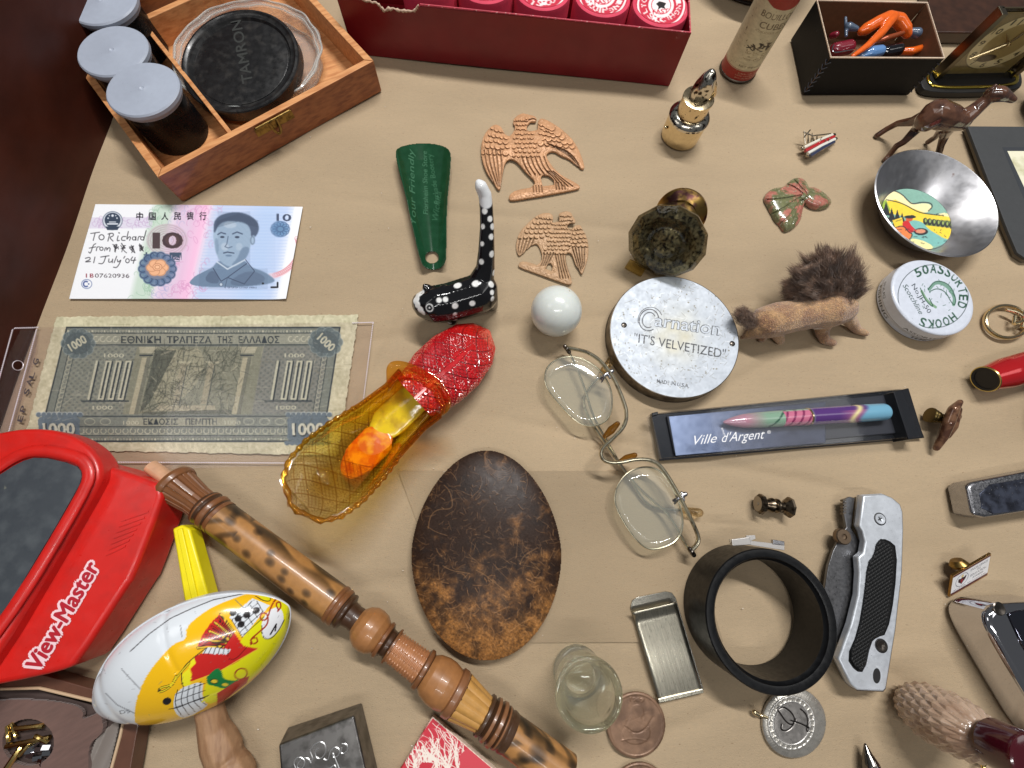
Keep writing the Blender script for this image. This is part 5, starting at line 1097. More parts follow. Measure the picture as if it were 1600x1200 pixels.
for k_ in range(26):      # the far side carries dots too
    i_ = rng.integers(len(v))
    if v[i_, 1] > V(740, 440, 0).y+.2 and v[i_, 2] < 5.5:
        d = np.linalg.norm(v-v[i_], axis=1); k = np.clip((.19-d)/.05+.5, 0, 1)[:, None]; col[:] = col*(1-k)+np.array((232, 232, 230.))*k
k = np.clip((v[:, 2]-5.75)/.06, 0, 1)[:, None]; col = col*(1-k)+np.array((226, 228, 230.))*k
dot(671, 481, .25); dot(671, 481, .18, (16, 16, 19)); dot(671, 481, .055, (240, 240, 240)); dot(656, 458, .32); dot(650, 468, .28); dot(652, 476, .22); dot(657, 484, .22); dot(661, 489, .16); dot(655, 456, .05, (16, 16, 19)); dot(659, 458, .05, (16, 16, 19)); dot(660, 445, .16); dot(678, 443, .15)
fd = subdiv = None
mk('cat_figurine', v, f, M('lacquered_cat', attr=True, rough=.16, coat=.6, var=.02, speck=(60, 60, 62), spk=16, spt=.78), cols=col, tag=('black lacquered cat figurine with white dots and a tall upright white-tipped tail', 'figurine'), sharp=0)

# ================================================================ squirrel
sq = thing('squirrel_figurine', 'small flocked brown squirrel figurine with a dark furry tail, leaning on the round tin lid', 'figurine', V(1260, 510, 0))
v, f = organic_vf([[cf(1200, 503, 1.45, 1.12), cf(1215, 499, 1.5, 1.15), cf(1240, 494, 1.55, 1.08), cf(1266, 489, 1.6, 1.1), cf(1294, 484, 1.65, 1.25), cf(1312, 482, 1.6, 1.05)],
    [cf(1200, 505, 1.4, .6), cf(1187, 512, 1.2, .74), cf(1175, 519, .85, .46), cf(1165, 524, .7, .22)],
    [cf(1212, 510, 1.1, .52), cf(1214, 522, .6, .42), cf(1219, 532, .2, .3)], [cf(1200, 508, .9, .4), cf(1196, 522, .4, .3), cf(1190, 530, .2, .24)],
    [cf(1288, 500, 1.1, .62), cf(1284, 516, .5, .45), cf(1288, 531, .2, .32), cf(1302, 536, .18, .24)],
    [cf(1316, 485, 1.3, .66), cf(1328, 501, .7, .44), cf(1339, 515, .3, .3), cf(1353, 521, .2, .22)]], .07, 5, zmin=.01)
m_flock = M('flocked_body', (182, 142, 100), .9, col2=(150, 110, 80), ms=1.1, lo=.42, hi=.6, bump=1.0, bs=13, var=.3, vs=9, sheen=.5, dist=.12, speck=(226, 178, 116), spk=14, spt=.62)
mk('squirrel_body', v, f, m_flock, sq, sharp=0)
m_fur = M('dark_fur', (140, 112, 92), .75, var=.3, vs=1.2, sheen=.4, col2=(104, 82, 68), ms=2)
def fur(name, centers, n, length, rad, mat, parent, root, seed=4, clumps=260):
    # tufts of hair fanning away from the root
    r = np.random.default_rng(seed); v, f = [], []; root = np.array(root)
    C = np.array([c for c, _ in centers]); R = np.array([q for _, q in centers]); per = n//clumps
    for cl in range(clumps):
        t = r.uniform(0, len(C)-1.001); k_ = int(t); c = C[k_]*(1-(t-k_))+C[k_+1]*(t-k_); q = R[k_]*(1-(t-k_))+R[k_+1]*(t-k_)
        d = r.normal(0, 1, 3); d /= np.linalg.norm(d); p0 = c+d*q*r.uniform(.5, 1.0); out_ = p0-root; out_ /= np.linalg.norm(out_)+1e-9
        cd_ = out_*.8+d*.3+r.normal(0, .16, 3); cd_ /= np.linalg.norm(cd_); Lc = length*r.uniform(.7, 1.2); tip = p0+cd_*Lc
        for i in range(per):
            p = p0+r.normal(0, .16, 3); e = tip+r.normal(0, .07, 3)+(p-p0)*.5; dr = e-p; s_ = np.cross(dr, r.normal(0, 1, 3)); s_ /= np.linalg.norm(s_)+1e-9; w = rad
            e = p+dr*r.uniform(.6, 1.1); m_ = (p+e)/2+r.normal(0, .03, 3); b0 = len(v)
            v += [p-s_*w, p+s_*w, m_+s_*w*.85, m_-s_*w*.85, e]; f += [(b0, b0+1, b0+2, b0+3), (b0+3, b0+2, b0+4)]
    v = np.array(v); v[:, 2] = np.maximum(v[:, 2], .02)
    return mk(name, v, f, mat, parent, kind='stuff', sharp=0)
tc_ = [(np.array(P(1318, 470, 2.0)), .5), (np.array(P(1325, 450, 2.4)), .7), (np.array(P(1312, 425, 2.9)), .95), (np.array(P(1290, 418, 3.1)), .95), (np.array(P(1262, 432, 2.8)), .8), (np.array(P(1250, 455, 2.2)), .55), (np.array(P(1275, 460, 2.3)), .7), (np.array(P(1292, 440, 2.6)), .9), (np.array(P(1310, 455, 2.4)), .8)]
v, f = organic_vf([[(tuple(c), r*.9) for c, r in tc_]], .12, 3); mk('tail_core', v, f, m_fur, sq, sharp=0)
fur('tail_fur', tc_, 48000, .95, .009, m_fur, sq, P(1322, 482, 1.6), 4, 520)
fur('head_fur', [(np.array(P(1176, 508, 1.5)), .25), (np.array(P(1164, 496, 1.9)), .34), (np.array(P(1160, 490, 2.0)), .2)], 5000, .5, .008, m_fur, sq, P(1182, 520, 1.0), 6, 60)
v, f = organic_vf([[cf(1168, 524, .6, .18), cf(1160, 527, .45, .15)]], .05, 2, zmin=.01); mk('muzzle', v, f, m_flock, sq, sharp=0)
cvs = Cv(1262, 490, 1304, 522, 4, (222, 208, 190)); cvs.ell(1283, 506, 14, 6.5, (186, 50, 50), 1, -.2).ell(1283, 506, 12, 5, (222, 208, 190), 1, -.2).text('GERMANY', (1273, 509), (1294, 504), 4, (186, 50, 50), .02)
v0, f0 = v, f
tb_ = bvh(*organic_vf([[cf(1200, 500, 1.6, .72), cf(1225, 492, 1.7, .75), cf(1262, 482, 1.75, .78), cf(1300, 476, 1.85, .85)]], .1, 4))
pts_, cols_ = [], []; nu_, nv_ = 40, 20
for j in range(nv_):
    for i in range(nu_):
        a_ = 2*math.pi*i/(nu_-1); q_ = j/(nv_-1); x_ = 1283+q_*(17*math.cos(a_)); y_ = 506+q_*(8*math.sin(a_)-17*math.cos(a_)*.2)
        h_ = V(x_, y_, 1.35+.002*(1283-x_)); pts_.append(tuple(h_)); cols_.append(cvs.sample(x_, y_))
ii = np.arange(nu_*nv_).reshape(nv_, nu_); mk('paper_label', pts_, np.c_[ii[:-1, :-1].ravel(), ii[1:, :-1].ravel(), ii[1:, 1:].ravel(), ii[:-1, 1:].ravel()].tolist(), m_col, sq, cols=np.array(cols_), sharp=0)

# ================================================================ eyeglasses
gs = thing('eyeglasses', 'folded gold wire-rimmed half-frame eyeglasses with clear lenses beside the coconut shell', 'eyeglasses', V(970, 700, 0))
m_gw = M('worn_gold_wire', (212, 204, 178), .28, 1.0, var=.15, vs=4, col2=(150, 140, 120), ms=3, lo=.55, hi=.7); m_lens = glassy('lens_glass', (253, 255, 253), .02, .99, dust=.08)
bar = [(884, 543, 1.0), (902, 546, 1.2), (920, 551, 1.4), (940, 565, 1.5), (960, 592, 1.6), (975, 628, 1.6), (980, 648, 1.6), (975, 668, 1.6), (955, 688, 1.6), (941, 700, 1.6), (938, 712, 1.6), (946, 722, 1.6), (965, 724, 1.6), (995, 717, 1.6), (1020, 719, 1.6), (1036, 732, 1.6), (1062, 775, 1.5), (1080, 812, 1.4), (1092, 838, 1.2), (1090, 850, 1.1), (1080, 860, 1.0)]
tube('brow_bar', pxline(bar, 2), .115, m_gw, gs, flat=1.3, seg=12)
L1 = [(850, 590), (855, 572), (872, 560), (893, 556), (915, 562), (938, 578), (952, 600), (957, 622), (955, 645), (946, 660), (925, 667), (905, 662), (887, 646), (868, 625), (855, 608)]
L2 = [(960, 775), (965, 757), (980, 738), (1002, 729), (1025, 731), (1040, 744), (1055, 770), (1066, 800), (1067, 828), (1055, 848), (1030, 858), (1010, 858), (990, 840), (972, 812), (962, 792)]
for L_, q_ in ((L1, .95), (L2, .95)):
    tube('lens_rim', pxline([(x_, y_, q_) for x_, y_ in L_], 2, True), .055, m_gw, gs, closed=True, seg=8)
    pp = chaikin(L_, 2); c_ = pp.mean(0); n_ = len(pp); rings = [pp*(1-s_)+c_*s_ for s_ in (0, .25, .5, .75)]; vv = [G(r_[:, 0], r_[:, 1], q_+.07*(1-(1-s_)**2)) for r_, s_ in zip(rings, (0, .25, .5, .75))]+[G(c_[0], c_[1], q_+.07)[None]]
    ff = [(k_*n_+i, k_*n_+(i+1) % n_, (k_+1)*n_+(i+1) % n_, (k_+1)*n_+i) for k_ in range(3) for i in range(n_)]+[(3*n_+i, 3*n_+(i+1) % n_, 4*n_) for i in range(n_)]
    o = mk('lens', np.vstack(vv), ff, m_lens, gs, sharp=0); mm = o.modifiers.new('t', 'SOLIDIFY'); mm.thickness = .12
for (x_, y_, a, b__) in ((950, 583, 938, 592), (1065, 775, 1052, 782)):
    v, f = organic_vf([[cf(x_-6, y_+4, 1.45, .13), cf(x_+6, y_-3, 1.5, .14)], [cf(x_, y_-5, 1.5, .1), cf(x_+3, y_+7, 1.5, .1)], [cf(x_, y_, 1.4, .09), cf(a, b__, 1.05, .08)], [cf(x_-2, y_, 1.4, .08), cf(a+2, b__+5, 1.05, .06)]], .035, 2); mk('lens_mount', v, f, m_steel, gs)
for (x_, y_) in ((886, 545), (1081, 862)):
    v, f = organic_vf([[cf(x_-3, y_-4, 1.0, .15), cf(x_+3, y_+5, .9, .15)], [cf(x_, y_, .6, .14), cf(x_, y_, 1.1, .15)]], .04, 2); mk('hinge', v, f, m_darksteel, gs)
tube('temple_arm', pxline([(1078, 862, .85), (1064, 838, .8), (1050, 812, .7), (1034, 794, .62), (1005, 770, .55), (985, 748, .5), (965, 722, .45), (945, 692, .4), (926, 664, .4), (914, 642, .4), (911, 625, .4), (920, 606, .35), (935, 590, .3)], 2), .085, m_gw, gs, flat=1.5, seg=8)
tube('temple_arm', pxline([(888, 548, .8), (900, 572, .7), (914, 608, .6), (926, 650, .5), (944, 682, .3), (962, 714, .3), (985, 748, .25), (1000, 776, .25), (1014, 790, .25), (1034, 796, .25), (1062, 797, .25)], 2), .075, m_gw, gs, flat=1.5, seg=8)
m_tip = glassy('clear_tip', (240, 232, 214), .08, .5)
for a, b__ in (((935, 590), (956, 561)), ((1062, 797), (1092, 801))):
    v, f = organic_vf([[cf(*a, .3, .14), cf((a[0]+b__[0])/2, (a[1]+b__[1])/2, .3, .24), cf(*b__, .32, .27)]], .04, 4); mk('temple_tip', v, f, m_tip, gs)
m_pad = glassy('amber_pad', (206, 178, 120), .12, .4)
for a, b__ in (((945, 682), (965, 662)), ((968, 722), (992, 711))):
    v, f = organic_vf([[cf(*a, 1.0, .14), cf((a[0]+b__[0])/2, (a[1]+b__[1])/2, 1.1, .26, .5), cf(*b__, 1.2, .16)]], .04, 4); mk('nose_pad', v, f, m_pad, gs)

# ================================================================ pen case
pz = 1.25; pcs = thing('pen_case', 'long clear-lidded black pen case printed Ville d\'Argent with a colourful pen inside', 'pen case', V(1230, 665, 0))
m_pb = M('black_case_plastic', (20, 22, 27), .3, spec=.35, var=.08, vs=2)
oc = [(1018, 646), (1410, 607), (1439, 682), (1034, 716)]
slab('case_base', [(1017, 648), (1414, 608), (1445, 684), (1031, 720)], .01, .22, m_pb, pcs, bevel=.04, smooth=False)
slab('tray_liner', [(1042, 650), (1385, 617), (1408, 676), (1054, 708)], .23, .42, M('dark_foam', (40, 42, 50), .6, var=.06, vs=3), pcs, smooth=False, bevel=.05)
cvp = Cv(1030, 610, 1300, 725, 2, (110, 126, 158)); t_ = np.clip((cvp.X-1040)/190, 0, 1)[..., None]; cvp.a[:] = np.array((156, 172, 206.))*(1-t_)+np.array((52, 58, 78.))*t_; cvp.noise(6, 12, 3)
sheet('silver_card', [(1045, 651), (1290, 628), (1290, 692), (1056, 712)], cvp, M('card_foil', attr=True, rough=.3, metal=.3, bump=.05, bs=6), z=.46, nu=200, nv=60, parent=pcs)
p0, p1 = V(1130, 660, .85), V(1388, 643, .85); PL = (p1-p0).length; pm = frame(p0, p1-p0, (0, 0, 1)); 
pr_f = [(0, 0), (.08, .02), (.3, .6), (.5, 1.6), (.52, PL*.5), (.52, PL*.5+.01), (.56, PL*.51), (.56, PL-.45), (.5, PL-.15), (.25, PL-.02), (0, PL)]
v, f = lathe_vf(chaikin(np.array(pr_f), 3, False).tolist(), 60); zc = v[:, 2]/PL; th_ = np.degrees(np.arctan2(v[:, 1], v[:, 0]))
vs_ = []; 
def dense(prof, n=240):
    pr = np.array(prof); L = np.r_[0, np.cumsum(np.hypot(*np.diff(pr, axis=0).T))]; s_ = np.linspace(0, L[-1], n); return np.c_[np.interp(s_, L, pr[:, 0]), np.interp(s_, L, pr[:, 1])].tolist()
v, f = lathe_vf(dense(chaikin(np.array(pr_f), 2, False)), 80); zc = v[:, 2]/PL; an = np.arctan2(v[:, 1], v[:, 0])
C = np.zeros((len(v), 3)); gr, pk, pu, bb, ye = map(np.array, ((130, 162, 140.), (196, 112, 140.), (84, 52, 116.), (112, 166, 192.), (222, 208, 150.)))
mixv = lambda a, b, w: a*(1-w[:, None])+b*w[:, None]
C[:] = mixv(np.tile(pk*.6+60, (len(v), 1)), np.tile(gr, (len(v), 1)), np.clip((zc-.12)/.12, 0, 1))
sw = np.sin(an*3+zc*46+1.5*np.sin(zc*60+an*2)) > .55; C[sw & (zc > .25) & (zc < .47)] = (60, 96, 80)
C[(zc > .34) & (zc < .50) & (np.sin(an+.9) > .1)] = pk; C[(zc > .34) & (zc < .50) & (np.sin(an+.9) > .1) & (np.sin(zc*130+an*3) > .6)] = (130, 50, 90)
u_ = np.clip((zc-.50)/.02, 0, 1); C = mixv(C, np.tile(pu, (len(v), 1)), u_); C = mixv(C, np.tile(pk*.5+pu*.5, (len(v), 1)), np.clip((zc-.66)/.08, 0, 1)*(np.sin(an) > -.3)); C = mixv(C, np.tile(ye, (len(v), 1)), np.exp(-((zc-.77+.03*np.sin(an*2))/.02)**2)); C = mixv(C, np.tile(bb, (len(v), 1)), np.clip((zc-.80+.03*np.sin(an*2))/.03, 0, 1))
pn = thing('pen', 'fat pen with swirling green, pink, purple and blue barrel inside the clear case', 'pen', (p0+p1)/2-Vector((0, 0, .45)))
mk('pen_barrel', xf(v, pm), f, M('pen_print', attr=True, rough=.2, coat=.6), pn, cols=C, sharp=0)
lathe('pen_ring', [(.53, PL*.498), (.57, PL*.5), (.57, PL*.507), (.53, PL*.509)], pm, m_gold, pn)
cl_pts = np.array(oc, float)
hull = [(1018, 646), (1410, 607), (1439, 682), (1034, 716)]
slab('clear_lid', hull, .24, pz, glassy('clear_lid_plastic', (250, 251, 253), .05, .97, bump=.05, bs=1), pcs, smooth=False, bevel=.05)
slab('end_cap', [(1396, 612), (1420, 606), (1444, 684), (1420, 687)], .02, pz-.1, m_pb, pcs, smooth=False, bevel=.05)
slab('end_cap', [(1019, 645), (1028, 643), (1029, 648), (1019, 650)], .9, pz+.02, m_pb, pcs, smooth=False, bevel=.03)
ptext('lettering', 'Ville', (1086, 695), (1121, 691), 15, pz+.01, m_white, pcs, -.004, .45)
ptext('lettering', "d'Argent", (1128, 691), (1196, 685), 15, pz+.01, m_white, pcs, -.004, .45); ptext('lettering', '®', (1199, 678), (1205, 677), 5, pz+.01, m_white, pcs); ptext('lettering', 'since', (1134, 681), (1129, 668), 4, pz+.01, m_white, pcs, 0, .3)

# ================================================================ coconut shell
egg = []
for t in np.linspace(0, 2*math.pi, 48, endpoint=False):
    x_, y_ = math.cos(t), math.sin(t); egg.append((760+118*x_*(1-.10*(-y_) if y_ < 0 else 1)*(1-.05*max(0, -y_)**2), 868+165*y_-4*(1-y_*y_)+(0)))
ce = Cv(635, 695, 885, 1040, 1.6, (64, 42, 28))
def fbm(cell, seed):
    c_ = Cv(635, 695, 885, 1040, 1.6, (0.,)); 
    for a_, s_ in ((1, 1), (.5, .5), (.25, .25), (.14, .14)): c_.noise(a_, max(2, cell*s_), seed)
    return c_.a[..., 0]
q1, q2 = fbm(46, 11), fbm(14, 12); Yn = (ce.Y-868)/165; w = np.clip(Yn*1.2-.04+.22*q1+.20*q2, 0, .95); w = np.maximum(w, np.clip(.5*q1+.15*q2-.35, 0, .6)); w = w*(.8+.3*fbm(4, 31)*.5)
ce.a[:] = np.array((46, 31, 23.))*(1-w[..., None])+np.array((166, 114, 62.))*w[..., None]
dk_ = np.clip(fbm(22, 15)-.55+.3*(np.abs(Yn-.05) < .12), 0, 1)[..., None]; ce.a[:] = ce.a*(1-dk_*.5)+np.array((34, 26, 24.))*dk_*.5; ce.noise(5, 2, 41)
for k_ in range(900):
    x_, y_ = rng.uniform(640, 880), rng.uniform(700, 1035); L_ = rng.exponential(6)+3; a_ = rng.uniform(0, 6.28); c_ = rng.normal(0, .6)
    pts = [(x_, y_), (x_+L_*.5*math.cos(a_), y_+L_*.5*math.sin(a_)), (x_+L_*.5*math.cos(a_)+L_*.5*math.cos(a_+c_), y_+L_*.5*math.sin(a_)+L_*.5*math.sin(a_+c_))]
    ce.curve(pts, rng.uniform(.5, 1.0), (150, 112, 74) if y_ < 900 else (186, 136, 88), rng.uniform(.25, .7), n=1)
for L_ in ([(669, 826), (672, 806), (684, 795), (706, 796), (707, 782), (702, 766), (694, 758)], [(692, 884), (706, 892), (734, 896)], [(744, 891), (756, 897), (770, 908), (788, 922)], [(644, 880), (652, 886), (660, 886)], [(830, 894), (836, 904), (850, 903)], [(812, 882), (818, 868), (840, 856)], [(716, 972), (726, 955), (738, 952)]): ce.curve(L_, 1.4, (150, 112, 74), .55)
for k_ in range(7): ce.ring(782, 724, 18+k_*2.4, 12+k_*2, .8, (120, 88, 60), .6, rot=.2*k_, a0=-10+k_*14, a1=190)
he = blur(ce.a.mean(2), 1)
class _S: pass
hv = Cv(635, 695, 885, 1040, 1.6, (0.,)); hv.a[..., 0] = he
relief('coconut_shell', [egg], lambda X, Y, D: .5+1.15*np.sqrt(np.clip(1-((X-760)/122)**2-((Y-868)/169)**2, 0, 1))+.00018*(hv.sample(X, Y)[..., 0]-80), .0, M('polished_coconut', attr=True, rough=.42, spec=.22, rvar=.06, var=.1, vs=.9), step=.9, cv=ce, smooth_n=1, bottom=0.25,
       tag=('egg-shaped piece of polished coconut shell, dark brown above and tan below, at the centre', 'coconut shell'), sharp=0)

# ================================================================ amber and red glass shoe
A_, B_ = np.array([462., 790.]), np.array([770., 512.])
sd = (B_-A_); sl = np.linalg.norm(sd); sd /= sl; sn = np.array([-sd[1], sd[0]])      # sn: to the lower right
shoe = thing('glass_slipper', 'patterned glass slipper shading from pale amber at the heel to red at the toe', 'glass shoe', V(610, 665, 0))
m_shoe = glassy('amberina_glass', (255, 255, 255), .03, .72, attr=True)
def spx(s, w): q_ = A_+sd*s+sn*w; return q_
HWs = [(0, 22), (12, 44), (40, 60), (80, 65), (130, 60), (180, 50), (230, 45), (265, 48)]
def hwf(s): return np.interp(s, [a for a, _ in HWs], [b for _, b in HWs])
rimh = lambda s: np.interp(s, [0, 60, 140, 220, 262], [4.2, 3.6, 2.7, 2.7, 3.3])
flrh = lambda s: np.interp(s, [0, 60, 120, 170, 262], [2.6, 2.2, 1.3, .5, .35])
def lat(s, w):
    # pressed pattern: stars in squares between crossed grooves, 1 where a groove is deep
    c_ = 26.0; a_, b_ = (s+w)/c_, (s-w)/c_; fa_, fb2 = a_-math.floor(a_)-.5, b_-math.floor(b_)-.5
    edge = max(abs(fa_), abs(fb2)); r = math.hypot(fa_, fb2); an = math.atan2(fa_, fb2); line = max(0, (edge-.44)/.06)
    ray = (abs(math.sin(an*5)) < .22)*(r < .46)*(r > .06); small = (abs(((s+w)/6.5) % 1-.5) > .42 or abs(((s-w)/6.5) % 1-.5) > .42)*(int(math.floor(a_)+math.floor(b_)) % 2)
    return min(1.0, line+.8*ray*(1-int(math.floor(a_)+math.floor(b_)) % 2)+.55*small)
def shell(inner, ns=300, nw=170):
    V_, C_ = [], []
    for i in range(ns):
        s = -6+268*i/(ns-1); rz, fz = float(rimh(max(s, 0))), float(flrh(max(s, 0))); hw_ = float(hwf(max(s, 0)))*(1 if s > 12 else math.sqrt(max(.03, (s+8)/20)))
        for k_ in range(nw):
            t = -1+2*k_/(nw-1); a = t*math.pi/2; wx = math.sin(a); dz = (1-abs(math.cos(a))**.8)
            off = 6.5 if inner else 0; w_ = (hw_-off)*wx; z_ = fz+(rz-fz)*dz*(1 if not inner else 1)+(.26 if inner else 0)*(1-dz)
            if not inner:
                p_ = 9.0; u1, u2 = s/p_, t*7.5; bump = .055*(1-lat(s, t*62)); star = 0
                w_ += (bump+star)*14*wx; z_ -= (bump+star)*(1-dz)*.8
            s2 = s+(4 if inner and s < 8 else 0)-5*math.sin(abs(t)*math.pi/2)**6*(1 if s < 30 else 0)
            q_ = spx(s2, w_); V_.append(tuple(V(q_[0], q_[1], z_)))
            pat = 0.0 if inner else lat(s, t*62); g = np.clip(s/262, 0, 1); c = np.array([(254, 250, 236), (253, 244, 190), (253, 234, 110), (250, 196, 60)]); g3 = g*3; j = min(2, int(g3)); cc = c[j]*(1-(g3-j))+c[j+1]*(g3-j); C_.append(cc*(1-pat*np.array([.25, .42, .65])))
    return V_, C_, ns, nw
Vo, Co, ns, nw = shell(False); Vi, Ci, _, _ = shell(True); n0 = len(Vo)
id_ = np.arange(n0).reshape(ns, nw); F = np.c_[id_[:-1, :-1].ravel(), id_[:-1, 1:].ravel(), id_[1:, 1:].ravel(), id_[1:, :-1].ravel()].tolist()
F += [(a+n0, d+n0, c+n0, b+n0) for a, b, c, d in F]
F += [(int(id_[i, 0]), int(id_[i+1, 0]), int(id_[i+1, 0])+n0, int(id_[i, 0])+n0) for i in range(ns-1)]+[(int(id_[i+1, -1]), int(id_[i, -1]), int(id_[i, -1])+n0, int(id_[i+1, -1])+n0) for i in range(ns-1)]
F += [(int(id_[0, k_+1]), int(id_[0, k_]), int(id_[0, k_])+n0, int(id_[0, k_+1])+n0) for k_ in range(nw-1)]
mk('heel_shell', Vo+Vi, F, m_shoe, shoe, cols=np.array(Co+Ci), sharp=25)
# beaded rim along the heel
rimp = []
for s in np.linspace(262, -4, 60): rimp.append((*spx(s, -hwf(max(s, 0))*(1 if s > 12 else math.sqrt(max(.03, (s+8)/20)))), float(rimh(max(s, 0)))))
rimp += [(*spx(s, hwf(max(s, 0))*(1 if s > 12 else math.sqrt(max(.03, (s+8)/20)))), float(rimh(max(s, 0)))) for s in np.linspace(-4, 262, 60)]
RP = G(*np.array(rimp).T); rr_ = np.array([.13+.05*math.sin(i*1.9)*(1 if 20 < i < 100 else 0) for i in range(len(RP))])
v, f = tube_vf(RP, rr_, 8); mk('beaded_rim', v, f, glassy('rim_glass', (252, 226, 150), .04, .45), shoe, sharp=0)
# heel block and insole
def cone_px(name, pts, mat, sq=None, **k):
    v, f = organic_vf([[(P(*q_[:2], q_[2]), q_[3], q_[4] if len(q_) > 4 else 1) for q_ in pts]], .07, 5, zmin=.01); return mk(name, v, f, mat, shoe, sharp=0, **k)
cone_px('heel_block', [(*spx(62, 0), 1.7, .7), (*spx(50, 0), 1.0, .6), (*spx(42, 0), .3, .55)], glassy('heel_glass', (254, 248, 220), .05, .85))
cone_px('heel_hollow', [(*spx(108, 14), 1.3, .8, .14), (*spx(130, 12), 1.2, 1.1, .14), (*spx(158, 10), 1.05, 1.1, .14)], M('orange_glass_glow', (206, 92, 14), .2, coat=.5, col2=(226, 140, 16), ms=1.6, lo=.42, hi=.6, bump=.4, bs=2.5))
cone_px('insole', [(*spx(175, 2), .95, .75, .3), (*spx(200, 0), .95, 1.15, .2), (*spx(240, 0), 1.1, 1.1, .2), (*spx(262, 0), 1.3, .95, .2)], M('amber_glass_insole', (222, 190, 36), .2, coat=.4, col2=(186, 150, 40), ms=.9, bump=.3, bs=2))
# toe (vamp): solid faceted body, red
def vamp(sc=1.0, amp=1.0, dull=0):
    V_, C_ = [], []; ns, nt = 180, 170
    for i in range(ns):
        s = 250+158*i/(ns-1); u = (s-250)/158; hw_ = np.interp(u, [0, .1, .3, .55, .8, .93, 1], [36, 40, 47, 47, 38, 24, 3]); top = np.interp(u, [0, .15, .4, .7, .9, 1], [3.1, 2.9, 2.5, 1.9, 1.3, .6]); bot = np.interp(u, [0, .2, 1], [.3, .08, .35])
        for k_ in range(nt):
            t = 2*math.pi*k_/nt; cz = (top+bot)/2; hz_ = (top-bot)/2; cw, sw_ = math.cos(t), math.sin(t)
            b = 0; pt = 0
            if (abs(cw) > .06 or u > .8) and u < .97: pt = lat(s+5, t*30); b = .12*(1-pt)*amp
            q_ = spx(s, hw_*cw*(1+b*.9)*sc); V_.append(tuple(V(q_[0], q_[1], max(.02, cz+hz_*sw_*(1+b*.6)*sc))))
            c = np.array([(248, 140, 70), (240, 70, 70), (238, 60, 80), (240, 70, 60), (248, 120, 50)]); g3 = u*4; j = min(3, int(g3)); C_.append((c[j]*(1-(g3-j))+c[j+1]*(g3-j))*(1-dull*pt*.5)*(np.array([.86, .30, .40]) if dull else 1))
    id_ = np.arange(ns*nt).reshape(ns, nt); jd = np.roll(id_, -1, 1)
    F = np.c_[id_[:-1].ravel(), jd[:-1].ravel(), jd[1:].ravel(), id_[1:].ravel()].tolist()+[list(range(nt))[::-1], [(ns-1)*nt+k_ for k_ in range(nt)]]
    return V_, F, C_

m_toe = M('red_glass_toe', attr=True, rough=.2, coat=.35, bump=.15, bs=2.2, var=.18, vs=1.3, sub=.15); m_toe.node_tree.nodes['Principled BSDF'].inputs['Transmission Weight'].default_value = .3
v, f, c = vamp(1.0, 1.0, 1); mk('toe', v, f, m_toe, shoe, cols=np.array(c), sharp=25)
# flared collar
cps = [(604, 600, 3.6), (603, 566, 3.9), (630, 562, 3.9), (668, 580, 3.9), (688, 590, 3.8), (706, 622, 3.8), (702, 642, 3.6), (688, 650, 3.2)]
cin = [(606, 612, 2.9), (622, 590, 2.9), (640, 588, 2.9), (660, 600, 3.0), (676, 610, 3.0), (686, 630, 3.0), (690, 642, 2.9), (682, 652, 2.6)]
a_, b__ = pxline(cps, 3), pxline(cin, 3); n_ = len(a_); vv = np.vstack([a_, (a_+b__)/2-np.array([0, 0, .12]), b__, b__-np.array([0, 0, .3]), a_-np.array([0, 0, .16])])
ff = [(r_*n_+i, r_*n_+i+1, ((r_+1) % 5)*n_+i+1, ((r_+1) % 5)*n_+i) for r_ in range(5) for i in range(n_-1)]
mk('collar', vv, ff, glassy('collar_glass', (253, 222, 150), .04, .75), shoe, sharp=0)

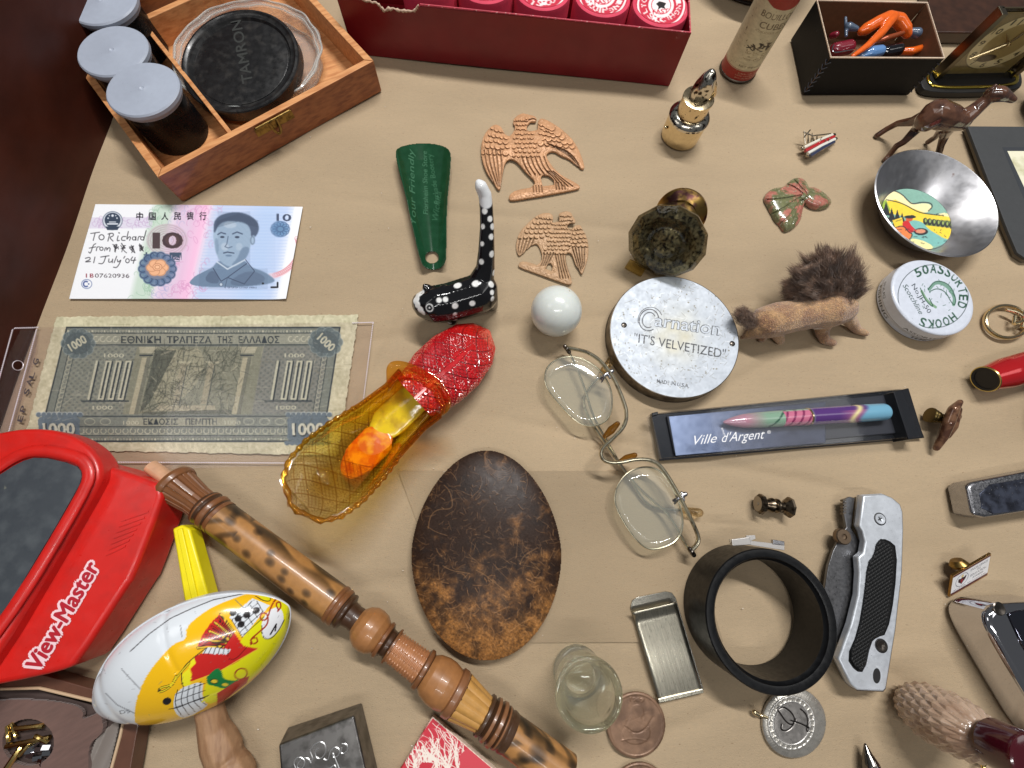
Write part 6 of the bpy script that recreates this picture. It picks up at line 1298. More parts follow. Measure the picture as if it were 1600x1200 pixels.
# ================================================================ flute
F0, F1 = np.array([236., 729.]), np.array([885., 1212.]); fd_ = (F1-F0)/np.linalg.norm(F1-F0); FL = np.linalg.norm(F1-F0)
hF = 1.25; fa, fb_ = V(*F0, hF), V(*F1, hF); fax = (fb_-fa).normalized(); Lf = (fb_-fa).length; cmpx = Lf/FL
fm = frame(fa, fax, (0, 0, 1))
flt = thing('wooden_flute', 'long turned and carved wooden flute with burnt spots lying diagonally across the paper', 'flute', (fa+fb_)/2-Vector((0, 0, hF)))
m_fl = M('burnt_varnished_wood', attr=True, rough=.38, coat=.25, var=.12, vs=2.5, bump=.12, bs=9)
segs = [('blowing_plug', 0, 52, [(0, 13), (52, 14)]),
        ('carved_cone', 46, 116, [(46, 30), (48, 36), (54, 38), (60, 36), (62, 33), (100, 27), (114, 27)]),
        ('ringed_collar', 114, 152, [(114, 27), (117, 31), (122, 32), (126, 29), (129, 30), (133, 34), (139, 33), (142, 30), (146, 32), (150, 32)]),
        ('body', 150, 384, [(150, 31), (384, 32)]),
        ('ringed_neck', 384, 430, [(384, 32), (386, 33.5), (390, 33.5), (392, 31.5), (396, 33), (400, 31.5), (402, 29), (406, 31), (409, 30), (412, 22), (422, 20), (430, 21)]),
        ('ball_turning', 430, 478, [(430, 21), (436, 29), (446, 35), (456, 36), (466, 34), (474, 28), (478, 24)]),
        ('ring', 476, 498, [(476, 28), (478, 31), (482, 30), (486, 23), (492, 22), (495, 30), (498, 30)]),
        ('notched_block', 498, 552, [(498, 25), (552, 27)]),
        ('ring', 550, 560, [(550, 28), (552, 33), (557, 33), (560, 29)]),
        ('barrel', 560, 608, [(560, 28), (568, 34), (582, 38), (594, 38), (602, 36), (608, 34)]),
        ('ring', 607, 622, [(607, 35), (609, 39), (617, 39), (621, 36)]),
        ('fluted_cone', 621, 664, [(621, 37), (640, 33), (664, 28)]),
        ('ringed_collar', 663, 712, [(663, 27), (665, 33), (669, 33), (672, 28), (675, 34), (679, 35), (683, 29), (685, 35), (690, 36), (693, 30), (695, 34), (699, 33), (702, 31), (705, 33), (709, 32), (712, 31)]),
        ('body', 711, FL, [(711, 31), (FL, 33)])]
bc_, bd = np.array((168, 120, 68.)), np.array((120, 76, 44.))
spots = [(205, 0, 9), (232, .35, 10), (222, -.9, 9), (262, -.42, 8), (270, -.05, 10), (300, .3, 9), (298, -.1, 8), (322, .55, 8), (345, .1, 9), (350, .62, 8), (375, -.6, 9), (188, .7, 10), (178, -.5, 11), (736, .2, 11), (752, -.3, 16), (770, .5, 12), (715, .8, 9)]
for nm, s0, s1, pr in segs:
    n_ = max(24, int((s1-s0)*.7)) if nm in ('body',) else max(18, int((s1-s0)*1.6)); ss = np.linspace(s0, s1, n_); rr = np.interp(ss, [a for a, _ in pr], [b for _, b in pr])*cmpx*.88; seg = 96
    v, c = [], []
    for i, (s, r) in enumerate(zip(ss, rr)):
        for k_ in range(seg):
            t = 2*math.pi*k_/seg; q_ = r
            if nm in ('carved_cone',) and s > 61: q_ *= 1-.09*(abs(math.sin(t*10)) < .30)
            if nm == 'fluted_cone': q_ *= .96+.07*abs(math.cos(t*6))
            if nm == 'notched_block':
                row_ = int(t/(2*math.pi)*14); q_ *= .95+.07*(row_ % 2)*(1 if math.sin((s-498)*1.35) > -.2 else 0)+.03*((row_+1) % 2)*(math.sin((s-498)*.9) > 0)
            v.append((q_*math.cos(t), q_*math.sin(t), s*cmpx))
            b = bc_.copy()
            if nm in ('ring', 'ringed_collar', 'ringed_neck', 'carved_cone'): b = bd+ (12 if s > 600 else 0)
            if nm in ('ball_turning', 'barrel'): b = np.array((158, 108, 64.))
            if nm == 'fluted_cone': b = np.array((186, 138, 72.))
            if nm == 'notched_block': b = np.array((172, 116, 76.))
            if nm == 'blowing_plug': b = np.array((198, 152, 118.))
            if nm in ('ring', 'ringed_collar', 'ringed_neck') and i and rr[i] < max(rr)*.93: b = b*.55
            if nm == 'body':
                for (s_, tt_, r_) in spots:
                    d = math.hypot((s-s_)/1.25, ((t-tt_+math.pi) % (2*math.pi)-math.pi)*31)/(r_*.85)
                    if d < 1: b = b*(.5+.5*max(0, d)**2)
                e = math.sin(s*.045+math.sin(t*3)*1.4)*math.cos(t*2+s*.02); b = b*(1-.6*np.clip((abs(math.sin(t))-.42)*2.0, 0, 1)*np.clip(e*2+.6, 0, 1))
                if s < 200 or s > 700: b = b*(1-.45*np.clip(math.sin(s*.17+3*math.sin(t*2)), 0, 1)*(abs(math.sin(t*2+1)) > .4))
            c.append(b)
    F = [(i*seg+k_, i*seg+(k_+1) % seg, (i+1)*seg+(k_+1) % seg, (i+1)*seg+k_) for i in range(n_-1) for k_ in range(seg)]+[tuple(range(seg-1, -1, -1)), tuple((n_-1)*seg+k_ for k_ in range(seg))]
    mk(nm, xf(np.array(v), fm), F, m_fl, flt, cols=np.array(c), sharp=30)

# ================================================================ red stereo viewer
m_vred = M('red_plastic', (206, 34, 28), .36, var=.05, vs=.8, coat=.1, rvar=.1, bump=.05, bs=9, col2=(184, 36, 32), ms=1.1, lo=.45, hi=.8, speck=(226, 96, 84), spk=9, spt=.77)
m_win = M('dusty_grey_window', (60, 66, 72), .5, col2=(82, 88, 92), ms=1.2, lo=.45, hi=.8, speck=(150, 150, 130), spk=1.0, spt=.70, rvar=.1, bump=.03, bs=12)
vm = thing('stereo_viewer', 'red plastic View-Master stereo viewer lying at the left edge with a grey window', 'stereo viewer', V(70, 900, 0))
slab('lower_body', [(-60, 780), (40, 700), (150, 722), (240, 752), (251, 762), (252, 780), (205, 905), (196, 916), (118, 1036), (104, 1046), (60, 1058), (-60, 1082)], .02, 2.3, m_vred, vm, bevel=.25, seg=4, smooth_n=1)
slab('reel_lever', [(196, 880), (212, 890), (206, 904), (190, 918)], 1.2, 2.0, m_vred, vm, bevel=.08)
slab('face_hood', [(-120, 700), (0, 674), (40, 668), (92, 672), (132, 692), (152, 716), (157, 738), (150, 762), (-70, 1130), (-150, 1130)], 1.5, 3.0, m_vred, vm, bevel=.3, seg=4, smooth_n=2)
wp = [(-140, 820), (-10, 748), (30, 722), (60, 713), (118, 726), (129, 740), (122, 764), (-10, 985), (-120, 1100)]
slab('window', wp, 3.01, 3.06, m_win, vm, smooth_n=1, smooth=False)
tube('window_frame', pxline([(x_, y_, 3.12) for x_, y_ in [(-150, 826), (-14, 738), (28, 710), (62, 702), (124, 714), (141, 734), (134, 766), (2, 986), (-120, 1112)]], 2, True), .30, m_vred, vm, closed=True, flat=.55, seg=14)
for i in range(7): slab('embossed_line', [(190-4*i+0, 812+9*i), (232-6*i, 790+9*i+8), (231-6*i, 793+9*i+8), (189-4*i, 815+9*i)], 2.29, 2.335, m_vred, vm, smooth=False)
tp0, tp1 = (60, 1050), (155, 886); q, tr = text_pts('View-Master', tp0, tp1, 25, 0.0); m_vw = M('cream_pink_outline', (240, 206, 212), .5); m_vr = M('deep_red_letters', (178, 26, 44), .45)
# outline: letters fattened by stamping along offsets
P0 = G(q[:, 0], q[:, 1], 2.325); parts = []
for k_ in range(10):
    a_ = 2*math.pi*k_/10; parts.append((P0+np.array([.15*math.cos(a_), .15*math.sin(a_), .0011*k_]), [t_[::-1] for t_ in tr]))
parts.append((P0+np.array([0, 0, .012]), [t_[::-1] for t_ in tr]))
v, f = join_vf(parts); mk('letter_outline', v, f, m_vw, vm, smooth=False)
P0 = G(q[:, 0], q[:, 1], 2.35); parts = [(P0+np.array([.032*math.cos(k_*1.047), .032*math.sin(k_*1.047), .0007*k_]), [t_[::-1] for t_ in tr]) for k_ in range(6)]
v, f = join_vf(parts); mk('lettering', v, f, m_vr, vm, smooth=False)

# ================================================================ tin noisemaker
nm_ = thing('tin_noisemaker', 'round tin party noisemaker printed with yellow fan, mask and music notes, on a wooden handle', 'noisemaker', V(310, 1030, 0))
cN = V(306, 1024, 2.3); eA, eB = V(158, 1106, 2.3), V(462, 944, 2.3); ux = (eB-eA).normalized(); La = (eB-eA).length/2
tiltn = Matrix.Rotation(math.radians(28), 3, ux); uy = Vector((-ux.y, ux.x, 0)); uz = Vector((0, 0, 1)); uy2 = tiltn @ uy; uz2 = tiltn @ uz
Rb, Rc = 2.75, 1.75
nu_, nv_ = 420, 200; V_ = []
for j in range(nv_+1):
    ph = math.pi*j/nv_
    for i in range(nu_):
        th = 2*math.pi*i/nu_; x_, y_, z_ = math.sin(ph)*math.cos(th), math.sin(ph)*math.sin(th), math.cos(ph)
        lob = 1; dent = (max(1e-4, 1-x_*x_)**.16)*(1-.035*math.exp(-((x_+.72)/.05)**2)-.03*math.exp(-((x_+.88)/.04)**2)-.02*math.exp(-((x_-.05)/.03)**2)*(y_ > .2))
        V_.append(tuple(cN+ux*(La*x_*.985)+(uy2*(Rb*y_)+uz2*(Rc*z_))*dent))
V_ = np.array(V_); id_ = np.arange((nv_+1)*nu_).reshape(nv_+1, nu_); jd = np.roll(id_, -1, 1); F = np.c_[id_[:-1].ravel(), id_[1:].ravel(), jd[1:].ravel(), jd[:-1].ravel()].tolist()
wt2 = (222, 228, 234); cn_ = Cv(145, 905, 480, 1150, 2.2, wt2); yl, yl2, rd, bk_, gn = (244, 190, 20), (226, 222, 20), (200, 38, 34), (28, 24, 26), (26, 122, 60)
Z = lambda L: [(120+x_/4.444, 910+y_/4.444) for x_, y_ in L]
cn_.poly(chaikin(Z([(405, 1000), (400, 880), (430, 760), (500, 620), (600, 500), (680, 420), (760, 400), (760, 310), (850, 230), (960, 160), (1200, 70), (1300, 40), (1600, 20), (1600, 500), (1100, 1000), (700, 1100)]), 1), yl)
cn_.poly(chaikin(Z([(1140, 400), (1250, 270), (1350, 200), (1450, 80), (1560, 60), (1560, 300), (1400, 500), (1180, 700), (950, 850), (870, 820), (900, 680), (1000, 600)]), 1), yl2)
cn_.line(Z([(370, 480), (500, 360), (650, 250), (800, 180), (950, 120), (1200, 70)]), 1.2, bk_)
cn_.poly(Z([(1060, 240), (1220, 110), (1340, 160), (1260, 250), (1150, 385)]), wt2)
for k_ in range(5): cn_.line(Z([(1070+45*k_, 250-30*k_), (1150+35*k_, 380-45*k_)]), 1, bk_); cn_.line(Z([(1075+20*k_, 265+26*k_), (1230+22*k_, 120+26*k_)]), .9, bk_)
for x_, y_ in ((1085, 210), (1120, 250), (1140, 292), (1245, 195), (1180, 225)): cn_.ell(*Z([(x_, y_)])[0], 6, 5, bk_, rot=-.6)
cn_.poly(chaikin(Z([(1250, 80), (1330, 50), (1350, 130), (1300, 130)]), 1), yl2).curve(Z([(1240, 95), (1300, 130), (1350, 130), (1340, 50), (1260, 80)]), 1.2, bk_)
cn_.poly(chaikin(Z([(1285, 390), (1280, 260), (1360, 170), (1430, 180), (1440, 300), (1340, 395)]), 2), (232, 234, 238)).curve(Z([(1285, 300), (1285, 380), (1340, 400), (1400, 340), (1440, 260)]), 1.2, bk_).line(Z([(1345, 360), (1385, 290), (1378, 335)]), 2.2, bk_)
for L_ in ([(1210, 430), (1205, 395), (1245, 380), (1260, 410), (1225, 432), (1200, 400), (1260, 350), (1330, 290), (1325, 215), (1280, 210), (1270, 260), (1320, 265), (1350, 160), (1400, 90)], [(1400, 190), (1380, 150), (1410, 130), (1420, 170), (1395, 200)]): cn_.curve(Z(L_), 2.2, (158, 46, 24))
cn_.poly(chaikin(Z([(1470, 90), (1510, 120), (1490, 260), (1440, 340), (1460, 200)]), 1), (206, 204, 60)).curve(Z([(1440, 100), (1500, 130), (1470, 250)]), 1.3, (120, 90, 20))
fc_ = Z([(1160, 440)])[0]
cn_.poly(Z([(1160, 445), (1000, 215), (940, 270), (880, 350), (850, 410), (835, 455), (900, 450), (1100, 480)]), rd)
for k_ in range(9):
    a_ = Z([(1000-20*k_, 222+29*k_)])[0]; m_ = (fc_[0]*.3+a_[0]*.7, fc_[1]*.3+a_[1]*.7); e_ = (fc_[0]*.55+a_[0]*.45, fc_[1]*.55+a_[1]*.45)
    cn_.line([a_, e_], 4.4, bk_).line([a_, e_], 3, (250, 206, 60) if k_ % 2 == 0 else (186, 40, 26)); cn_.line([(a_[0]+1.5, a_[1]+2), e_], .8, bk_)
cn_.poly(Z([(1100, 430), (1260, 460), (1100, 560), (1000, 612), (785, 690), (800, 640), (790, 600), (830, 560), (810, 520), (870, 490), (1050, 500)]), rd).line(Z([(1260, 460), (1000, 612), (790, 700)]), 1.4, (240, 190, 60)).curve(Z([(1180, 450), (1100, 540), (1040, 530), (1060, 480)]), 1.2, (120, 20, 20))
cn_.poly(Z([(900, 450), (1070, 465), (1050, 500), (870, 495)]), wt2)
for k_ in range(6): cn_.line(Z([(905+30*k_, 452), (880+34*k_, 497)]), 1, bk_)
cn_.poly(Z([(860, 490), (800, 530), (775, 600), (730, 640), (735, 720), (790, 715), (795, 640), (780, 600), (825, 560), (815, 520)]), (240, 232, 40)).curve(Z([(900, 455), (800, 530), (730, 600), (725, 690), (745, 735)]), 1.2, bk_)
for L_ in ([(780, 560), (700, 650), (650, 730), (570, 770), (575, 730), (660, 715), (690, 650)], ): cn_.curve(Z(L_), 3.2, bk_, n=2).curve(Z(L_), 1.8, (244, 222, 40))
cn_.poly(chaikin(Z([(690, 745), (880, 680), (870, 760), (880, 830), (920, 855), (760, 945), (700, 930), (665, 860)]), 1), wt2)
for k_ in range(5): cn_.curve(Z([(700+40*k_, 745-14*k_), (675+42*k_, 850-10*k_), (740+40*k_, 940-22*k_)]), 1.1, bk_)
for k_ in range(3): cn_.line(Z([(680, 780+45*k_), (890, 700+50*k_)]), .9, bk_)
cn_.line(Z([(640, 880), (700, 870), (820, 820), (930, 780)]), 1.1, bk_).line(Z([(870, 830), (930, 780), (1000, 760)]), 2.4, (236, 228, 60))
cn_.ell(*Z([(626, 825)])[0], 7, 5.5, bk_, rot=-.4)
cn_.poly(chaikin(Z([(975, 590), (1010, 620), (1015, 670), (1090, 685), (1130, 670), (1090, 720), (1020, 740), (960, 720), (905, 710), (900, 660), (930, 630)]), 1), gn).ell(*Z([(955, 687)])[0], 5, 3, (232, 200, 50)).ell(*Z([(1030, 710)])[0], 5, 2.6, (232, 200, 50)).ring(*Z([(955, 687)])[0], 5.5, 3.6, 1, bk_)
cn_.ring(*Z([(1140, 635)])[0], 10, 8, 2, (160, 60, 30), rot=-.5).poly(Z([(975, 770), (1100, 690), (1200, 650), (1180, 700), (975, 860)]), (176, 40, 34))
for k_ in range(60): x_, y_ = rng.uniform(160, 460), rng.uniform(915, 1140); cn_.line([(x_, y_), (x_+rng.normal(0, 3), y_+rng.normal(0, 3))], .8, (130, 130, 134), .5)
for L_ in ([(310, 600), (345, 640), (440, 740)], [(200, 770), (280, 850), (400, 910)], [(720, 300), (730, 380)], [(1100, 120), (1160, 180)]): cn_.line(Z(L_), 1.6, (110, 112, 118), .7)
cn_.text('DS', Z([(300, 915)])[0], Z([(370, 905)])[0], 6, (110, 112, 118))
X, Y = PX(V_); C = cn_.sample(X, Y); up = ((V_-np.array(cN)) @ np.array(uz2)) > -.05; C[~up] = (206, 212, 220)
mk('tin_shell', V_, F, M('lithographed_tin', attr=True, rough=.2, coat=.5, bump=.08, bs=1.6, bump2=.05, bs2=7, dist=.06), nm_, cols=C, sharp=0)
ring_ = np.array([tuple(cN+ux*(La*.985*math.cos(t))+uy2*(Rb*1.005*math.sin(t)*max(1e-4, 1-math.cos(t)**2)**.16)) for t in np.linspace(0, 2*math.pi, 160, endpoint=False)]); tube('seam', ring_, .045, M('white_seam', (212, 216, 222), .3, coat=.3), nm_, closed=True, seg=8)
bar_o = [(269, 826), (283, 820), (296, 826), (330, 950), (290, 955)]
slab('yellow_handle', bar_o, .5, 1.5, M('yellow_plastic', (236, 220, 20), .4, var=.03, vs=2), nm_, bevel=.1, seg=2)
slab('handle_ridge', [(276, 828), (284, 825), (312, 950), (302, 952)], 1.49, 1.62, M('yellow_plastic_ridge', (240, 224, 24), .4), nm_, bevel=.04)
wh = [(322, 1090, 1.4, .62), (330, 1120, 1.2, .66), (334, 1140, 1.05, .72), (342, 1160, .95, .86), (349, 1176, .92, .88), (354, 1188, .92, .66), (362, 1202, .9, .9), (368, 1216, .9, .95)]
v, f = organic_vf([[(P(x_, y_, z_), r_) for x_, y_, z_, r_ in wh]], .06, 4, zmin=.01); mk('wooden_handle', v, f, M('bare_turned_wood', (158, 122, 90), .55, col2=(142, 106, 76), ms=1.5, var=.08, vs=4, bump=.04, bs=10, stretch=(3, .5, 1, 15)), nm_, sharp=0)

# ================================================================ tray with jewellery card, bottom left
ty = thing('display_tray', 'brown display tray with a tan lining edge at the bottom left corner', 'tray', V(80, 1180, 0))
m_tr = M('brown_lacquer', (92, 60, 46), .4, var=.1, vs=2, coat=.15); m_tredge = M('tan_edge', (196, 168, 136), .6)
slab('tray_rim', [(-80, 1062), (56, 1052), (222, 1098), (188, 1290), (150, 1290), (196, 1108), (60, 1072), (-80, 1076)], .01, .9, m_tr, ty, bevel=.04, smooth=False)
tube('lining_edge', pxline([(-80, 1078, .92), (62, 1075, .92), (150, 1096, .92), (196, 1112, .92), (188, 1150, .92), (150, 1290, .92)], 0), .07, m_tredge, ty, seg=8)
slab('tray_floor', [(-80, 1082), (60, 1078), (190, 1115), (146, 1290), (-80, 1290)], .02, .35, M('tray_felt', (70, 56, 52), .85, bump=.2, bs=20), ty, smooth=False)
m_sat = M('brown_satin', (104, 78, 70), .55, sheen=.4, bump=.3, bs=30, stretch=(1, 6, 1, 30), var=.12, vs=1.2)
relief('satin_card', [[(-60, 1095), (60, 1092), (118, 1100), (132, 1112), (128, 1124), (142, 1118), (156, 1112), (162, 1130), (160, 1148), (142, 1160), (138, 1180), (140, 1250), (-60, 1250)]], lambda X, Y, D: .10+.05*np.sin(X*.05)+.05*np.clip((X-120)/40, 0, 1), .5, m_sat, holes=[ellpts(44, 1160, 40, 36, 40)], step=1.2, tag=('torn brown satin jewellery card with a round cut-out lying in the brown tray', 'card'), bottom=.45)
ej = thing('earring', 'tangled gold and silver jewellery pieces showing through the round hole of the satin card', 'jewellery', V(44, 1160, .36))
m_g2 = M('bright_gold', (236, 206, 130), .15, 1.0)
for a, b__, r_ in (((14, 1140), (68, 1134), .12), ((10, 1166), (78, 1152), .12), ((4, 1210), (34, 1166), .14), ((12, 1134), (14, 1158), .10), ((18, 1130), (26, 1152), .09), ((30, 1180), (48, 1160), .1), ((55, 1150), (75, 1160), .1)): tube('gold_bar', [V(*a, .62), V((a[0]+b__[0])/2, (a[1]+b__[1])/2, .7), V(*b__, .6)], r_, m_g2, ej, seg=8)
for k_ in range(14):
    x_, y_ = rng.uniform(44, 78), rng.uniform(1150, 1195); v, f = box_vf(frame(V(x_, y_, .42), rng.normal(0, 1, 3)+np.array([0, 0, 2])), .35, .2, .16); mk('facet_stone', v, f, m_chrome, ej, smooth=False)
relief('grey_film', [[(150, 1150), (178, 1128), (190, 1120), (176, 1180), (160, 1250), (130, 1250), (140, 1180)]], lambda X, Y, D: .03+.12*np.abs(np.sin(X*.11+Y*.05)), .42, M('grey_crumpled_film', (128, 120, 114), .25, coat=.4, bump=.4, bs=3), step=1.5, tag=('crumpled grey plastic film between the satin card and the tray rim', 'plastic film'))

# ================================================================ engraved steel block, red matchbook
sb = thing('engraved_block', 'heavy dark steel printing plate engraved with curling script at the bottom edge', 'metal block', V(505, 1160, 0)); m_bl = M('dark_brushed_steel', (112, 110, 108), .36, .9, col2=(84, 82, 80), ms=1.5, rvar=.08, bump=.05, bs=12)
topz = 1.7; bb_ = [(449, 1136), (566, 1097), (612, 1290), (470, 1320)]; tt_ = [(434, 1166), (440, 1158), (546, 1119), (553, 1124), (600, 1320), (448, 1340)]
Bp = G(*np.array(bb_, float).T, .01); Tq = np.array([[435, 1164], [553, 1118], [598, 1322], [450, 1345]], float); Tp = G(Tq[:, 0], Tq[:, 1], topz)
o = mk('block_body', np.vstack([Bp, Tp]), [(0, 1, 2, 3), (7, 6, 5, 4), (0, 4, 5, 1), (1, 5, 6, 2), (2, 6, 7, 3), (3, 7, 4, 0)][0:], m_bl, sb, smooth=False); bm = bmesh.new(); bm.from_mesh(o.data); bmesh.ops.recalc_face_normals(bm, faces=bm.faces); bm.to_mesh(o.data); bm.free(); bevel_mesh(o, .1, 3, 20)
m_eng = M('bright_engraving', (206, 206, 206), .3, .8)
for L_ in ([(462, 1200), (458, 1190), (466, 1182), (476, 1186), (476, 1196), (468, 1204), (463, 1196), (472, 1184), (482, 1184), (486, 1192)], [(484, 1190), (490, 1186), (486, 1178), (484, 1172), (490, 1164), (500, 1158), (508, 1162), (510, 1174), (502, 1186), (494, 1184), (492, 1174), (498, 1168)], [(506, 1186), (512, 1188), (514, 1182), (516, 1172), (524, 1166), (532, 1172), (528, 1182), (520, 1184), (520, 1174), (524, 1186), (530, 1200)], [(534, 1162), (542, 1162), (544, 1170), (538, 1178), (532, 1176), (534, 1168)], [(500, 1210), (516, 1200), (524, 1194), (526, 1204)]):
    tube('engraved_script', pxline([(x_, y_, topz+.01) for x_, y_ in L_], 2), .028, m_eng, sb, seg=6)
cm = Cv(600, 1100, 800, 1240, 2, (196, 30, 52))
def branch(x, y, a, L, w):
    if L < 5: return
    n = 4; pts = [(x, y)]
    for i in range(n): a += rng.normal(0, .16); x += L/n*math.cos(a); y += L/n*math.sin(a); pts.append((x, y))
    cm.line(pts, w, (238, 226, 214)); branch(x, y, a+rng.uniform(-.35, .1), L*.72, w*.85)
    if rng.random() < .7: branch(*pts[2], a+rng.uniform(-.5, .5), L*.55, w*.75)
for k_ in range(30): branch(640+rng.uniform(-8, 90), 1215+rng.uniform(-10, 10), -math.pi/2+rng.uniform(-.35, .55), rng.uniform(18, 34), rng.uniform(1.0, 2.4))
for k_ in range(14): branch(655+rng.uniform(0, 30), 1190, -math.pi/2+rng.uniform(-.8, .9), rng.uniform(8, 20), rng.uniform(1.5, 3.2))
cm.poly([(720, 1240), (718, 1180), (738, 1162), (800, 1200), (800, 1240)], (206, 60, 74)).line([(676, 1120), (770, 1200), (812, 1236)], 3, (236, 214, 196)).line([(676, 1120), (590, 1240)], 3, (236, 214, 196))
relief('matchbook', [[(676, 1119), (775, 1204), (820, 1290), (560, 1290), (627, 1200)]], lambda X, Y, D: np.full(X.shape, .35), .02, M('printed_card', attr=True, rough=.45, coat=.15, bump=.05, bs=14), step=1, cv=cm, smooth_n=0, tag=('bright red card box covered in white crackled lines at the bottom edge', 'card box'), sharp=30)

# ================================================================ shot glass, coins, money clip
gz = 3.3; gt, gb_ = V(921, 1086, gz), V(910, 1046, 0); R1 = (V(975, 1086, gz)-V(867, 1086, gz)).length/2; R0_ = R1*.80
gm = Matrix.Translation((gt.x, gt.y, 0)); wts = R1*.22
pf = [(0, .02), (R0_*.9, .02), (R0_*.98, .08), (R0_, .25), (R0_*.97, .5), (R0_*1.03, 1.2), (R1*.95, gz-.4), (R1*.99, gz-.12), (R1*.96, gz-.02), (R1-.2, gz), (R1-wts, gz-.12), (R1-wts*1.2, gz-.6), (R0_*.68, 1.4), (R0_*.55, 1.05), (R0_*.3, .95), (0, .92)]
lathe('shot_glass', chaikin(np.array(pf), 2, False).tolist(), gm, glassy('thick_glass', (252, 255, 253), .01, .2), seg=90, tag=('small thick clear shot glass standing upright, overlapping the brown coin', 'shot glass'), sharp=0)
def coin(x, y, r_, labels, det):
    cvh_ = Cv(x-60, y-66, x+60, y+66, 2, (.5,)); ry_ = r_*1.13
    cvh_.ring(x, y, r_*.93, ry_*.93, 2.5, (1.,))
    if det:
        cvh_.poly(chaikin([(x-8, y-30), (x+4, y-33), (x+12, y-26), (x+12, y-16), (x+6, y-10), (x+18, y-2), (x+24, y+16), (x+10, y+30), (x-12, y+30), (x-24, y+14), (x-12, y-4), (x-8, y-14)]), (.85,))
        cvh_.curve([(x-18, y+2), (x-2, y+14), (x+14, y+8), (x+26, y-12)], 2.5, (.2,)).curve([(x-22, y+24), (x-4, y+20), (x+16, y+24)], 2, (1.1,)).text('1989', (x-10, y-38), (x+12, y-36), 6, (1.1,), .02)
        for k_ in range(12): cvh_.line([(x+rng.uniform(-20, 20), y+rng.uniform(-20, 30)), (x+rng.uniform(-20, 20), y+rng.uniform(-20, 30))], 1.5, (rng.uniform(.3, 1),), .4)
    relief('copper_coin', [ellpts(x, y, r_, ry_, 60)], lambda X, Y, D: .12+.05*(blur(cvh_.sample(X, Y)[..., 0], 1)-.5), .01, M('worn_copper', (132, 102, 80), .45, .3, col2=(106, 80, 62), ms=1.2, var=.12, vs=3, rvar=.08), step=.8, tag=labels, sharp=0, smooth_n=0)
coin(994, 1133, 46, ('worn brown copper coin half tucked behind the shot glass', 'coin', 'copper coins near the shot glass'), True)
coin(1000, 1242, 45, ('brown coin of which only the rim shows at the bottom edge', 'coin', 'copper coins near the shot glass'), False)
mc = thing('money_clip', 'brushed pale gold money clip folded from one strip of metal', 'money clip', V(1040, 1010, 0))
m_br = M('brushed_brass_nickel', (194, 189, 172), .33, 1.0, stretch=(9, .35, 1, 14), var=.22, vs=4, rvar=.1, bump=.1, bs=6, col2=(178, 172, 156), ms=2)
slab('back_leaf', [(985, 950), (988, 938), (996, 933), (1040, 924), (1050, 926), (1056, 934), (1100, 1078), (1030, 1094)], .03, .09, M('satin_nickel', (176, 172, 160), .25, 1.0, var=.08, vs=3), mc, bevel=.02, smooth_n=0)
cl_g = [(991, 962, .62), (1055, 946, .62)]
rows = []
for u in np.linspace(0, 1, 40):
    z_ = .62-.34*math.sin(min(1, u/.12)*math.pi/2)*(u < .12)-(.34 if u >= .12 else 0)+.10*math.sin(math.pi*np.clip((u-.12)/.88, 0, 1)); a = (988+42*u, 958+138*u); b__ = (1057+41*u, 942+137*u); rows.append([G(a[0]*(1-w)+b__[0]*w, a[1]*(1-w)+b__[1]*w, z_) for w in np.linspace(0, 1, 12)])
rows = np.array(rows); ii = np.arange(480).reshape(40, 12); o = mk('front_leaf', rows.reshape(-1, 3), np.c_[ii[:-1, :-1].ravel(), ii[1:, :-1].ravel(), ii[1:, 1:].ravel(), ii[:-1, 1:].ravel()].tolist(), m_br, mc, sharp=0); md = o.modifiers.new('t', 'SOLIDIFY'); md.thickness = .06
slab('folded_end', [(1028, 1092), (1098, 1076), (1100, 1083), (1030, 1099)], .03, .34, m_br, mc, bevel=.03, smooth=False)

# ================================================================ black ring, tie clip, cufflink
kz = 2.75; kc_ = V(1206, 968, kz); KRo = (V(1308, 968, kz)-V(1104, 968, kz)).length/2; kb_ = Vector((kc_.x, kc_.y, 0)); KRi = KRo*.865
lathe('black_ring', [(KRi, .03), (KRi*1.03, .0), (KRo*.98, .0), (KRo, .05), (KRo, kz-.07), (KRo*.985, kz-.01), (KRo*.96, kz), (KRi*1.045, kz), (KRi*1.01, kz-.03), (KRi*.995, kz-.14), (KRi*.96, kz-.24), (KRi*.955, .2)], Matrix.Translation(kb_), M('satin_black_plastic', (11, 12, 14), .38, spec=.3, var=.2, vs=2, rvar=.08, speck=(40, 40, 42), spk=14, spt=.76), seg=160, closed=True, tag=('thick satin black plastic ring standing on the paper beside the folding knife', 'ring'))
m_tie = M('satin_silver', (214, 210, 206), .3, .8)
tc = thing('tie_clip', 'small shiny silver tie clip lying across the top edge of the black ring', 'tie clip', V(1185, 850, kz))
slab('upper_bar', [(1143, 843), (1171, 839), (1174, 851), (1145, 853)], kz+.02, kz+.32, m_tie, tc, bevel=.03, smooth=False)
slab('lower_bar', [(1166, 837), (1180, 836), (1181, 842), (1174, 845), (1226, 851), (1226, 860), (1168, 851)], kz+.03, kz+.16, m_tie, tc, bevel=.02, smooth=False)
slab('clip_tooth', [(1208, 843), (1226, 846), (1226, 852), (1208, 850)], kz+.03, kz+.24, m_steel, tc, bevel=.02, smooth=False)
cuf = thing('cufflink', 'small spool-shaped pewter cufflink with octagonal ends above the black ring', 'cufflink', V(1207, 790, 0))
c0_, c1_ = V(1184, 787, .62), V(1236, 793, .60); cL = (c1_-c0_).length; cmx = frame(c0_, c1_-c0_, (0, 0, 1)); m_pew = M('antique_pewter', (120, 108, 92), .28, 1.0, col2=(70, 60, 50), ms=4, var=.2, vs=6)
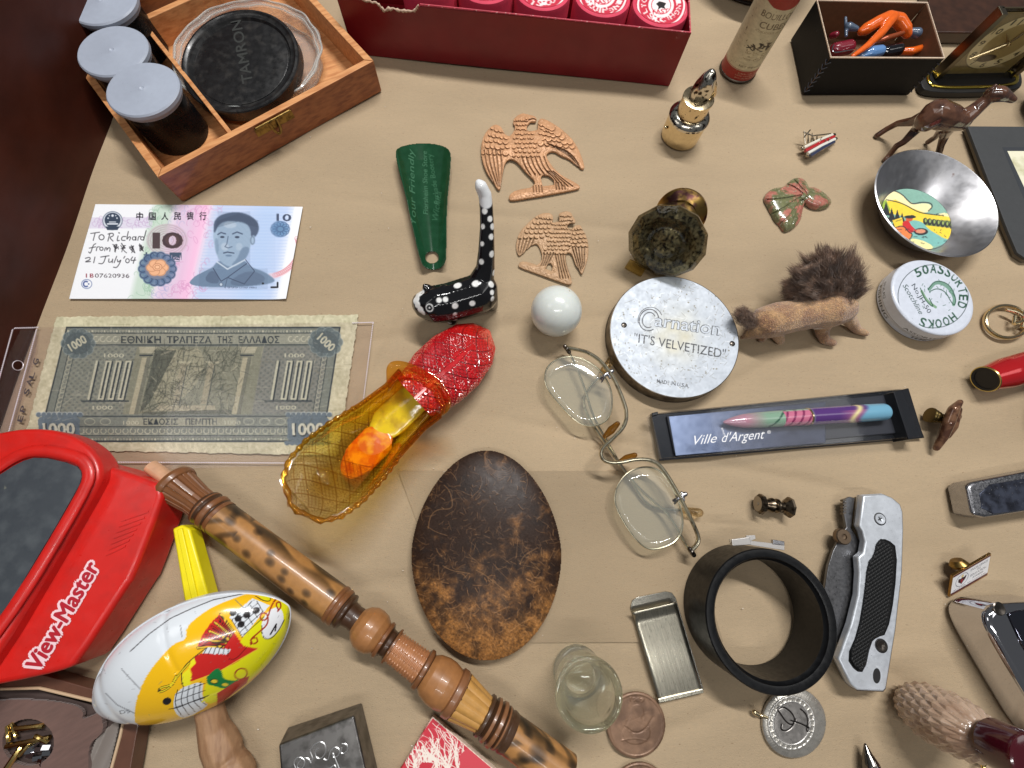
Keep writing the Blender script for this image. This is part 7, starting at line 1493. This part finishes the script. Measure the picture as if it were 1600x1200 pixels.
lathe('octagon_end', [(0, 0), (.48, .0), (.6, .1), (.6, .26), (.5, .34), (.3, .4), (0, .42)], cmx, m_pew, cuf, seg=8, sharp=20); lathe('octagon_end', [(0, cL-.5), (.3, cL-.48), (.5, cL-.3), (.6, cL-.2), (.62, cL-.08), (.5, cL), (0, cL)], cmx, m_pew, cuf, seg=8, sharp=20)
lathe('spool_shaft', [(.25, .35), (.33, .6), (.42, .75), (.44, .85), (.34, .92), (.3, 1.0), (.42, 1.1), (.42, 1.2), (.28, 1.3), (.25, cL-.4)], cmx, m_pew, cuf)
lathe('face_disc', [(.42, -.001), (.44, -.02), (.4, -.03), (.12, -.02), (.1, -.05), (0, -.05)], cmx, M('pale_pewter', (160, 150, 136), .35, .8), cuf, seg=30)

# ================================================================ folding knife
kn_ = thing('folding_knife', 'silver folding pocket knife with a black checkered grip panel, blade closed', 'knife', V(1355, 925, 0))
m_ks = M('scuffed_aluminium', (200, 205, 212), .42, .5, var=.10, vs=2, speck=(110, 112, 116), spk=16, spt=.70, rvar=.12, bump=.06, bs=20); m_blade = M('stonewashed_blade', (112, 112, 114), .36, .9, var=.12, vs=3, rvar=.1)
handle = [(1349, 774), (1381, 772), (1395, 778), (1407, 788), (1411, 800), (1412, 828), (1410, 894), (1400, 984), (1385, 1076), (1381, 1081), (1340, 1079), (1330, 1070), (1310, 1030), (1330, 975), (1341, 930), (1343, 895), (1341, 870), (1349, 864), (1352, 846), (1348, 830), (1343, 822)]
back = [(1322, 776), (1349, 774), (1343, 822), (1352, 850), (1341, 870), (1343, 895), (1341, 930), (1330, 975), (1310, 1030), (1330, 1070), (1322, 1068), (1300, 1020), (1312, 975), (1325, 930), (1335, 880), (1331, 850), (1322, 830)]
slab('back_scale', [(x_-3, y_-1) for x_, y_ in handle], .02, .42, m_ks, kn_, bevel=.05)
slab('liner', [(x_-1, y_) for x_, y_ in handle], .43, .80, m_darksteel, kn_, smooth=False)
slab('front_scale', handle, .82, 1.28, m_ks, kn_, bevel=.09, seg=3)
blade = [(1320, 780), (1328, 776), (1336, 778), (1333, 800), (1330, 826), (1344, 846), (1342, 880), (1342, 900), (1330, 960), (1310, 1008), (1298, 985), (1291, 950), (1289, 920), (1294, 885), (1302, 860), (1318, 830), (1323, 824), (1318, 800)]
slab('blade', blade, .46, .66, m_blade, kn_, bevel=.03)
for i in range(5): slab('jimping_tooth', [(1317, 781+i*5), (1322, 779+i*5), (1323, 782+i*5), (1318, 784+i*5)], .46, .7, m_darksteel, kn_, smooth=False)
cst = V(1312, 838, .67); lathe('thumb_stud', [(0, 0), (.42, 0), (.45, .05), (.45, .3), (.4, .36), (.16, .36), (.13, .3), (0, .29)], Matrix.Translation(cst), M('bronze_stud', (122, 104, 86), .35, .9), kn_, seg=40, rad=lambda t, i: 1+.02*math.sin(22*t))
grip = [(1371, 844), (1385, 845), (1399, 858), (1395, 930), (1384, 990), (1369, 995), (1361, 1003), (1352, 1048), (1339, 1047), (1326, 1026), (1342, 987), (1351, 930), (1356, 880), (1366, 868)]
def gz_(X, Y, D):
    a = (X*.55+Y*.83)*.9; b__ = (X*.83-Y*.45)*.9; return .06+.12*np.clip(D/2.5, 0, 1)*(.5+.5*np.maximum(np.sin(a*.72)**2*1.2-.2, 0)*np.maximum(np.cos(b__*.72)**2, .2))
relief('grip_panel', [grip], gz_, 1.275, M('black_rubber', (16, 17, 18), .5, spec=.35, var=.1, vs=4), kn_, step=.6, smooth_n=1, sharp=0)
slab('grip_border', [(q_[0]*1.0+(q_[0]-1362)*.10, q_[1]+(q_[1]-945)*.022) for q_ in grip], 1.25, 1.292, M('panel_recess', (8, 8, 9), .5, spec=.2), kn_, smooth=False, smooth_n=1)
for x_, y_ in ((1375, 811), (1377, 1009)):
    c = V(x_, y_, 1.28); lathe('screw_recess', [(.36, .002), (.34, .012), (0, .012)], Matrix.Translation(c), m_black, kn_, seg=30)
    lathe('screw', [(.30, .013), (.28, .05), (.08, .05), (.05, .03), (0, .03)], Matrix.Translation(c), m_ks if y_ < 900 else m_darksteel, kn_, seg=24)
for a_ in (0, math.pi/2): c = V(1375, 811, 1.335); v, f = box_vf(frame(c, (0, 0, 1), (math.cos(a_+.4), math.sin(a_+.4), 0)), .28, .05, .006); mk('screw_slot', v, f, m_black, kn_, smooth=False)
slab('lanyard_slot', ellpts(1370, 1056, 6, 12, 24), 1.27, 1.288, m_black, kn_, smooth=False)

# ================================================================ locket, bottle, nib
hl = Cv(1175, 1070, 1300, 1190, 2.2, (.5,)); hl.ring(1237, 1130, 36, 41, 2, (1.2,)).ring(1237, 1130, 29, 34, 1.3, (1.1,))
for k_ in range(26): a_ = 2*math.pi*k_/26; hl.ring(1237+32.5*math.cos(a_), 1130+37.5*math.sin(a_), 4, 4.5, 1.4, (1.2,), a0=math.degrees(a_)-90, a1=math.degrees(a_)+120)
clk = Cv(1175, 1070, 1300, 1190, 2.2, (184, 180, 172)); clk.ell(1237, 1130, 29, 34, (158, 154, 150)).noise(5, 10, 4)
for L_ in ([(1216, 1108), (1224, 1104), (1236, 1112), (1243, 1124), (1238, 1134), (1228, 1128), (1220, 1116), (1214, 1108), (1218, 1104)], [(1243, 1124), (1238, 1136), (1228, 1143), (1220, 1140), (1221, 1132)], [(1236, 1126), (1250, 1130), (1262, 1136), (1266, 1140)], [(1251, 1108), (1260, 1116), (1263, 1128), (1260, 1142), (1264, 1144), (1265, 1138), (1260, 1134)]): clk.curve(L_, 2.2, (40, 36, 34)); hl.curve(L_, 2.2, (.0,))
clk.ring(1237, 1130, 36, 41, 1.6, (226, 224, 220)).ring(1237, 1130, 29, 34, 1.2, (216, 214, 210))
lk = thing('locket', 'oval tarnished silver locket engraved with a script letter inside a leafy border', 'locket', V(1238, 1130, 0))
relief('locket_face', [ellpts(1241, 1130, 50, 55, 80, rot=.0)], lambda X, Y, D: .12+.22*(1-np.exp(-D/9.))+.05*(blur(hl.sample(X, Y)[..., 0], 1)-.5), .02, M('engraved_silver', attr=True, rough=.32, metal=.7, var=.1, vs=2, rvar=.1), lk, step=.7, cv=clk, smooth_n=0, sharp=0)
v, f = organic_vf([[(P(1184, 1116, .22), .13), (P(1179, 1113, .22), .13)], [(P(1190, 1118, .2), .1), (P(1198, 1121, .2), .1)]], .03, 2, zmin=.01); mk('bail', v, f, m_gold, lk)
b0_ = V(1428, 1102, 0); b1_ = b0_+Vector((0, 0, 5.6)); bL = 3.9; bmx = frame(b0_+Vector((0, 0, .02)), (0, 0, 1), (1, -.5, 0))
bo = thing('perfume_bottle', 'pale pinkish quilted glass scent bottle with a glossy maroon cap in the lower right corner', 'bottle', b0_)
v, f = [], []; n_, sg = 170, 180
for i in range(n_+1):
    z_ = bL*i/n_; u = z_/bL; r_ = 1.72*(1-abs(2*min(max(u, 0), 1)-.9)**3.2*.52)*(1 if u > .03 else .93)
    for k_ in range(sg):
        t = 2*math.pi*k_/sg; a_, c_ = (3.6*z_+t*10)/math.pi, (3.6*z_-t*10)/math.pi; d = 1-max(abs(a_-round(a_)), abs(c_-round(c_)))*2
        q_ = r_*(1+.085*d*(1 if .04 < u < .93 else 0)); v.append((q_*math.cos(t), q_*math.sin(t)*.78, z_))
f = [(i*sg+k_, i*sg+(k_+1) % sg, (i+1)*sg+(k_+1) % sg, (i+1)*sg+k_) for i in range(n_) for k_ in range(sg)]+[tuple(range(sg-1, -1, -1)), tuple(n_*sg+k_ for k_ in range(sg))]
m_quilt = M('frosted_blush_glass', (206, 178, 154), .22, coat=.6, sub=.1, col2=(170, 138, 114), ms=.6, var=.06, vs=1); m_quilt.node_tree.nodes['Principled BSDF'].inputs['Transmission Weight'].default_value = .2
mk('bottle_body', xf(np.array(v), bmx), f, m_quilt, bo, sharp=18)
m_maroon = M('glossy_maroon', (66, 14, 24), .14, coat=.7)
lathe('bottle_neck', [(0, 0), (.8, 0), (.8, .3), (0, .3)], Matrix.Translation(b0_+Vector((0, 0, bL-.05))), m_g2, bo)
lathe('bottle_cap', [(0, 0), (.98, 0), (1.04, .06), (1.05, 1.35), (1.0, 1.5), (.9, 1.55), (0, 1.58)], Matrix.Translation(b0_+Vector((0, 0, bL+.12))), m_maroon, bo, seg=64)
v, f = organic_vf([[(P(1352, 1163, .45), .07), (P(1356, 1180, .5), .24), (P(1362, 1198, .55), .42), (P(1368, 1225, .6), .5)]], .04, 2, zmin=.01); mk('pen_nib', v, f, M('dark_chrome', (120, 116, 112), .18, 1.0), tag=('pointed dark metal tip poking up at the bottom edge', 'metal tip'))
rb_ = thing('bead_charm', 'red bead on gold links beside the maroon bottle cap at the right edge', 'charm', V(1596, 1190, 0))
v, f = organic_vf([[(P(1592, 1198, .8), .5), (P(1606, 1190, .8), .55)]], .05, 2); mk('red_bead', v, f, M('red_glaze', (196, 24, 36), .2, coat=.5, bump=.3, bs=5), rb_)
tube('gold_link', pxline([(1540, 1188, .5), (1556, 1198, .5), (1548, 1210, .5), (1534, 1200, .5)], 3, True), .1, m_g2, rb_, closed=True); tube('gold_link', pxline([(1592, 1168, 1.2), (1604, 1172, 1.2), (1604, 1182, 1.0), (1594, 1180, 1.0)], 3, True), .1, m_g2, rb_, closed=True)

# ================================================================ enamel pin, chrome pieces and small things at the right
ep = thing('enamel_pin', 'small white rectangular enamel pin with an eagle crest and maroon borders, propped on its clutch', 'pin', V(1515, 905, 0))
fc_ = [P(1489, 900, .95), P(1549, 865, 1.15), P(1543, 899, .25), P(1484, 933, .1)]
n1, n2 = 120, 60; U, Wm = np.meshgrid(np.linspace(0, 1, n1), np.linspace(0, 1, n2)); f4 = [np.array(q_) for q_ in fc_]
PP = (f4[0]*(1-U[..., None])+f4[1]*U[..., None])*(1-Wm[..., None])+(f4[3]*(1-U[..., None])+f4[2]*U[..., None])*Wm[..., None]
cq = Cv(0, 0, 120, 70, 3, (232, 232, 234)); mar = (84, 26, 36)
cq.poly([(0, 0), (120, 0), (120, 8), (0, 8)], mar).poly([(0, 60), (120, 60), (120, 70), (0, 70)], mar).line([(0, 0), (120, 0), (120, 70), (0, 70)], 3.5, (176, 140, 84), closed=True).ell(33, 32, 20, 20, (96, 96, 110)).ell(33, 32, 18.5, 18.5, (236, 236, 238))
cq.poly(chaikin([(20, 22), (30, 28), (33, 20), (36, 28), (47, 20), (44, 36), (37, 40), (33, 48), (28, 40), (21, 36)]), (60, 36, 40)).poly([(29, 30), (37, 30), (36, 40), (33, 43), (30, 40)], (150, 40, 50)).ell(33, 20, 4, 4, (214, 190, 120))
cq.text('EXCELLENCE', (58, 20), (112, 20), 6.5, (70, 74, 90), .01).text('IN', (80, 29), (90, 29), 6, (70, 74, 90), .01).text('EDUCATION', (60, 39), (110, 39), 6.5, (70, 74, 90), .01).text('AWARD', (68, 49), (102, 49), 6, (70, 74, 90), .01).text('NATIONAL RECOGNITION', (8, 58), (112, 58), 4.5, (70, 50, 60))
ii = np.arange(n1*n2).reshape(n2, n1); o = mk('pin_face', PP.reshape(-1, 3), np.c_[ii[:-1, :-1].ravel(), ii[1:, :-1].ravel(), ii[1:, 1:].ravel(), ii[:-1, 1:].ravel()].tolist(), M('enamel_print', attr=True, rough=.2, coat=.5), ep, cols=cq.sample(U*120, Wm*70).reshape(-1, 3), sharp=0)
pn_ = Vector(np.cross(f4[1]-f4[0], f4[3]-f4[0]).tolist()).normalized(); pn_ = pn_ if pn_.y > 0 else -pn_
bk4 = [Vector(q_.tolist())+pn_*s_ for s_ in (.015, .12) for q_ in f4]; mk('pin_back', [tuple(b) for b in bk4], [(0, 1, 2, 3), (7, 6, 5, 4), (0, 4, 5, 1), (1, 5, 6, 2), (2, 6, 7, 3), (3, 7, 4, 0)], M('dark_gilt', (150, 116, 66), .3, 1.0), ep, smooth=False)
lathe('pin_clutch', [(0, 0), (.12, 0), (.12, .25), (.42, .3), (.46, .45), (.36, .62), (.3, .7), (0, .7)], frame(P(1504, 893, .55), (-.35, .85, .1)), m_brass, ep, seg=30)

ch = thing('chrome_lighter', 'shiny rounded chrome case with a worn corner, cut by the right edge', 'chrome case', V(1590, 990, 0))
slab('case_body', [(1540, 966), (1550, 948), (1566, 942), (1700, 938), (1760, 1200), (1690, 1220), (1560, 1010)], .02, 2.3, m_chrome, ch, bevel=.5, seg=6, smooth_n=2)
slab('case_panel', [(1568, 962), (1600, 952), (1690, 950), (1740, 1180), (1690, 1150)], 2.28, 2.38, M('dark_mirror', (110, 112, 124), .06, 1.0), ch, bevel=.06, smooth_n=1)
lathe('case_dimple', [(.3, .001), (.34, .02), (.3, .045), (.22, .02), (0, .01)], Matrix.Translation(V(1561, 951, 2.3)), m_darksteel, ch, seg=30)
sl = thing('pocket_lighter', 'scuffed blue-grey steel lighter with rounded corners at the right edge', 'lighter', V(1560, 780, 0))
slab('lighter_body', [(1511, 760), (1518, 753), (1600, 737), (1800, 700), (1820, 770), (1600, 800), (1540, 809), (1521, 804)], .02, 1.3, m_steel, sl, bevel=.18, seg=4)
slab('lighter_panel', [(1529, 760), (1600, 748), (1800, 712), (1815, 765), (1600, 797), (1536, 805)], 1.29, 1.33, M('blued_steel', (100, 106, 124), .3, .9, col2=(60, 62, 72), ms=2, lo=.4, hi=.65, speck=(150, 150, 156), spk=8, spt=.68), sl, bevel=.03, smooth_n=1)
bw = V(1640, 675, 0); lathe('pewter_bowl', [(0, .02), (1.3, .02), (1.6, .4), (2.1, 1.3), (2.3, 1.75), (2.22, 1.8), (2.0, 1.3), (1.4, .5), (0, .3)], Matrix.Translation(V(1655, 655, 0)), m_darksteel, tag=('dark pewter bowl of which only the rim shows at the right edge', 'bowl'), seg=80)
# brown stone on its mount
ts = thing('stone_cufflink', 'wavy dark brown polished disc standing on edge with a ribbed brass stem', 'cufflink', V(1480, 665, 0))
m_ag = M('brown_agate', (88, 58, 44), .18, .3, col2=(130, 94, 70), ms=2.4, coat=.6)
ds = organic_vf([[(P(1500, 628, 1.5), .17), (P(1490, 640, 1.5), .3), (P(1482, 660, 1.2), .34), (P(1474, 682, .8), .28), (P(1463, 700, .35), .2)], [(P(1494, 640, 1.2), .3), (P(1487, 665, .9), .34), (P(1479, 680, .6), .25)], [(P(1494, 650, .7), .28), (P(1486, 668, .5), .28)]], .05, 3, zmin=.01)
mk('stone_disc', *ds, m_ag, ts, sharp=0)
lathe('ribbed_stem', [(0, 0)]+[(.48-.03*i+.05*(i % 2), .1*i) for i in range(9)]+[(.2, .95), (0, .96)], frame(P(1452, 648, .55), (1, -.35, .05)), M('old_brass_stem', (96, 82, 50), .35, 1.0), ts, seg=24)
# red whistle
wh_ = thing('tin_whistle', 'red and gold metal whistle with a dark oval mouth at the right edge', 'whistle', V(1570, 585, 0))
wa, wb_ = V(1541, 592, 1.0), V(1700, 545, 1.1); wm_ = frame(wa, wb_-wa, (0, 0, 1)); wL = (wb_-wa).length
wcols = lambda t, z: np.where(((np.cos(np.radians(t)) > -.05) | (np.sin(np.radians(t)) > .6))[:, None], np.array([[186, 28, 34.]]), np.array([[150, 140, 84.]]))
cyl_print('whistle_body', wm_, 1.0, 0, wL, wcols, wh_, 120, 40, M('red_gold_lacquer', attr=True, rough=.16, metal=.3, coat=.5), rad=lambda Z: .78+.22*np.clip(Z/1.5, 0, 1))
lathe('whistle_mouth', [(.8, .0), (.84, -.05), (.78, -.1), (.66, -.05), (.62, .3), (0, .6)], wm_, m_black, wh_, seg=50); lathe('mouth_rim', [(.78, -.02), (.86, -.04), (.84, -.1), (.74, -.08)], wm_, M('gilt_rim', (196, 176, 110), .25, 1.0), wh_, seg=50, closed=True)
# key ring
kr = thing('key_ring', 'polished pale gold split key ring with a small clasp at the right edge', 'key ring', V(1570, 503, 0))
tube('ring_loop', G(*ellpts(1572, 503, 33, 25, 60, .15).T, .18), .13, m_gold, kr, closed=True, flat=1.2)
for L_ in ([(1572, 484, .4), (1590, 488, .5), (1600, 496, .5), (1622, 500, .5)], [(1585, 506, .45), (1600, 500, .5), (1630, 508, .5)], [(1586, 494, .4), (1584, 506, .4)], [(1600, 488, .4), (1597, 512, .4)]): tube('clasp_wire', pxline(L_, 2), .11, m_gold, kr)
# crumbs and lint on the paper
parts = []
for k_ in range(70):
    x_, y_ = rng.uniform(120, 1580), rng.uniform(160, 1190); v, f = box_vf(frame(V(x_, y_, .0), rng.normal(0, 1, 3)+np.array([0, 0, 3])), rng.uniform(.03, .09), rng.uniform(.02, .05), .03); parts.append((v, f))
v, f = join_vf(parts); mk('paper_lint', v, f, M('pale_lint', (214, 204, 190), .9), smooth=False, kind='stuff', tag=('tiny pale crumbs and lint scattered on the brown paper', 'lint'))
